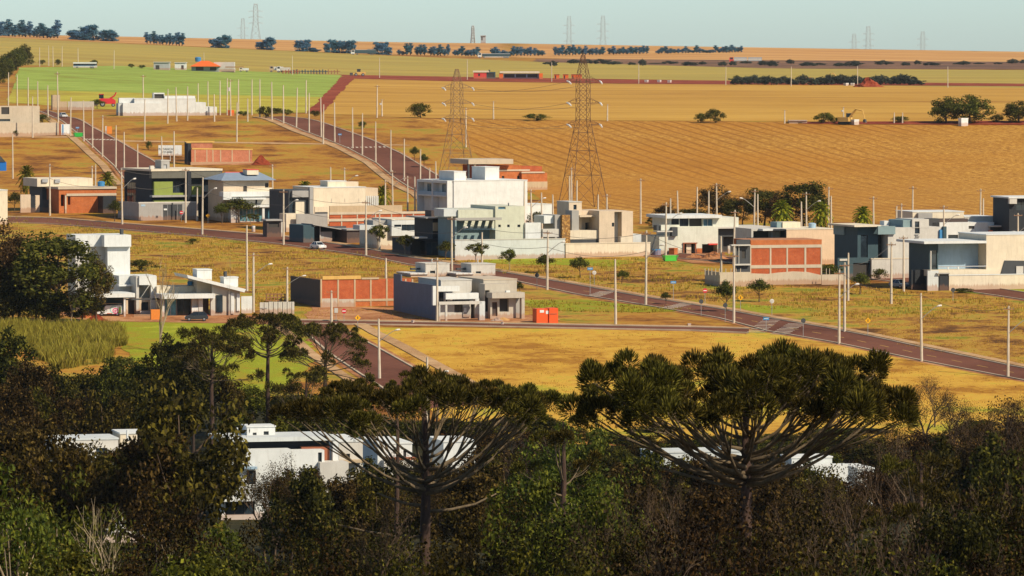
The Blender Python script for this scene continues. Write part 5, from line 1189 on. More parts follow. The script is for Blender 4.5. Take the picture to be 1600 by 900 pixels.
for i, (u, w, m) in enumerate(((455, 5, 'rust'), (483, 11, 'darkteal'), (510, 8, 'wood'))):
    g = G(u, 116); r = thing('slatted_stack', g, ('low rust red stack of frames beside the far lorries', 'long dark stack of frames in the far yard', 'brown slatted timber frame right of the far yard stacks')[i], 'stack')
    for j in range(int(w * 1.2)):
        MB().box(-w + j * w * 2 / int(w * 1.2), -w + j * w * 2 / int(w * 1.2) + .5, -1.5, 1.5, 0, 2.2 + .3 * (j % 3)).build('post', P(m), r)
    MB().box(-w, w, -1.6, 1.6, 1.5, 1.9).build('rail', P(m), r)
boxcar('wheel_loader', 561, 119, 0.1, 'yellow and dark wheel loader on the red earth track junction', 'loader', [('bucket', -5.2, -3.6, .3, 1.9, 'charcoal', 1.5), ('lift_arm', -4, -1.5, 1.2, 1.8, 'yellowwood', .5), ('body', -1.6, 3.8, 1.0, 2.4, 'yellowwood', 1.2), ('cab_frame', -1.2, .8, 2.4, 3.9, None, 1.0), ('cab_roof', -1.4, 1.0, 3.9, 4.1, 'charcoal', 1.1)], (-1.8, 2.2), .85, 1.5)
boxcar('farm_truck', 361, 112, 0.0, 'white farm truck parked at the tiled farmhouse carport', 'truck', [('cab', -2.6, -.8, .6, 2.4, 'white', .95), ('load_bed', -.7, 2.6, .8, 1.7, 'lightgrey', .95)], (-1.8, 1.7), .45, .98)
boxcar('farm_truck', 381, 112.5, 0.0, 'cream farm truck standing right of the farmhouse carport', 'truck', [('cab', -2.6, -.8, .6, 2.6, 'cream', .95), ('load_bed', -.7, 2.8, .8, 2.2, 'white', .95)], (-1.8, 1.7), .45, .98)
def harvester():
    g = G(166, 167, .05)
    root = thing('combine_harvester', g, 'red combine harvester parked behind the rough grey wall', 'harvester', 0.1)
    rd = carpaint('harvester_red', (0.55, 0.02, 0.03))
    MB().prism([(-2.5, 1.0), (-2.6, 2.6), (-1.6, 2.9), (2.2, 2.9), (3.2, 2.2), (3.2, 1.0)], -1.5, 1.5).build('body', rd, root)
    MB().box(-2.5, -.9, -1.0, 1.0, 2.9, 4.2).build('cab', M_carglass, root); MB().box(-2.6, -.8, -1.1, 1.1, 4.2, 4.4).build('cab_roof', rd, root)
    MB().tube([(1.2, -1.2, 2.8), (2.8, -1.4, 3.8), (3.4, -1.5, 5.0)], [.28, .25, .22], 8).build('unloading_auger', rd, root)
    MB().prism([(-5, .4), (-4.6, 1.4), (-3.2, 1.4), (-2.5, 1.8), (-2.5, .9), (-3.4, .3)], -2.6, 2.6).build('header', P('charcoal'), root)
    wheels(root, (-1.3,), .95, 1.9, .6); wheels(root, (2.4,), .6, 1.5, .4)
harvester()
def excavator(u, v, label, rz):
    g = G(u, v, .05); root = thing('excavator', g, label, 'excavator', rz); yl = P('yellowwood')
    for s in (-1, 1): MB().prism([(-2, .2), (-1.7, 0), (1.7, 0), (2, .2), (2, .7), (1.7, .9), (-1.7, .9), (-2, .7)], s * 1.2 - .3, s * 1.2 + .3).build('track', M_tyre, root)
    MB().box(-1.4, 2.2, -1.3, 1.3, 1.0, 2.2).build('body', yl, root); MB().box(-1.4, .1, -1.3, -.2, 2.2, 3.4).build('cab', M_carglass, root)
    MB().tube([(-1.2, .3, 2), (-3.4, .3, 4.6), (-5.6, .3, 4.2)], [.35, .3, .2], 5).build('boom', yl, root); MB().tube([(-5.6, .3, 4.2), (-6.4, .3, 1.6)], [.22, .18], 5).build('stick', yl, root)
    MB().prism([(-6.9, .6), (-6.0, .7), (-6.1, 1.6), (-6.6, 1.7)], -.2, .8).build('bucket', P('charcoal'), root)
excavator(1312, 128, 'yellow excavator with raised boom in front of the far dark trees', 0)
excavator(1322, 195, 'small yellow excavator at the field edge by the transformer pole', 2.6)

# ------------------------------------------------------------------ signs, containers, small things
def text(s, size, parent, loc, m, rot=(math.pi / 2, 0, 0)):
    cu = bpy.data.curves.new('lettering', 'FONT'); cu.body = s; cu.size = size; cu.extrude = 0.01; cu.align_x = 'CENTER'
    cu.materials.append(m)
    t = bpy.data.objects.new('lettering', cu); COL.objects.link(t)
    bpy.context.view_layer.update()
    me = bpy.data.meshes.new_from_object(t.evaluated_get(bpy.context.evaluated_depsgraph_get()))
    bpy.data.objects.remove(t)
    o = link('lettering', me, parent); o.location = loc; o.rotation_euler = rot
    return o
def billboard():
    h = House('billboard', 248, 246, 8, 'white roadside billboard reading MUDANCAS left of the pink brick shell', 'billboard')
    x0, x1, z0, z1 = h.rect(247.5, 227, 284, 243, 0)
    MB().box(x0, x1, 0, .15, z0, z1).build('panel', P('white'), h.root)
    for t in (.1, .5, .9): MB().tube([(x0 + (x1 - x0) * t, .25, -.8), (x0 + (x1 - x0) * t, .25, z1 - .2)], .08, 6).build('post', P('wood'), h.root)
    ink = paint('black_ink', (0.02, 0.02, 0.02))
    text('MUDANCAS', .85, h.root, (x0 + 2.1, -.03, z1 - 1.35), ink); text('3227-8080', .75, h.root, (x0 + 2.3, -.03, z1 - 2.15), ink)
billboard()
M_signred = paint('sign_red', (0.55, 0.02, 0.04), 0.5, 0.1); M_signyel = paint('sign_yellow', (0.75, 0.38, 0.01), 0.5, 0.1); M_signblue = paint('sign_blue', (0.02, 0.22, 0.48), 0.5, 0.1)
def sign(u, v, vb, kind, label):
    g = G(u, vb); zc = VZ(v, g.y) - g.z
    root = thing('traffic_sign' if kind != 'street' else 'street_name_sign', g, label, 'sign', 0.15)
    MB().tube([(0, 0, -.4), (0, 0, zc + .25)], .045, 6).build('post', M_galv, root)
    def disc(nm, r, y, m, n=18, rot=0):
        return MB().prism([(r * math.cos(rot + 2 * math.pi * i / n), zc + r * math.sin(rot + 2 * math.pi * i / n)) for i in range(n)], y, y + .03).build(nm, m, root)
    if kind == 'noentry':
        disc('plate', .42, -.09, M_signred); MB().box(-.3, .3, -.11, -.093, zc - .08, zc + .08).build('bar', M_glassins, root)
    elif kind == 'warn':
        disc('plate', .50, -.09, M_signyel, 4); MB().box(-.06, .06, -.11, -.093, zc - .2, zc + .22).build('symbol', M_tyre, root)
    elif kind == 'round':
        disc('plate', .38, -.09, M_glassins); disc('rim_ring', .3, -.125, P('lightgrey'))
    elif kind == 'street':
        MB().box(-.5, .5, -.07, -.04, zc - .22, zc + .22).build('plate', M_signblue, root); MB().box(-.38, .38, -.085, -.072, zc - .03, zc + .05).build('name_line', M_glassins, root)
    elif kind == 'box':
        MB().box(-.3, .3, -.25, .1, zc - .4, zc + .4).build('case', P('lightgrey'), root)
    elif kind == 'back':
        disc('plate', .4, -.09, P('charcoal'))
sign(283.5, 332, 346.5, 'noentry', 'red no entry sign in front of the dark gate of the black house')
sign(537.5, 486, 503, 'noentry', 'red no entry sign before the long brick shell')
sign(1101.5, 454, 476, 'noentry', 'red no entry sign on the avenue verge below the mint house')
sign(559, 496.5, 512, 'warn', 'yellow diamond warning sign at the lower street corner')
sign(1157, 465, 487, 'warn', 'yellow diamond warning sign left of the brick shell verge')
sign(1356, 501, 526, 'warn', 'yellow diamond warning sign on the far verge of the avenue at right')
sign(325, 337, 349, 'warn', 'yellow diamond warning sign under the dark tree by the shop house')
sign(922, 420, 464, 'street', 'tall blue street name sign left of the round white sign')
sign(1052, 441, 470, 'street', 'small blue street name sign in the grass below the cream wall')
sign(1197, 498, 519, 'street', 'blue street name sign at the zebra crossing')
sign(121, 199.5, 213, 'street', 'blue street name sign by the green skip on the hill')
sign(531, 210, 224, 'street', 'blue street name sign left of the right hill street crossing')
sign(928.5, 426, 447, 'round', 'round white sign beside the avenue bend')
sign(1206, 470.5, 493, 'round', 'round white sign below the brick shell shrub')
sign(525, 485, 503, 'box', 'grey meter box on a post before the long brick shell')
sign(1095.5, 471, 494, 'back', 'dark backed sign on the avenue kerb left of the crossing')
sign(1133, 477, 503, 'back', 'dark backed sign beside the tall pole at the crossing')
sign(1255, 501, 527, 'back', 'dark backed sign right of the zebra crossing')
sign(1489, 453, 470, 'back', 'dark backed sign in front of the long cream boundary wall')
sign(839, 430, 452, 'back', 'dark backed sign by the avenue right of the tank blocks')
sign(70, 312, 329, 'noentry', 'small red no entry sign by the dark gate near the palm')

def skip_container(u, v, m, label, rz, L=3.0):
    g = G(u, v); root = thing('skip_container', g, label, 'skip', rz)
    pr = [(-L / 2 + .35, .1), (L / 2 - .35, .1), (L / 2, 1.25), (-L / 2, 1.25)]
    MB().prism(pr, -.8, .8).build('body', m, root)
    MB().box(-L / 2 + .1, L / 2 - .1, -.7, .7, 1.26, 1.3).build('rubble_load', P('tan'), root)
    for x in (-L / 2 + .2, L / 2 - .3): 
        for y in (-.88, .82): MB().box(x, x + .1, y, y + .06, .3, 1.35).build('lifting_lug', P('charcoal'), root)
M_sgreen = paint('skip_green', (0.03, 0.36, 0.05), 0.5)
skip_container(122.5, 214, M_sgreen, 'green skip on the kerb of the left hill street', .2)
skip_container(1047, 408.5, paint('skip_bright_green', (0.08, 0.48, 0.05), 0.5), 'bright green skip before the mint house', .2)
HS('site_container', 838, 506, 18, 'bright orange site container with white labels on the verge beside the concrete bungalow', [
    ('B', 'body', 838.5, 482.5, 858, 505.5, 0, 2.2, paint('container_orange', (0.72, 0.09, 0.015), .5), {}), ('B', 'body', 858.2, 481.5, 872, 505.5, -.25, 2.2, MATS['container_orange'], {}), ('b', 'label_plate', 843.5, 484.5, 850, 488.5, -.05, -.01, 'white'), ('b', 'label_plate', 853, 485.5, 857.8, 490.5, -.05, -.01, 'white'), ('b', 'hinge_bar', 860, 490, 870.5, 491, -.32, -.26, 'rust')], 'container')
HS('orange_hoarding', 236, 500, 15, 'orange sheet hoarding leaning in the yard of the white porch house', [('b', 'panel', 236, 483.5, 250, 500, 0, .08, paint('hoarding_orange', (0.62, 0.20, 0.03)), dict(base=True)), ('b', 'post', 235, 483, 236, 500, .1, .2, 'wood', dict(base=True))], 'hoarding')
HS('orange_hoarding', 167, 209, 15, 'small orange hoarding beside the left hill street', [('b', 'panel', 167, 197.5, 175, 209, 0, .08, MATS['hoarding_orange'], dict(base=True)), ('b', 'post', 164.5, 197, 167, 205, .1, .2, 'lightgrey', dict(base=True))], 'hoarding')
HS('orange_hoarding', 356, 181, 10, 'orange-red hoarding at the foot of the hill poles', [('b', 'panel', 357, 172, 366, 181, 0, .3, 'orange', dict(base=True)), ('b', 'post', 356, 171.5, 357, 181, .3, .5, 'wood', dict(base=True))], 'hoarding')
HS('metal_fence', 406, 492, 10, 'white corrugated metal fence right of the slanted roof house', [('b', 'panel', 406 + i * 3.6, 472.5 + (i > 3) * -1, 409.4 + i * 3.6, 492, (i % 2) * .12, .14 + (i % 2) * .12, 'lightgrey', dict(base=True)) for i in range(15)] + [('b', 'gate_frame', 406, 481, 418, 482, -.1, -.02, 'steel')], 'fence')
HS('timber_crate_stack', 416, 474, 10, 'brown timber frame stack above the white metal fence', [('b', 'beam', 416 + i * 5.8, 459, 417.2 + i * 5.8, 474, 3, 3.6, 'wood', dict(base=True)) for i in range(6)] + [('b', 'beam', 415.5, 459 + j * 5, 446, 460.2 + j * 5, 2.9, 3.5, 'wood') for j in range(3)], 'stack')
HS('blue_tarp_shelter', 0, 267, 10, 'blue tarpaulin shelter at the left edge of the hill', [('b', 'wall', -10, 253, 10, 266, 0, 3, paint('tarp_blue', (0.01, 0.14, 0.48), .5), dict(base=True)), ('p', 'roof', [(-12, 253), (0, 243), (9, 253)], -.2, 3.2, 'charcoal')], 'shelter')
def heap(name, u, v, w, h, m, label, seed, cat='heap'):
    rnd = random.Random(seed); g = G(u, v); n = 16; mb = MB(); rings = 6
    vs = [(0, 0, h)]; fs = []
    for i in range(1, rings + 1):
        t = i / rings
        for j in range(n):
            a = 2 * math.pi * j / n; r = w * t * rnd.uniform(.85, 1.15)
            vs.append((r * math.cos(a), r * math.sin(a) * .8, h * (1 - t) ** 1.2 * rnd.uniform(.75, 1.2) - .1 * t))
    for j in range(n): fs.append((0, 1 + j, 1 + (j + 1) % n))
    for i in range(rings - 1):
        for j in range(n): fs.append((1 + i*n + j, 1 + (i+1)*n + j, 1 + (i+1)*n + (j+1) % n, 1 + i*n + (j+1) % n))
    mb.add(vs, fs); o = mb.build(name, m); o.location = g
    tag(o, label, cat)
heap('earth_heap', 408, 257, 3.2, 2.6, M_red, 'dark red earth heap right of the pink brick shell', 1)
heap('earth_heap', 150, 501, 2.4, 1.1, M_red, 'red earth heap in front of the white van', 2)
heap('rubble_heap', 1115, 405, 3.4, 1.6, M_soil, 'brown rubble heap before the mint house garage', 3)
heap('rubble_heap', 1085, 403, 2.6, .9, M_soil, 'low brown rubble heap before the mint house door', 4)
heap('gravel_heap', 776, 502, 1.5, .7, P('grey'), 'grey gravel heap beside the white porch bungalow', 5)
heap('sand_heap', 786, 501, 2.0, .6, P('yellowwood'), 'yellow sand heap before the concrete bungalow', 6)
heap('earth_heap', 1357, 136, 8, 5, M_red, 'red earth heap on the far road near the dark trees', 7)
heap('rubble_heap', 120, 326, 2.4, .9, M_soil, 'pale rubble heap at the foot of the orange brick house', 8)
def clutter(name, u, v, m, label, cat, dims, shape='sack'):
    g = G(u, v); root = thing(name, g, label, cat, random.uniform(0, 1.5)); w, d, hh = dims
    if shape == 'sack':
        for i in range(3): MB().tube([(-w / 2, 0, .14 + i * .26), (-w * .3, .02, .16 + i * .26), (w * .3, 0, .16 + i * .26), (w / 2, 0, .14 + i * .26)], [.08, .17, .17, .08], 7).build('sack', MT(m), root)
    elif shape == 'drum':
        MB().tube([(0, 0, 0), (0, 0, hh * .95), (0, 0, hh)], [w / 2, w / 2, w / 2 * .9], 12).build('drum_body', MT(m), root); MB().tube([(0, 0, hh), (0, 0, hh + .05)], w / 2 * .8, 12).build('lid', P('charcoal'), root)
    else:
        MB().box(-w / 2, w / 2, -d / 2, d / 2, 0, hh * .8).build('crate_body', MT(m), root); MB().box(-w / 2 - .04, w / 2 + .04, -d / 2 - .04, d / 2 + .04, hh * .8, hh).build('crate_rim', MT(m), root)
clutter('cement_sacks', 1036, 405, 'white', 'white sacks heaped left of the bright green skip', 'sacks', (1.6, 1, 1))
clutter('water_drum', 1026, 399, 'blue', 'blue plastic drum at the corner of the cream wall', 'drum', (1.8, 1.8, 1.3), 'drum')
clutter('brick_pallet', 1052, 398, BRO, 'pallet of orange bricks beside the mint house', 'pallet', (1.6, 1.2, 1.4), 'crate')
clutter('blue_crate', 1319, 430, 'blue', 'blue crate beside the low wall right of the brick shell', 'crate', (.9, .9, .9), 'crate')
clutter('timber_pile', 225, 495, 'tan', 'pile of pale planks in the white house yard', 'planks', (3.4, .8, .4), 'crate')
clutter('white_bin', 396, 362, 'white', 'white bin by the kiosk verge', 'bin', (.8, .8, 1.3), 'drum')
clutter('orange_drum', 455, 368, 'orange', 'small orange drum beside the dark sheds', 'drum', (.7, .7, 1.0), 'drum')
clutter('brick_pallet', 134, 497, BRO, 'brick pallet under the big left tree', 'pallet', (1.4, 1.2, .8), 'crate')
clutter('white_marker', 645, 505, 'white', 'small white kerb marker before the white porch bungalow', 'marker', (.5, .3, .5), 'crate')
clutter('white_marker', 785, 507.5, 'white', 'small white kerb marker before the gravel heap', 'marker', (.5, .3, .5), 'crate')
clutter('white_marker', 1077, 510, 'white', 'small white kerb marker right of the lone pole', 'marker', (.5, .3, .5), 'crate')
clutter('beehive_boxes', 1336, 195, 'white', 'white boxes at the edge of the stubble field', 'boxes', (2.2, 1.2, 1.6), 'crate')
clutter('beehive_boxes', 1505, 197, 'white', 'white boxes below the big field trees', 'boxes', (3.0, 1.2, 2.4), 'crate')
for i, (u, v) in enumerate(((1010, 129), (1030, 129), (1046, 129.5), (1322, 134), (1332, 134))):
    clutter('stone_block', u, v, 'white', 'pale block on the red earth road, %s from the left' % ORD[i], 'block', (2.4, 1.6, 1.4), 'crate')
# ------------------------------------------------------------------ vegetation
def leafm(name, c1, c2, c3=None, trans=0.25, rough=0.6):
    m = bpy.data.materials.new(name); nt, out = nodes_of(m)
    geo = N(nt, 'ShaderNodeNewGeometry'); oi = N(nt, 'ShaderNodeObjectInfo')
    rp = ramp(nt, geo.outputs['Random Per Island'], [(0.0, c1), (0.62, c2), (1.0, c3 or k(c2, 1.5))])  # random leaf tone; brightest stop also puts sunlit highlights into the colour
    hs = N(nt, 'ShaderNodeHueSaturation')
    ma = N(nt, 'ShaderNodeMapRange'); nt.links.new(oi.outputs['Random'], ma.inputs[0]); ma.inputs[3].default_value = 0.475; ma.inputs[4].default_value = 0.515
    mv = N(nt, 'ShaderNodeMapRange'); nt.links.new(oi.outputs['Random'], mv.inputs[0]); mv.inputs[3].default_value = 0.75; mv.inputs[4].default_value = 1.25
    nt.links.new(ma.outputs[0], hs.inputs['Hue']); nt.links.new(mv.outputs[0], hs.inputs['Value']); nt.links.new(rp, hs.inputs['Color'])
    d = N(nt, 'ShaderNodeBsdfPrincipled'); d.inputs['Roughness'].default_value = rough; d.inputs['Specular IOR Level'].default_value = 0.06
    t = N(nt, 'ShaderNodeBsdfTranslucent'); mx = N(nt, 'ShaderNodeMixShader'); mx.inputs[0].default_value = trans
    nt.links.new(hs.outputs[0], d.inputs['Base Color']); nt.links.new(hs.outputs[0], t.inputs[0])
    nt.links.new(d.outputs[0], mx.inputs[1]); nt.links.new(t.outputs[0], mx.inputs[2]); nt.links.new(mx.outputs[0], out.inputs[0])
    return m
def barkm(name, c):
    m = bpy.data.materials.new(name); nt, out = nodes_of(m)
    n1 = noise(nt, coords(nt, scale=(4, 4, 1.2)), 1.5, 5, 0.7)
    pbr(nt, out, ramp(nt, n1, [(0.3, k(c, 0.5)), (0.55, c), (0.75, k(c, 1.6))]), 0.95, 0, n1, 0.6, 0.05)
    return m
B_dark = barkm('dark_bark', (0.045, 0.03, 0.022)); B_mid = barkm('brown_bark', (0.10, 0.065, 0.04)); B_pale = barkm('pale_bark', (0.32, 0.25, 0.16)); B_arau = barkm('araucaria_bark', (0.06, 0.035, 0.025)); B_limb = barkm('araucaria_limb', (0.13, 0.095, 0.055))
L_dark = leafm('dark_leaf', (0.008, 0.010, 0.002), (0.034, 0.036, 0.005), (0.12, 0.11, 0.013))
L_mid = leafm('mid_leaf', (0.012, 0.015, 0.002), (0.056, 0.060, 0.006), (0.17, 0.16, 0.016))
L_brown = leafm('brown_leaf', (0.010, 0.006, 0.002), (0.040, 0.025, 0.006), (0.13, 0.083, 0.018))
L_olive = leafm('olive_leaf', (0.012, 0.010, 0.002), (0.050, 0.040, 0.005), (0.16, 0.13, 0.016))
L_bright = leafm('bright_leaf', (0.022, 0.032, 0.005), (0.07, 0.082, 0.010), (0.15, 0.15, 0.016))
L_rust = leafm('rusty_leaf', (0.012, 0.007, 0.004), (0.034, 0.020, 0.009), (0.075, 0.044, 0.018))
L_edge = leafm('edge_leaf', (0.020, 0.026, 0.005), (0.072, 0.078, 0.012), (0.17, 0.16, 0.024))
L_edgeb = leafm('edge_brown_leaf', (0.030, 0.020, 0.008), (0.085, 0.055, 0.018), (0.17, 0.115, 0.035))
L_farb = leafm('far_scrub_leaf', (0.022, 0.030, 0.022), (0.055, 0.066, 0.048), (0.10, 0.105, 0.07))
L_nbrown = leafm('near_brown_leaf', (0.005, 0.003, 0.001), (0.022, 0.014, 0.004), (0.095, 0.060, 0.013))  # near copies, darker: the front wood's shade put into the leaf colour
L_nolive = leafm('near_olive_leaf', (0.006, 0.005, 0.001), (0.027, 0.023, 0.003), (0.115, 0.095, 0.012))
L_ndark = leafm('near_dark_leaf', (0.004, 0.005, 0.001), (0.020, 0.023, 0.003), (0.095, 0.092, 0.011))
L_hazed = leafm('far_hazed_leaf', (0.035, 0.10, 0.16), (0.065, 0.165, 0.25), (0.13, 0.25, 0.34))  # glaucous leaf with the distance haze mixed into its blue
L_needle = leafm('araucaria_needle', (0.014, 0.013, 0.003), (0.060, 0.052, 0.009), (0.18, 0.145, 0.02), 0.15)
L_palm = leafm('palm_frond', (0.05, 0.07, 0.006), (0.14, 0.16, 0.014), (0.42, 0.36, 0.02))
L_cane = leafm('cane_leaf', (0.20, 0.17, 0.03), (0.34, 0.34, 0.04), (0.52, 0.50, 0.07), 0.35)
L_dry = leafm('dry_grass', (0.28, 0.15, 0.03), (0.46, 0.28, 0.045), (0.58, 0.40, 0.07), 0.3)
L_weed = leafm('weed_grass', (0.20, 0.17, 0.02), (0.36, 0.30, 0.028), (0.46, 0.42, 0.04), 0.3)

def unit(a): return a / np.maximum(np.linalg.norm(a, axis=-1, keepdims=True), 1e-9)
def leaf_quads(pos, nrm, L, W, rg):
    n = len(pos)
    r = unit(rg.normal(size=(n, 3)))
    t = unit(np.cross(nrm, r)); b = np.cross(nrm, t)
    L = (L * rg.uniform(.6, 1.3, (n, 1))); W = (W * rg.uniform(.6, 1.3, (n, 1)))
    V = np.stack([pos + t * L / 2, pos + b * W / 2, pos - t * L / 2, pos - b * W / 2], 1).reshape(-1, 3)
    return V, np.arange(4 * n).reshape(n, 4)
def clump_leaves(C, Rc, per, L, W, rg, flat=.8):
    n = len(C) * per
    c = np.repeat(C, per, 0); R_ = np.repeat(Rc, per)[:, None]
    d = unit(rg.normal(size=(n, 3)))
    pos = c + d * R_ * (rg.random((n, 1)) ** .45) * np.array([1, 1, flat])
    nrm = unit(d * .7 + rg.normal(size=(n, 3)) * .6 + np.array([0, 0, .45]))
    return leaf_quads(pos, nrm, L, W, rg)
def crown_points(H, W, cb, n, cr, rg, shell=.55, lobes=3):
    """clump centres filling an uneven crown"""
    ph = rg.uniform(0, 6.28, (lobes, 2)); out = []
    a = W / 2 - cr * .6; h = (H - cb) / 2 - cr * .45; zc = (H + cb) / 2
    while len(out) < n:
        d = unit(rg.normal(size=3)); r = shell + (1 - shell) * rg.random() ** .6
        if rg.random() < .25: r *= rg.random()
        az = math.atan2(d[1], d[0])
        f = 1 + .22 * math.sin(2 * az + ph[0, 0]) * math.cos(2.2 * d[2] + ph[0, 1]) + .16 * math.sin(5 * az + ph[1, 0] + 3 * d[2])
        if d[2] < -.35 and rg.random() < .6: continue
        out.append((d[0] * r * a * f, d[1] * r * a * f, zc + d[2] * r * h * (1 + .15 * math.sin(3 * az + ph[2, 0]))))
    return np.array(out)
def tree_proto(name, H, W, cb, ncl, cr, per, leaf, lm, bm, seed, trunk_r=.22, flat=.8, lw=.55, shell=.55, limbs=16, parts=True):
    rg = np.random.default_rng(seed); rnd = random.Random(seed)
    C_ = crown_points(H, W, cb, ncl, cr, rg, shell)
    Rc = cr * rg.uniform(.65, 1.25, ncl)
    V, Q = clump_leaves(C_, Rc, per, leaf, leaf * lw, rg, flat)
    me = npmesh(name + '_crown', V, Q, lm)
    root = thing(name, (0, 0, 0))
    link('crown', me, root)
    mb = MB()
    lean = (rnd.uniform(-.05, .05), rnd.uniform(-.05, .05))
    tp = lambda z: Vector((lean[0] * z + .12 * math.sin(z * .7 + seed), lean[1] * z + .12 * math.cos(z * .6 + seed), z))
    top = H * .8
    zs = [-.8, 0, .4] + [top * i / 6 for i in range(1, 7)]
    mb.tube([tp(z) for z in zs], [trunk_r * 1.5, trunk_r * 1.35, trunk_r * 1.1] + [trunk_r * (1 - .85 * i / 6) for i in range(1, 7)], 7)
    for i in np.argsort(-np.linalg.norm(C_[:, :2], axis=1))[:limbs]:
        c = Vector(C_[i]); z0 = max(cb * .55, min(c.z - 1.0, H * .62) * rnd.uniform(.6, .95)); a = tp(z0)
        m = a.lerp(c, .5) + Vector((0, 0, -.15 * (c - a).length * rnd.uniform(-.3, 1)))
        mb.tube([a, m, c], [trunk_r * .42, trunk_r * .25, trunk_r * .08], 5, False)
    mb.build('trunk', bm, root, True)
    note_kids(root)
    PROTO[name] = [root, H, W, False]
    return root
PROTO = {}
def twig_proto(name, H, W, seed, bm, lm=None, depth=5, nleaf=0, leaf=.2, r0=.16, spread=.75):
    """leafless or thin-leaved tree: recursive limbs down to fine twigs"""
    rnd = random.Random(seed); rg = np.random.default_rng(seed)
    mb = MB(); tips = []
    def grow(p, d, L, r, lv):
        b = p + d * L * .5 + Vector((rnd.uniform(-1, 1), rnd.uniform(-1, 1), rnd.uniform(-.3, .6))) * L * .08
        q = p + d * L
        mb.tube([p, b, q], [r, r * .85, r * .68], 5 if lv < 2 else 3, False)
        if lv >= depth: tips.append(q); return
        if lv >= depth - 2: tips.append(b)
        for _ in range(3 if lv < 2 or rnd.random() < .6 else 2):
            ax = Vector((rnd.uniform(-1, 1), rnd.uniform(-1, 1), rnd.uniform(-.35, .75)))
            nd = (d + ax * spread).normalized()
            if nd.z < -.25: nd.z *= -.3; nd.normalize()
            grow(q if rnd.random() < .7 else b, nd, L * rnd.uniform(.62, .82), r * .58, lv + 1)
    d0 = Vector((rnd.uniform(-.12, .12), rnd.uniform(-.12, .12), 1)).normalized()
    grow(Vector((0, 0, -.5)), d0, H * .30, r0, 0)
    vs = np.array(mb.v); sx = W / max(.1, vs[:, :2].max() - vs[:, :2].min()); sz = H / vs[:, 2].max()
    mb.v = [(x * sx, y * sx, z * sz if z > 0 else z) for x, y, z in mb.v]
    root = thing(name, (0, 0, 0)); mb.build('trunk', bm, root)
    if lm and nleaf:
        T = np.array([tuple(t) for t in tips]) * np.array([sx, sx, sz])
        idx = rg.integers(0, len(T), nleaf)
        pos = T[idx] + rg.normal(size=(nleaf, 3)) * .28
        V, Q = leaf_quads(pos, unit(rg.normal(size=(nleaf, 3)) + np.array([0, 0, .5])), leaf, leaf * .55, rg)
        link('crown', npmesh(name + '_crown', V, Q, lm), root)
    note_kids(root); PROTO[name] = [root, H, W, False]
    return root
TREES = []      # (group key, u, object) for labelling
def plant(kind, u, vtop, d=None, vb=None, W=None, look=None, zone=None, cat='tree', label=None, minH=.6):
    root, H0, W0, used = PROTO[kind]
    g = AT(u, d) if d else G(u, vb)
    H = max(minH, VZ(vtop, g.y) - g.z)
    W = W or H * W0 / H0
    if d: W = max(W, .62 * H)
    rz = random.uniform(0, 6.28); sc = (W / W0, W / W0, H / H0)
    if used: o = copy_tree(root, g, rz, sc)
    else:
        o = root; o.location = g; o.rotation_euler = (0, 0, rz); o.scale = sc; PROTO[kind][3] = True
    tag(o, label, cat, zone if not label else None)
    if label and 'group' in o.keys(): del o['group']
    if not label: TREES.append((look, zone, u, o))
    return o

tree_proto('dense_tree', 11, 10, 1.0, 60, 1.45, 150, .50, L_dark, B_dark, 21, .26)
tree_proto('leafy_tree', 11, 10, 1.2, 52, 1.4, 150, .48, L_mid, B_mid, 22, .22)
tree_proto('brown_tree', 12, 10.5, 1.2, 60, 1.35, 150, .42, L_brown, B_dark, 23, .24, shell=.4)
tree_proto('olive_tree', 11, 10, 1.2, 56, 1.35, 150, .44, L_olive, B_mid, 24, .22)
tree_proto('edge_tree', 11, 10, .8, 54, 1.4, 150, .45, L_edge, B_mid, 26, .24)
tree_proto('edge_brown_tree', 11, 10, .8, 52, 1.35, 120, .42, L_edgeb, B_mid, 27, .24, shell=.4)
tree_proto('bright_tree', 10, 9, 1.6, 50, 1.2, 120, .36, L_bright, B_mid, 25, .22)
tree_proto('near_dense_tree', 10, 9, .8, 62, 1.05, 330, .18, L_ndark, B_dark, 31, .24)
tree_proto('near_leafy_tree', 10, 9, .8, 60, 1.0, 330, .18, L_mid, B_mid, 32, .22)
tree_proto('near_brown_tree', 10, 9, .8, 62, 1.0, 330, .15, L_nbrown, B_dark, 33, .22, shell=.35)
tree_proto('near_olive_tree', 10, 9, .8, 62, 1.0, 320, .16, L_nolive, B_mid, 35, .22, shell=.4)
tree_proto('near_bright_tree', 9, 9, .6, 56, .95, 300, .19, L_bright, B_mid, 34, .22)
tree_proto('broad_leaf_tree', 9, 9, 1.2, 80, .8, 90, .22, L_bright, B_pale, 36, .16, limbs=40, shell=.3)
twig_proto('twiggy_tree', 9, 8, 41, B_mid, L_rust, 6, 3800, .15, .16)
twig_proto('thin_tree', 10, 8, 42, B_mid, L_brown, 6, 5200, .16, .18)
twig_proto('bare_tree', 9, 6, 43, B_pale, None, 5, 0, .1, .085, .6)
twig_proto('bare_fork_tree', 10, 6, 45, B_pale, None, 4, 0, .1, .14, .55)
twig_proto('bare_twig_tree', 8, 7, 44, B_mid, L_rust, 6, 1400, .12, .15)
tree_proto('street_tree', 4.2, 3.6, 1.3, 26, .70, 80, .26, L_edge, B_mid, 51, .09, limbs=8)
tree_proto('flat_street_tree', 4.0, 4.2, 1.5, 24, .62, 75, .26, L_edge, B_pale, 52, .08, flat=.6, limbs=10)
tree_proto('shrub', 2.0, 2.6, .1, 20, .55, 80, .20, L_edge, B_mid, 53, .05, limbs=5)
tree_proto('field_tree', 11, 12, -.5, 60, 1.6, 90, .60, L_edge, B_mid, 54, .3)
tree_proto('field_bush', 5, 8, .2, 36, 1.1, 60, .45, L_edge, B_mid, 55, .2)
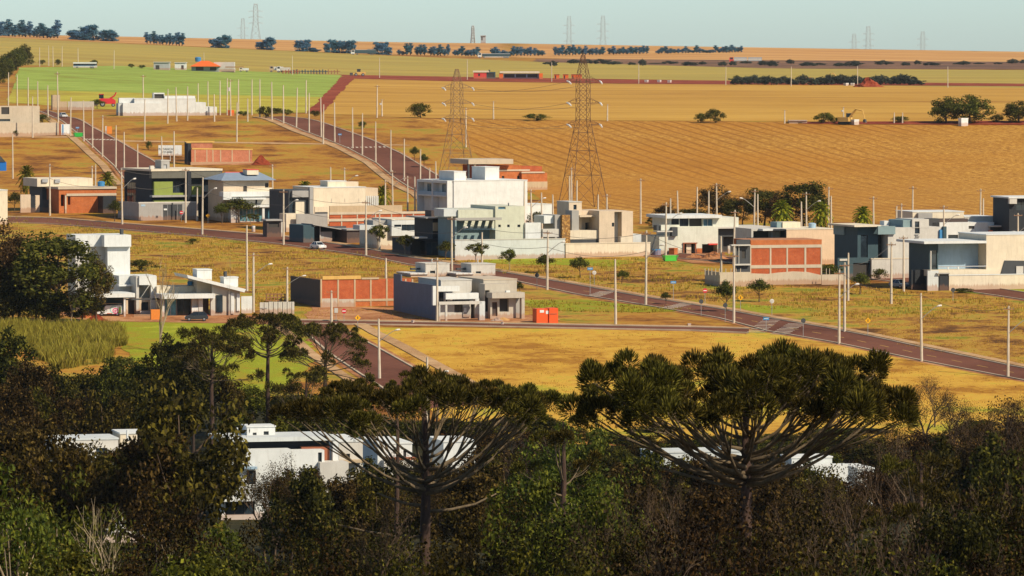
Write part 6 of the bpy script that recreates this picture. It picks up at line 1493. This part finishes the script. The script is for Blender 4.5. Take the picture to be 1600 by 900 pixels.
tree_proto('far_tree', 15, 9, -2.0, 44, 1.9, 60, 1.0, L_hazed, B_dark, 56, .3, shell=.45, limbs=5)
tree_proto('far_slim_tree', 15, 5.5, -2.0, 34, 1.4, 56, .9, L_hazed, B_dark, 57, .3, shell=.3, limbs=4)
tree_proto('far_bush', 6, 11, -.5, 30, 1.5, 50, .9, L_farb, B_dark, 58, .2, limbs=4)

def palm_proto():
    root = thing('palm_tree', (0, 0, 0)); rnd = random.Random(5)
    MB().tube([(0, 0, -.6), (.05, 0, 1.5), (0, .05, 3), (0, 0, 4.6)], [.24, .19, .17, .20], 8).build('trunk', B_mid, root, True)
    mb = MB()
    for i in range(60):
        a = i * 2.4; el = 1.35 - 1.9 * (i / 44) ** .9; L = rnd.uniform(2.0, 2.7)
        h = Vector((math.cos(a), math.sin(a), 0)); pts = [Vector((0, 0, 4.5)) + (h * math.cos(el) * t * L + Vector((0, 0, math.sin(el) * t * L - .75 * t * t * L * .55))) for t in (0, .3, .6, .85, 1)]
        sd = Vector((-h.y, h.x, 0))
        for j in range(4):
            for s in (-1, 1):
                for q in (0.0, .33, .66):
                    p = pts[j].lerp(pts[j + 1], q); dr = (pts[j + 1] - pts[j]).normalized()
                    e = p + sd * s * .55 * (1 - .12 * j) + dr * .35 + Vector((0, 0, -.18))
                    mb.add([p, p + dr * .30, e], [(0, 1, 2)])
        mb.tube(pts, [.035, .03, .022, .015, .008], 3, False)
    mb.build('crown', L_palm, root); note_kids(root); PROTO['palm_tree'] = [root, 6.6, 4.6, False]
palm_proto()

# --- araucarias: candelabra limbs carrying dense brooms of needle twigs
def broom(center, axis, r, n, rg, w0=.022):
    """hemispherical broom of radiating needle shoots"""
    d = unit(rg.normal(size=(n, 3)) + np.array(axis) * .55 + np.array([0, 0, .20]))
    ln = r * (.45 + .5 * rg.random((n, 1)) ** .6)
    st = rg.uniform(.45, .86, (n, 1))
    c = np.array(center)
    bend = np.array([0, 0, .16]) * r
    a = c + d * ln * st; e = c + d * ln + bend * rg.uniform(.3, 1.2, (n, 1))
    s = unit(np.cross(d, unit(rg.normal(size=(n, 3)))))
    w = w0 * rg.uniform(.7, 1.4, (n, 1)); m = a + (e - a) * .55
    V = np.stack([a, m + s * w, e, m - s * w], 1).reshape(-1, 3)
    return V, np.arange(4 * n).reshape(n, 4)
def araucaria(name, g, H, Rr, cb, nl, tuft, seed, label, shoots=150, arms=3, tip_drop=.12, trunk_r=.42, ragged=.035, extra_low=0):
    rg = np.random.default_rng(seed); rnd = random.Random(seed)
    root = thing(name, g, label, 'tree')
    mb = MB(); zs = [-1, 0, H * .25, H * .5, H * .75, H * .93]
    mb.tube([(.06 * math.sin(z * .5), .06 * math.cos(z * .4), z) for z in zs], [trunk_r * f for f in (1.2, 1.1, .9, .8, .55, .18)], 10)
    mb.build('trunk', B_arau, root, True)
    for i in range(nl):
        az = i * 2.39996 + rnd.uniform(-.3, .3); f = math.sqrt((i + .5) / nl)
        r = Rr * f * rnd.uniform(.88, 1.06); zt = H * (1 - tip_drop * f * f * rnd.uniform(.5, 1.6)) - rnd.uniform(0, ragged) * H
        z0 = H * (cb + (.92 - cb) * (1 - f) * rnd.uniform(.75, 1.05))
        hx, hy = math.cos(az), math.sin(az)
        P0 = Vector((0, 0, z0)); rise = zt - z0 - tuft * .4
        pts = [P0 + Vector((hx * r * t, hy * r * t, rise * (0.18 * t + .82 * t ** 2.3))) for t in (0, .2, .4, .6, .8, 1)]
        lr = trunk_r * (.20 + .12 * f)
        lb = MB(); lb.tube(pts, [lr, lr * .8, lr * .65, lr * .55, lr * .42, lr * .25], 6)
        Vs, Qs, o = [], [], 0
        tips = [(pts[-1], Vector((hx, hy, 1.2)))]
        for j in range(arms - 1):
            b = pts[3 + (j % 2)]; da = az + rnd.uniform(-.9, .9)
            e = pts[-1] + Vector((math.cos(da), math.sin(da), rnd.uniform(-.35, .35))) * tuft * rnd.uniform(.7, 1.3)
            lb.tube([b, b.lerp(e, .55) + Vector((0, 0, -.12 * tuft)), e], [lr * .35, lr * .28, lr * .15], 5)
            tips.append((e, Vector((math.cos(da), math.sin(da), 1.1))))
        limb = lb.build('limb', B_limb, root, True)
        for c, ax in tips:
            V, Q = broom(c, ax.normalized(), tuft * rnd.uniform(.42, .82), shoots, rg, .026 if shoots > 300 else .055)
            Vs.append(V); Qs.append(Q + o); o += len(V)
        link('needle_broom', npmesh('needle_broom', np.concatenate(Vs), np.concatenate(Qs), L_needle), limb)
    for i in range(extra_low):
        az = rnd.choice((math.pi, 0)) + rnd.uniform(-.6, .6); z0 = H * rnd.uniform(.38, cb); r = Rr * rnd.uniform(.4, .75)
        pts = [Vector((math.cos(az) * r * t, math.sin(az) * r * t, z0 + .5 * t * t * r * rnd.uniform(0, .5))) for t in (0, .35, .7, 1)]
        MB().tube(pts, [.11, .09, .07, .04], 5).build('dead_limb', B_limb, root, True)
    note_kids(root)
    return root
def arau_at(u, vtop, d, Rr, cb, nl, tuft, seed, label, **kw):
    g = AT(u, d)
    return araucaria('umbrella_pine', g, VZ(vtop, d) - g.z, Rr, cb, nl, tuft, seed, label, **kw)
arau_at(664, 594, 285, 7.2, .70, 32, 1.15, 61, 'large flat-topped umbrella pine with bare lower trunk in the centre foreground', arms=4, shoots=640, extra_low=5, tip_drop=.03)
arau_at(1166, 550, 245, 7.3, .72, 46, 1.3, 62, 'largest umbrella pine with broad dark crown in the right foreground', arms=4, shoots=640, trunk_r=.45, tip_drop=.035, ragged=.085, extra_low=1)
arau_at(418, 488, 700, 5.6, .66, 24, 1.35, 63, 'umbrella pine beside the lower street, tallest of the middle group', arms=5, shoots=170, trunk_r=.36, tip_drop=.12)
arau_at(508, 498, 690, 5.2, .60, 22, 1.35, 64, 'umbrella pine in front of the lower street asphalt, right of its group', arms=5, shoots=170, trunk_r=.34, tip_drop=.3)
arau_at(330, 508, 680, 5.6, .58, 24, 1.4, 65, 'umbrella pine below the slanted roof house, left of its group', arms=5, shoots=170, trunk_r=.34, tip_drop=.25)
arau_at(478, 572, 650, 4.0, .5, 14, 1.3, 66, 'low umbrella pine between the middle group and the lower street', arms=5, shoots=170, trunk_r=.28, tip_drop=.3)
arau_at(880, 625, 320, 2.6, .6, 9, 1.0, 67, 'small umbrella pine with a ragged top between the two big ones', arms=4, shoots=400, trunk_r=.3, tip_drop=.4)
arau_at(1440, 690, 300, 3.0, .5, 10, 1.1, 68, 'dark umbrella pine sunk in the brown trees at right', arms=4, shoots=400, trunk_r=.3, tip_drop=.4)
arau_at(620, 563, 330, 1.4, .75, 3, .95, 69, 'single umbrella pine tuft rising behind the centre one', arms=4, shoots=400, trunk_r=.2)

# --- the wood in the valley, far rows first
Z1, Z2, Z3, Z4 = 'at the far edge of the wood', 'in the middle of the wood', 'in the front of the wood', 'along the bottom edge of the picture'
WOOD = [
 (Z1, 705, [('dense_tree', 10, 520, 9), ('brown_tree', 45, 555, 8), ('dense_tree', 85, 578, 8), ('leafy_tree', 130, 572, 8), ('dense_tree', 175, 566, 8), ('leafy_tree', 220, 556, 9), ('dense_tree', 262, 530, 9), ('dense_tree', 300, 540, 8), ('brown_tree', 345, 575, 8), ('leafy_tree', 395, 598, 8), ('leafy_tree', 440, 610, 8), ('dense_tree', 475, 612, 8), ('leafy_tree', 515, 628, 9), ('leafy_tree', 555, 645, 9), ('dense_tree', 600, 652, 9), ('leafy_tree', 650, 655, 9), ('dense_tree', 705, 655, 9), ('leafy_tree', 755, 652, 9), ('dense_tree', 805, 652, 9), ('dense_tree', 850, 650, 8), ('brown_tree', 895, 668, 8), ('dense_tree', 1030, 690, 8), ('leafy_tree', 1090, 694, 8), ('dense_tree', 1250, 690, 8), ('leafy_tree', 1310, 684, 8), ('dense_tree', 1350, 672, 8), ('twiggy_tree', 1445, 600, 9), ('twiggy_tree', 1490, 622, 9), ('leafy_tree', 1530, 652, 8), ('twiggy_tree', 1575, 630, 9), ('thin_tree', 1610, 618, 9)]),
 (Z2, 625, [('brown_tree', 15, 590, 8), ('leafy_tree', 60, 600, 8), ('brown_tree', 110, 606, 8), ('olive_tree', 160, 600, 8), ('dense_tree', 205, 598, 8), ('leafy_tree', 380, 640, 8), ('leafy_tree', 430, 648, 8), ('dense_tree', 480, 655, 8), ('leafy_tree', 530, 660, 9), ('dense_tree', 590, 668, 8), ('brown_tree', 760, 668, 8), ('thin_tree', 800, 664, 8), ('brown_tree', 840, 668, 8), ('twiggy_tree', 1400, 665, 8), ('brown_tree', 1450, 668, 8), ('twiggy_tree', 1510, 650, 9), ('thin_tree', 1560, 640, 9), ('brown_tree', 1605, 648, 8)]),
 (Z2, 500, [('thin_tree', 425, 712, 5), ('brown_tree', 478, 722, 5), ('olive_tree', 535, 728, 6), ('thin_tree', 608, 706, 5), ('dense_tree', 575, 722, 5), ('olive_tree', 130, 684, 6), ('brown_tree', 232, 684, 6), ('olive_tree', 665, 708, 6), ('brown_tree', 765, 690, 6), ('olive_tree', 1062, 704, 6), ('brown_tree', 1108, 700, 6), ('brown_tree', 1232, 714, 6), ('olive_tree', 1288, 722, 6), ('brown_tree', 1375, 722, 6), ('brown_tree', 60, 682, 8), ('olive_tree', 110, 692, 7), ('brown_tree', 180, 690, 6), ('olive_tree', 155, 700, 7), ('brown_tree', 215, 698, 7), ('dense_tree', 265, 715, 6), ('thin_tree', 415, 732, 6), ('dense_tree', 452, 742, 6), ('olive_tree', 505, 752, 7), ('brown_tree', 560, 748, 6), ('dense_tree', 615, 726, 6), ('olive_tree', 640, 716, 5), ('brown_tree', 690, 712, 7), ('olive_tree', 735, 705, 7), ('dense_tree', 1010, 702, 7), ('brown_tree', 1045, 720, 7), ('olive_tree', 1085, 710, 7), ('brown_tree', 1135, 704, 7), ('brown_tree', 1200, 706, 7), ('dense_tree', 1262, 724, 6), ('brown_tree', 1310, 736, 7), ('thin_tree', 1350, 742, 6)]),
 (Z2, 455, [('olive_tree', 282, 577, 9.5), ('brown_tree', 30, 640, 9), ('olive_tree', 85, 655, 7), ('brown_tree', 235, 660, 8), ('thin_tree', 140, 700, 6), ('thin_tree', 430, 722, 5), ('dense_tree', 480, 738, 5), ('brown_tree', 540, 738, 5), ('olive_tree', 590, 738, 5), ('thin_tree', 640, 735, 6), ('brown_tree', 735, 716, 8), ('olive_tree', 790, 690, 8), ('twiggy_tree', 835, 672, 7), ('bright_tree', 872, 660, 7), ('bright_tree', 925, 662, 7), ('brown_tree', 985, 712, 6), ('twiggy_tree', 1050, 742, 6), ('brown_tree', 1110, 748, 7), ('brown_tree', 1190, 740, 7), ('twiggy_tree', 1285, 742, 7), ('thin_tree', 1330, 748, 6), ('twiggy_tree', 1395, 690, 7), ('thin_tree', 1440, 672, 7), ('twiggy_tree', 1490, 648, 8), ('thin_tree', 1545, 632, 8), ('twiggy_tree', 1598, 618, 8), ('brown_tree', 1520, 680, 7), ('olive_tree', 1590, 672, 7), ('dense_tree', 1470, 690, 7), ('dense_tree', 1555, 690, 6)]),
 (Z3, 222, [('near_brown_tree', 1140, 758, 6), ('near_brown_tree', 1100, 752, 6), ('near_olive_tree', 1185, 760, 6), ('near_brown_tree', 1255, 765, 6)]),
 (Z3, 275, [('broad_leaf_tree', 25, 715, 6), ('broad_leaf_tree', 95, 728, 6.5), ('bare_tree', 185, 775, 5), ('broad_leaf_tree', 160, 790, 5), ('near_brown_tree', 250, 745, 5.5), ('near_bright_tree', 325, 800, 6), ('near_brown_tree', 270, 790, 5), ('near_dense_tree', 395, 820, 5), ('near_brown_tree', 450, 770, 4.5), ('near_dense_tree', 520, 790, 5), ('near_olive_tree', 590, 800, 5), ('bare_twig_tree', 560, 765, 5), ('near_olive_tree', 730, 775, 6), ('near_brown_tree', 795, 755, 6), ('near_bright_tree', 870, 712, 4.5), ('near_olive_tree', 845, 770, 5), ('near_bright_tree', 945, 735, 4), ('near_brown_tree', 925, 770, 5.5), ('bare_twig_tree', 1000, 740, 5.5), ('near_olive_tree', 1015, 790, 5.5), ('bare_twig_tree', 1090, 770, 5.5), ('near_dense_tree', 1130, 790, 5), ('near_brown_tree', 1220, 770, 6), ('bare_twig_tree', 1290, 765, 6), ('near_dense_tree', 1330, 785, 6), ('bare_twig_tree', 1400, 745, 6), ('near_dense_tree', 1470, 735, 6.5), ('near_olive_tree', 1540, 715, 6), ('bare_twig_tree', 1585, 690, 6.5), ('near_dense_tree', 1600, 745, 6)]),
 (Z4, 195, [('near_leafy_tree', 10, 860, 4.5), ('near_bright_tree', 75, 850, 4.5), ('near_leafy_tree', 150, 830, 5), ('near_leafy_tree', 215, 865, 4.5), ('near_bright_tree', 300, 825, 4.5), ('near_leafy_tree', 370, 845, 4.5), ('near_dense_tree', 440, 850, 5), ('near_brown_tree', 510, 840, 5), ('near_olive_tree', 580, 848, 5), ('near_dense_tree', 720, 838, 5), ('near_olive_tree', 790, 835, 5), ('near_leafy_tree', 860, 840, 5), ('near_dense_tree', 930, 835, 5), ('bare_twig_tree', 965, 815, 5), ('near_olive_tree', 1000, 848, 5), ('near_brown_tree', 1070, 835, 5), ('near_dense_tree', 1150, 845, 5), ('near_olive_tree', 1230, 838, 5), ('bare_twig_tree', 1270, 815, 5), ('near_dense_tree', 1310, 835, 5), ('near_dense_tree', 1390, 825, 5), ('near_olive_tree', 1460, 815, 5), ('near_dense_tree', 1530, 805, 5), ('near_brown_tree', 1595, 815, 5)]),
]
WOOD += [(Z1, 690, [(('leafy_tree', 'dense_tree', 'olive_tree')[i % 3], 950 + i * 38, 672 + (i * 7) % 11, 6.5) for i in range(12)]), (Z2, 630, [(('dense_tree', 'leafy_tree', 'brown_tree')[i % 3], 930 + i * 36, 690 + (i * 5) % 9, 6.5) for i in range(13)]), (Z2, 480, [('brown_tree', 1665, 640, 8), ('dense_tree', 1740, 650, 8), ('olive_tree', -60, 640, 8)]), (Z1, 690, [('leafy_tree', 1660, 630, 9), ('brown_tree', 1720, 640, 9), ('dense_tree', -50, 540, 9)]), (Z3, 285, [('near_dense_tree', 1690, 720, 7), ('near_brown_tree', -60, 740, 7)])]
LOOK = {'edge_tree': 'green tree', 'dense_tree': 'dense dark green tree', 'leafy_tree': 'green leafy tree', 'brown_tree': 'dull brown-leaved tree', 'olive_tree': 'olive-leaved tree', 'bright_tree': 'bright yellow-green tree', 'twiggy_tree': 'reddish twiggy tree', 'thin_tree': 'thin-leaved brown tree', 'bare_tree': 'pale leafless tree', 'bare_twig_tree': 'nearly bare twiggy tree', 'broad_leaf_tree': 'broad-leaved tree with pale branches'}
for zone, d0, lst in WOOD:
    for kd, u, vt, W in lst:
        plant(kd, u, vt, d=d0 + random.uniform(-22, 22), W=W * random.uniform(.95, 1.15), look=LOOK[kd.replace('near_', '')], zone=zone)

# --- named trees outside the wood
plant('edge_tree', 88, 360, vb=508, W=19, label='big dark tree with pale forked stem hiding the white house at left')
plant('edge_brown_tree', 10, 345, vb=505, W=11, label='brown-tinged tree at the left edge beside the big dark tree')
plant('dense_tree', 30, 400, vb=506, W=11, label='low dark tree under the left side of the big dark tree')
plant('dense_tree', 20, 448, vb=508, W=9, label='low dark growth at the foot of the big tree, left')
plant('dense_tree', 75, 455, vb=508.5, W=9, label='low dark growth at the foot of the big tree, middle')
plant('dense_tree', 128, 452, vb=506, W=6.5, label='low dark growth at the foot of the big tree, right')
plant('edge_tree', 55, 420, vb=507, W=11, label='sunlit green lower crown at the front of the big dark tree')
plant('edge_brown_tree', 150, 390, vb=504, W=6.5, label='loose olive crown on the right side of the big dark tree')
plant('bare_fork_tree', 250, 398, vb=549, W=9, label='tall leafless tree with pale forks in front of the hatchback yard')
plant('bare_fork_tree', 112, 430, vb=509, W=3.5, label='pale forked bare stem in front of the big dark tree')
plant('bare_tree', 359, 386, vb=502, W=1.2, label='single thin bare sapling before the slanted roof house')
SM = [('street_tree', 373, 309, 348, 7.5, 'dark round tree between the black house and the shop house'), ('street_tree', 346, 317, 349, 4.5, 'small dark tree left of the shop house'), ('flat_street_tree', 392, 333, 351, 4.5, 'little flat tree before the teal shop windows'), ('street_tree', 180, 312, 347, 4, 'dark tree in the shadow left of the black house'), ('street_tree', 23, 300, 330, 4.5, 'round dark tree beside the left boundary wall'), ('shrub', 122, 304, 322, 3, 'bush growing at the orange brick house'),
 ('flat_street_tree', 592, 350, 392, 5, 'flat tree before the white box house, left of two'), ('flat_street_tree', 634, 366, 401, 4.5, 'flat tree before the white box house, right of two'), ('street_tree', 697, 376, 408, 4.5, 'dim tree in front of the black porch house'), ('flat_street_tree', 745, 379, 412, 5.5, 'flat spreading tree before the pale blue wall, left of two'), ('flat_street_tree', 797, 388, 424, 4.5, 'flat spreading tree before the pale blue wall, right of two'),
 ('street_tree', 851, 397, 427, 4.5, 'round dark tree below the cream boundary wall corner'), ('street_tree', 906, 401, 435, 4.2, 'two-tiered dark tree on the verge left of the lone pole'), ('street_tree', 972, 422, 444, 3, 'small dark tree right of the lone pole top'), ('street_tree', 1040, 456, 476, 2.5, 'small ball-shaped tree at the avenue kerb'), ('street_tree', 1134, 438, 488, 4, 'dark tree with thin stem beside the tall pole'), ('street_tree', 1187, 436, 472, 4.6, 'spreading dark tree below the brick shell wall'), ('street_tree', 1345, 426, 460, 4.6, 'leafy dark tree by the house street left of the blue-grey car'), ('shrub', 1373, 419, 438, 3.2, 'grey-green shrub before the pale front wall'),
 ('shrub', 1437, 432, 452, 2, 'small brown shrub by the black side gate'), ('street_tree', 812, 440, 462, 2, 'small tree behind the concrete bungalow'), ('shrub', 566, 177 + 12, 201, 3, 'dark bush on the verge of the right hill street, uppermost'), ('street_tree', 648, 229, 252, 3, 'small dark tree beside the right hill street, upper'), ('street_tree', 662, 240, 262, 3, 'small dark tree beside the right hill street, lower'), ('shrub', 24, 203, 213, 2, 'small dark bush before the hill boundary wall'), ('shrub', 65, 178, 192, 5, 'palm-like bush at the hill boundary wall'), ('street_tree', 152, 155, 170, 5, 'dark bush in front of the red harvester'),
 ('shrub', 1505, 450, 458, 4.5, 'low dark shrub before the long cream boundary wall'), ('shrub', 222, 405, 424, 7, 'low bush in the dry grass right of the white tower'), ('shrub', 1298, 412, 440, 5, 'yellow-green bush behind the wall right of the brick shell'), ('shrub', 300, 372, 382, 3, 'green weed clump in the rough grass below the avenue'), ('shrub', 188, 556, 590, 6, 'yellow-green bush at the foot of the cane patch'), ('shrub', 232, 220, 234, 2, 'reddish sapling beside the billboard'), ('shrub', 838, 330, 360, 5, 'green tree top behind the white side wing')]
for kd, u, vt, vb, W, lab in SM: plant(kd, u, vt, vb=vb, W=W, label=lab, cat='shrub' if kd == 'shrub' else 'tree')
for u, vt, vb, W, lab in ((42, 252, 318, 4.6, 'palm standing beside the flat-roofed house'), (168, 262, 322, 4.4, 'palm behind the left side of the black and green house'), (372, 284, 330, 3.6, 'small palm on the shop house terrace'), (476, 277, 335, 4.2, 'palm top behind the dark cube house'), (598, 284, 345, 4.2, 'palm at the right end of the cream house'), (1222, 306, 372, 5, 'left palm among the trees behind the peach house'), (1283, 308, 374, 5, 'right palm among the trees behind the peach house'), (1348, 317, 372, 4.8, 'palm behind the roof of the dark blue house'), (1326, 368, 416, 4.4, 'drooping palm between peach wall and dark blue house')):
    plant('palm_tree', u, vt, vb=vb, W=W, label=lab, cat='palm')
for kd, u, vt, vb, W, lab in (('edge_brown_tree', 1040, 316, 356, 7, 'brown tree behind the pale mint house'), ('edge_brown_tree', 1115, 288, 350, 12, 'broad brown tree at the field edge above the mint house'), ('edge_tree', 1150, 310, 352, 9, 'olive tree right of the broad brown tree'), ('thin_tree', 1160, 300, 352, 8, 'thin brown crown between the field edge trees'), ('edge_tree', 1195, 292, 356, 11, 'olive tree left of the tallest field edge tree'), ('edge_tree', 1255, 281, 358, 14, 'tallest dark green tree at the field edge behind the peach house'), ('edge_brown_tree', 1225, 298, 358, 9, 'brown tree tucked before the tallest field edge tree'), ('shrub', 1085, 325, 345, 9, 'low hedge at the stubble field edge'), ('edge_tree', 1022, 335, 358, 4, 'dark bush left of the mint house roof'),
    ('field_bush', 657, 160, 184, 8.5, 'round brown-green bush in the ripe field left of the pale pylon'), ('field_bush', 838, 177, 188.5, 9, 'low green bush left of the tall pylon'), ('field_bush', 1118, 169, 192, 7, 'green bush at the field edge right of the tall pylon'), ('field_bush', 1094, 176, 192, 4.5, 'smaller green bush beside the field edge bush'), ('field_tree', 1478, 150, 193, 12, 'large field tree with open crown, left of two'), ('field_tree', 1515, 147, 193, 15, 'large field tree with broad crown, right of two'), ('field_tree', 1592, 157, 192, 12, 'field tree cut by the right edge of the picture'), ('field_bush', 1287, 175, 193, 7, 'dark bush right of the low cream shed'), ('field_bush', 1408, 181, 192, 6, 'low bush left of the large field trees'), ('field_bush', 1556, 178, 192, 5, 'small bush between the large field trees and the edge'), ('field_bush', 1304, 183, 193, 4, 'small dark bush at the field edge by the transformer pole')):
    plant(kd, u, vt, vb=vb, W=W, label=lab, cat='tree')
plant('bare_twig_tree', 1460, 582, vb=668, W=7, label='reddish leafless tree standing against the mown field at right')

# --- trees along the skyline, one by one
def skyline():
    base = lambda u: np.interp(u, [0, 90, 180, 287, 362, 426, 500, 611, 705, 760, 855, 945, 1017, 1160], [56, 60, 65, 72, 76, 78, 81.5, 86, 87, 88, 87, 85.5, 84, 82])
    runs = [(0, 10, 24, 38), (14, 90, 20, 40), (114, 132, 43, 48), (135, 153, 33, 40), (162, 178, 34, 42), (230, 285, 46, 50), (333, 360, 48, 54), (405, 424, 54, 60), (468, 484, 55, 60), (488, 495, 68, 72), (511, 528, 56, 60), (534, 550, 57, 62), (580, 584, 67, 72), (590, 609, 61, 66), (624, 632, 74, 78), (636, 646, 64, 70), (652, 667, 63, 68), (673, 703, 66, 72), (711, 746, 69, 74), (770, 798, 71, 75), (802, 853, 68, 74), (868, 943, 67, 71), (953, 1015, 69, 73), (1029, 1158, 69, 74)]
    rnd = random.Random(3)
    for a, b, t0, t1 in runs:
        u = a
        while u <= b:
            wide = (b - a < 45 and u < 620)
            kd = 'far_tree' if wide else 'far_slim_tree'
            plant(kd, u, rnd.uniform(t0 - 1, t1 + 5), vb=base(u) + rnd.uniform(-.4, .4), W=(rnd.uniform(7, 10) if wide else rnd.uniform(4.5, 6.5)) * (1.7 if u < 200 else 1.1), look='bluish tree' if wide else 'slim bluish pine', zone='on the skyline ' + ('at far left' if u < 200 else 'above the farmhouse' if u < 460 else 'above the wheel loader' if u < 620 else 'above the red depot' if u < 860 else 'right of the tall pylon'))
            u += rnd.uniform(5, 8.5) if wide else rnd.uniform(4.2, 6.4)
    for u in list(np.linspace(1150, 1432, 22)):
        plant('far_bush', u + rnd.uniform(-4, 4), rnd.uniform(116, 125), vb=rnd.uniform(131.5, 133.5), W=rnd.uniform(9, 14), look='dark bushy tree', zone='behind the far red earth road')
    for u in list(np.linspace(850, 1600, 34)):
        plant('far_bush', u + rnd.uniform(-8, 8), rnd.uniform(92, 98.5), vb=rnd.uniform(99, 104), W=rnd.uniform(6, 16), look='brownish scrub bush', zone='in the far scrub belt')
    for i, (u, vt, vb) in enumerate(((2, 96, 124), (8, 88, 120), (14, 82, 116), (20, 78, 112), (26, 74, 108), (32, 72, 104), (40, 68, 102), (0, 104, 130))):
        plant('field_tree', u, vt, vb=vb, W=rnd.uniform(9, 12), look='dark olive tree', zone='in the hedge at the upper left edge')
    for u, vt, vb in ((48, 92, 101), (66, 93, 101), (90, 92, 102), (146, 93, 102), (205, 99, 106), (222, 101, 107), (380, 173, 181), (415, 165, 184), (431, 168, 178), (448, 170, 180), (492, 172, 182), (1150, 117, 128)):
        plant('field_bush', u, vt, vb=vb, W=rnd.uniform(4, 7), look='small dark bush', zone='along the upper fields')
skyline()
def label_trees():
    keys = {}
    for lk, zn, u, o in TREES: keys.setdefault((lk, zn), []).append((u, o))
    for (lk, zn), L in keys.items():
        for i, (u, o) in enumerate(sorted(L, key=lambda t: t[0])):
            o['label'] = ('%s %s' % (lk, zn)) if len(L) == 1 else '%s %s, %s from the left' % (lk, zn, ordn(i))
            if 'bush' in lk: o['category'] = 'bush'
label_trees()
for kd, (root, a, b, used) in PROTO.items():
    if not used:
        for c in list(root.children): bpy.data.objects.remove(c)
        bpy.data.objects.remove(root)

# --- grass and cane: nobody could count it
def grass(name, polys, n, hmin, hmax, mat, label, blades=5, wid=.06, spread=.25, seed=4):
    rg = np.random.default_rng(seed); U, V_ = [], []
    for poly, share in polys:
        us = [p[0] for p in poly]; vs = [p[1] for p in poly]; cnt = 0; m = int(n * share)
        while cnt < m:
            uu = rg.uniform(min(us), max(us), 4000); vv = rg.uniform(min(vs), max(vs), 4000); ins = np.zeros(4000, bool)
            j = len(poly) - 1
            for i in range(len(poly)):
                (xi, yi), (xj, yj) = poly[i], poly[j]
                ins ^= ((yi > vv) != (yj > vv)) & (uu < (xj - xi) * (vv - yi) / (yj - yi + 1e-9) + xi)
                j = i
            patchy = (np.sin(uu * .045 + 2 * np.sin(vv * .11)) + np.sin(vv * .35 + uu * .013) + rg.normal(size=4000) * .9) > -.2
            ins &= patchy
            U.append(uu[ins][:m - cnt]); V_.append(vv[ins][:m - cnt]); cnt += len(U[-1])
    U = np.concatenate(U); V_ = np.concatenate(V_)
    Pg = np.concatenate([GM(U[i:i + 3000], V_[i:i + 3000]) for i in range(0, len(U), 3000)])
    P_ = np.repeat(Pg, blades, 0); m = len(P_)
    P_[:, :2] += rg.normal(size=(m, 2)) * spread
    a = rg.uniform(0, 6.28, m); h = rg.uniform(hmin, hmax, m) * np.repeat(rg.uniform(.6, 1.2, len(Pg)), blades)
    dx = np.stack([np.cos(a), np.sin(a), np.zeros(m)], 1); ln = np.stack([np.cos(a + 1.3), np.sin(a + 1.3), np.zeros(m)], 1) * (h * rg.uniform(.05, .5, m))[:, None]
    up = np.zeros((m, 3)); up[:, 2] = h
    lo = P_.copy(); lo[:, 2] -= .1
    T = np.stack([lo - dx * wid, lo + dx * wid, P_ + up * .6 + ln * .45 + dx * wid * .7, P_ + up + ln], 1).reshape(-1, 3)
    Q = np.arange(4 * m).reshape(m, 4)
    o = link(name, npmesh(name, T, Q, mat)); tag(o, label, 'grass', kind='stuff')
RP = [(0, 345), (190, 362), (330, 374), (470, 390), (600, 408), (640, 416), (640, 430), (480, 436), (460, 480), (400, 480), (390, 440), (210, 430), (200, 380), (0, 358)]
RV = [(700, 408), (1000, 404), (1100, 420), (1180, 446), (1320, 448), (1480, 460), (1600, 470), (1600, 500), (1300, 500), (1150, 478), (1000, 460), (880, 440), (760, 424)]
grass('dry_tall_grass', [(RP, .62), (RV, .38)], 5000, .15, .55, L_dry, 'tall dry golden grass in the rough plots', 5, .07)
grass('weedy_grass', [(RP, .35), (RV, .45), ([(0, 332), (600, 400), (590, 408), (0, 346)], .08), ([(820, 468), (1100, 484), (1000, 490), (830, 486)], .12)], 2600, .15, .6, L_weed, 'yellow-green weeds in the rough plots', 5, .08, seed=5)
grass('field_tufts', [([(580, 516), (1180, 520), (1600, 602), (1600, 640), (700, 650)], .6), ([(470, 482), (640, 484), (690, 500), (470, 502)], .1), ([(1330, 500), (1600, 500), (1600, 575), (1400, 540)], .3)], 3500, .08, .3, L_dry, 'sparse tufts in the mown field', 5, .06, seed=6)
grass('sugar_cane', [([(-10, 512), (110, 514), (190, 518), (196, 540), (120, 552), (30, 545), (-10, 535)], .85), ([(40, 548), (180, 545), (170, 566), (90, 578)], .15)], 3000, 1.0, 2.2, L_cane, 'dense yellow-green cane patch below the big dark tree', 9, .07, .3, seed=7)
# ------------------------------------------------------------------ haze: the air between here and the crest
hm = bpy.data.materials.new('haze_air'); nt, out = nodes_of(hm)
pv = N(nt, 'ShaderNodeVolumePrincipled')
pv.inputs['Color'].default_value = (0.74, 0.88, 1.0, 1)
pv.inputs['Density'].default_value = 0.000014
pv.inputs['Anisotropy'].default_value = 0.0
nt.links.new(pv.outputs[0], out.inputs[1])
hz = MB().box(-2200, 2200, -190, 9600, -80, 108).build('haze', hm)
tag(hz, kind='stuff')
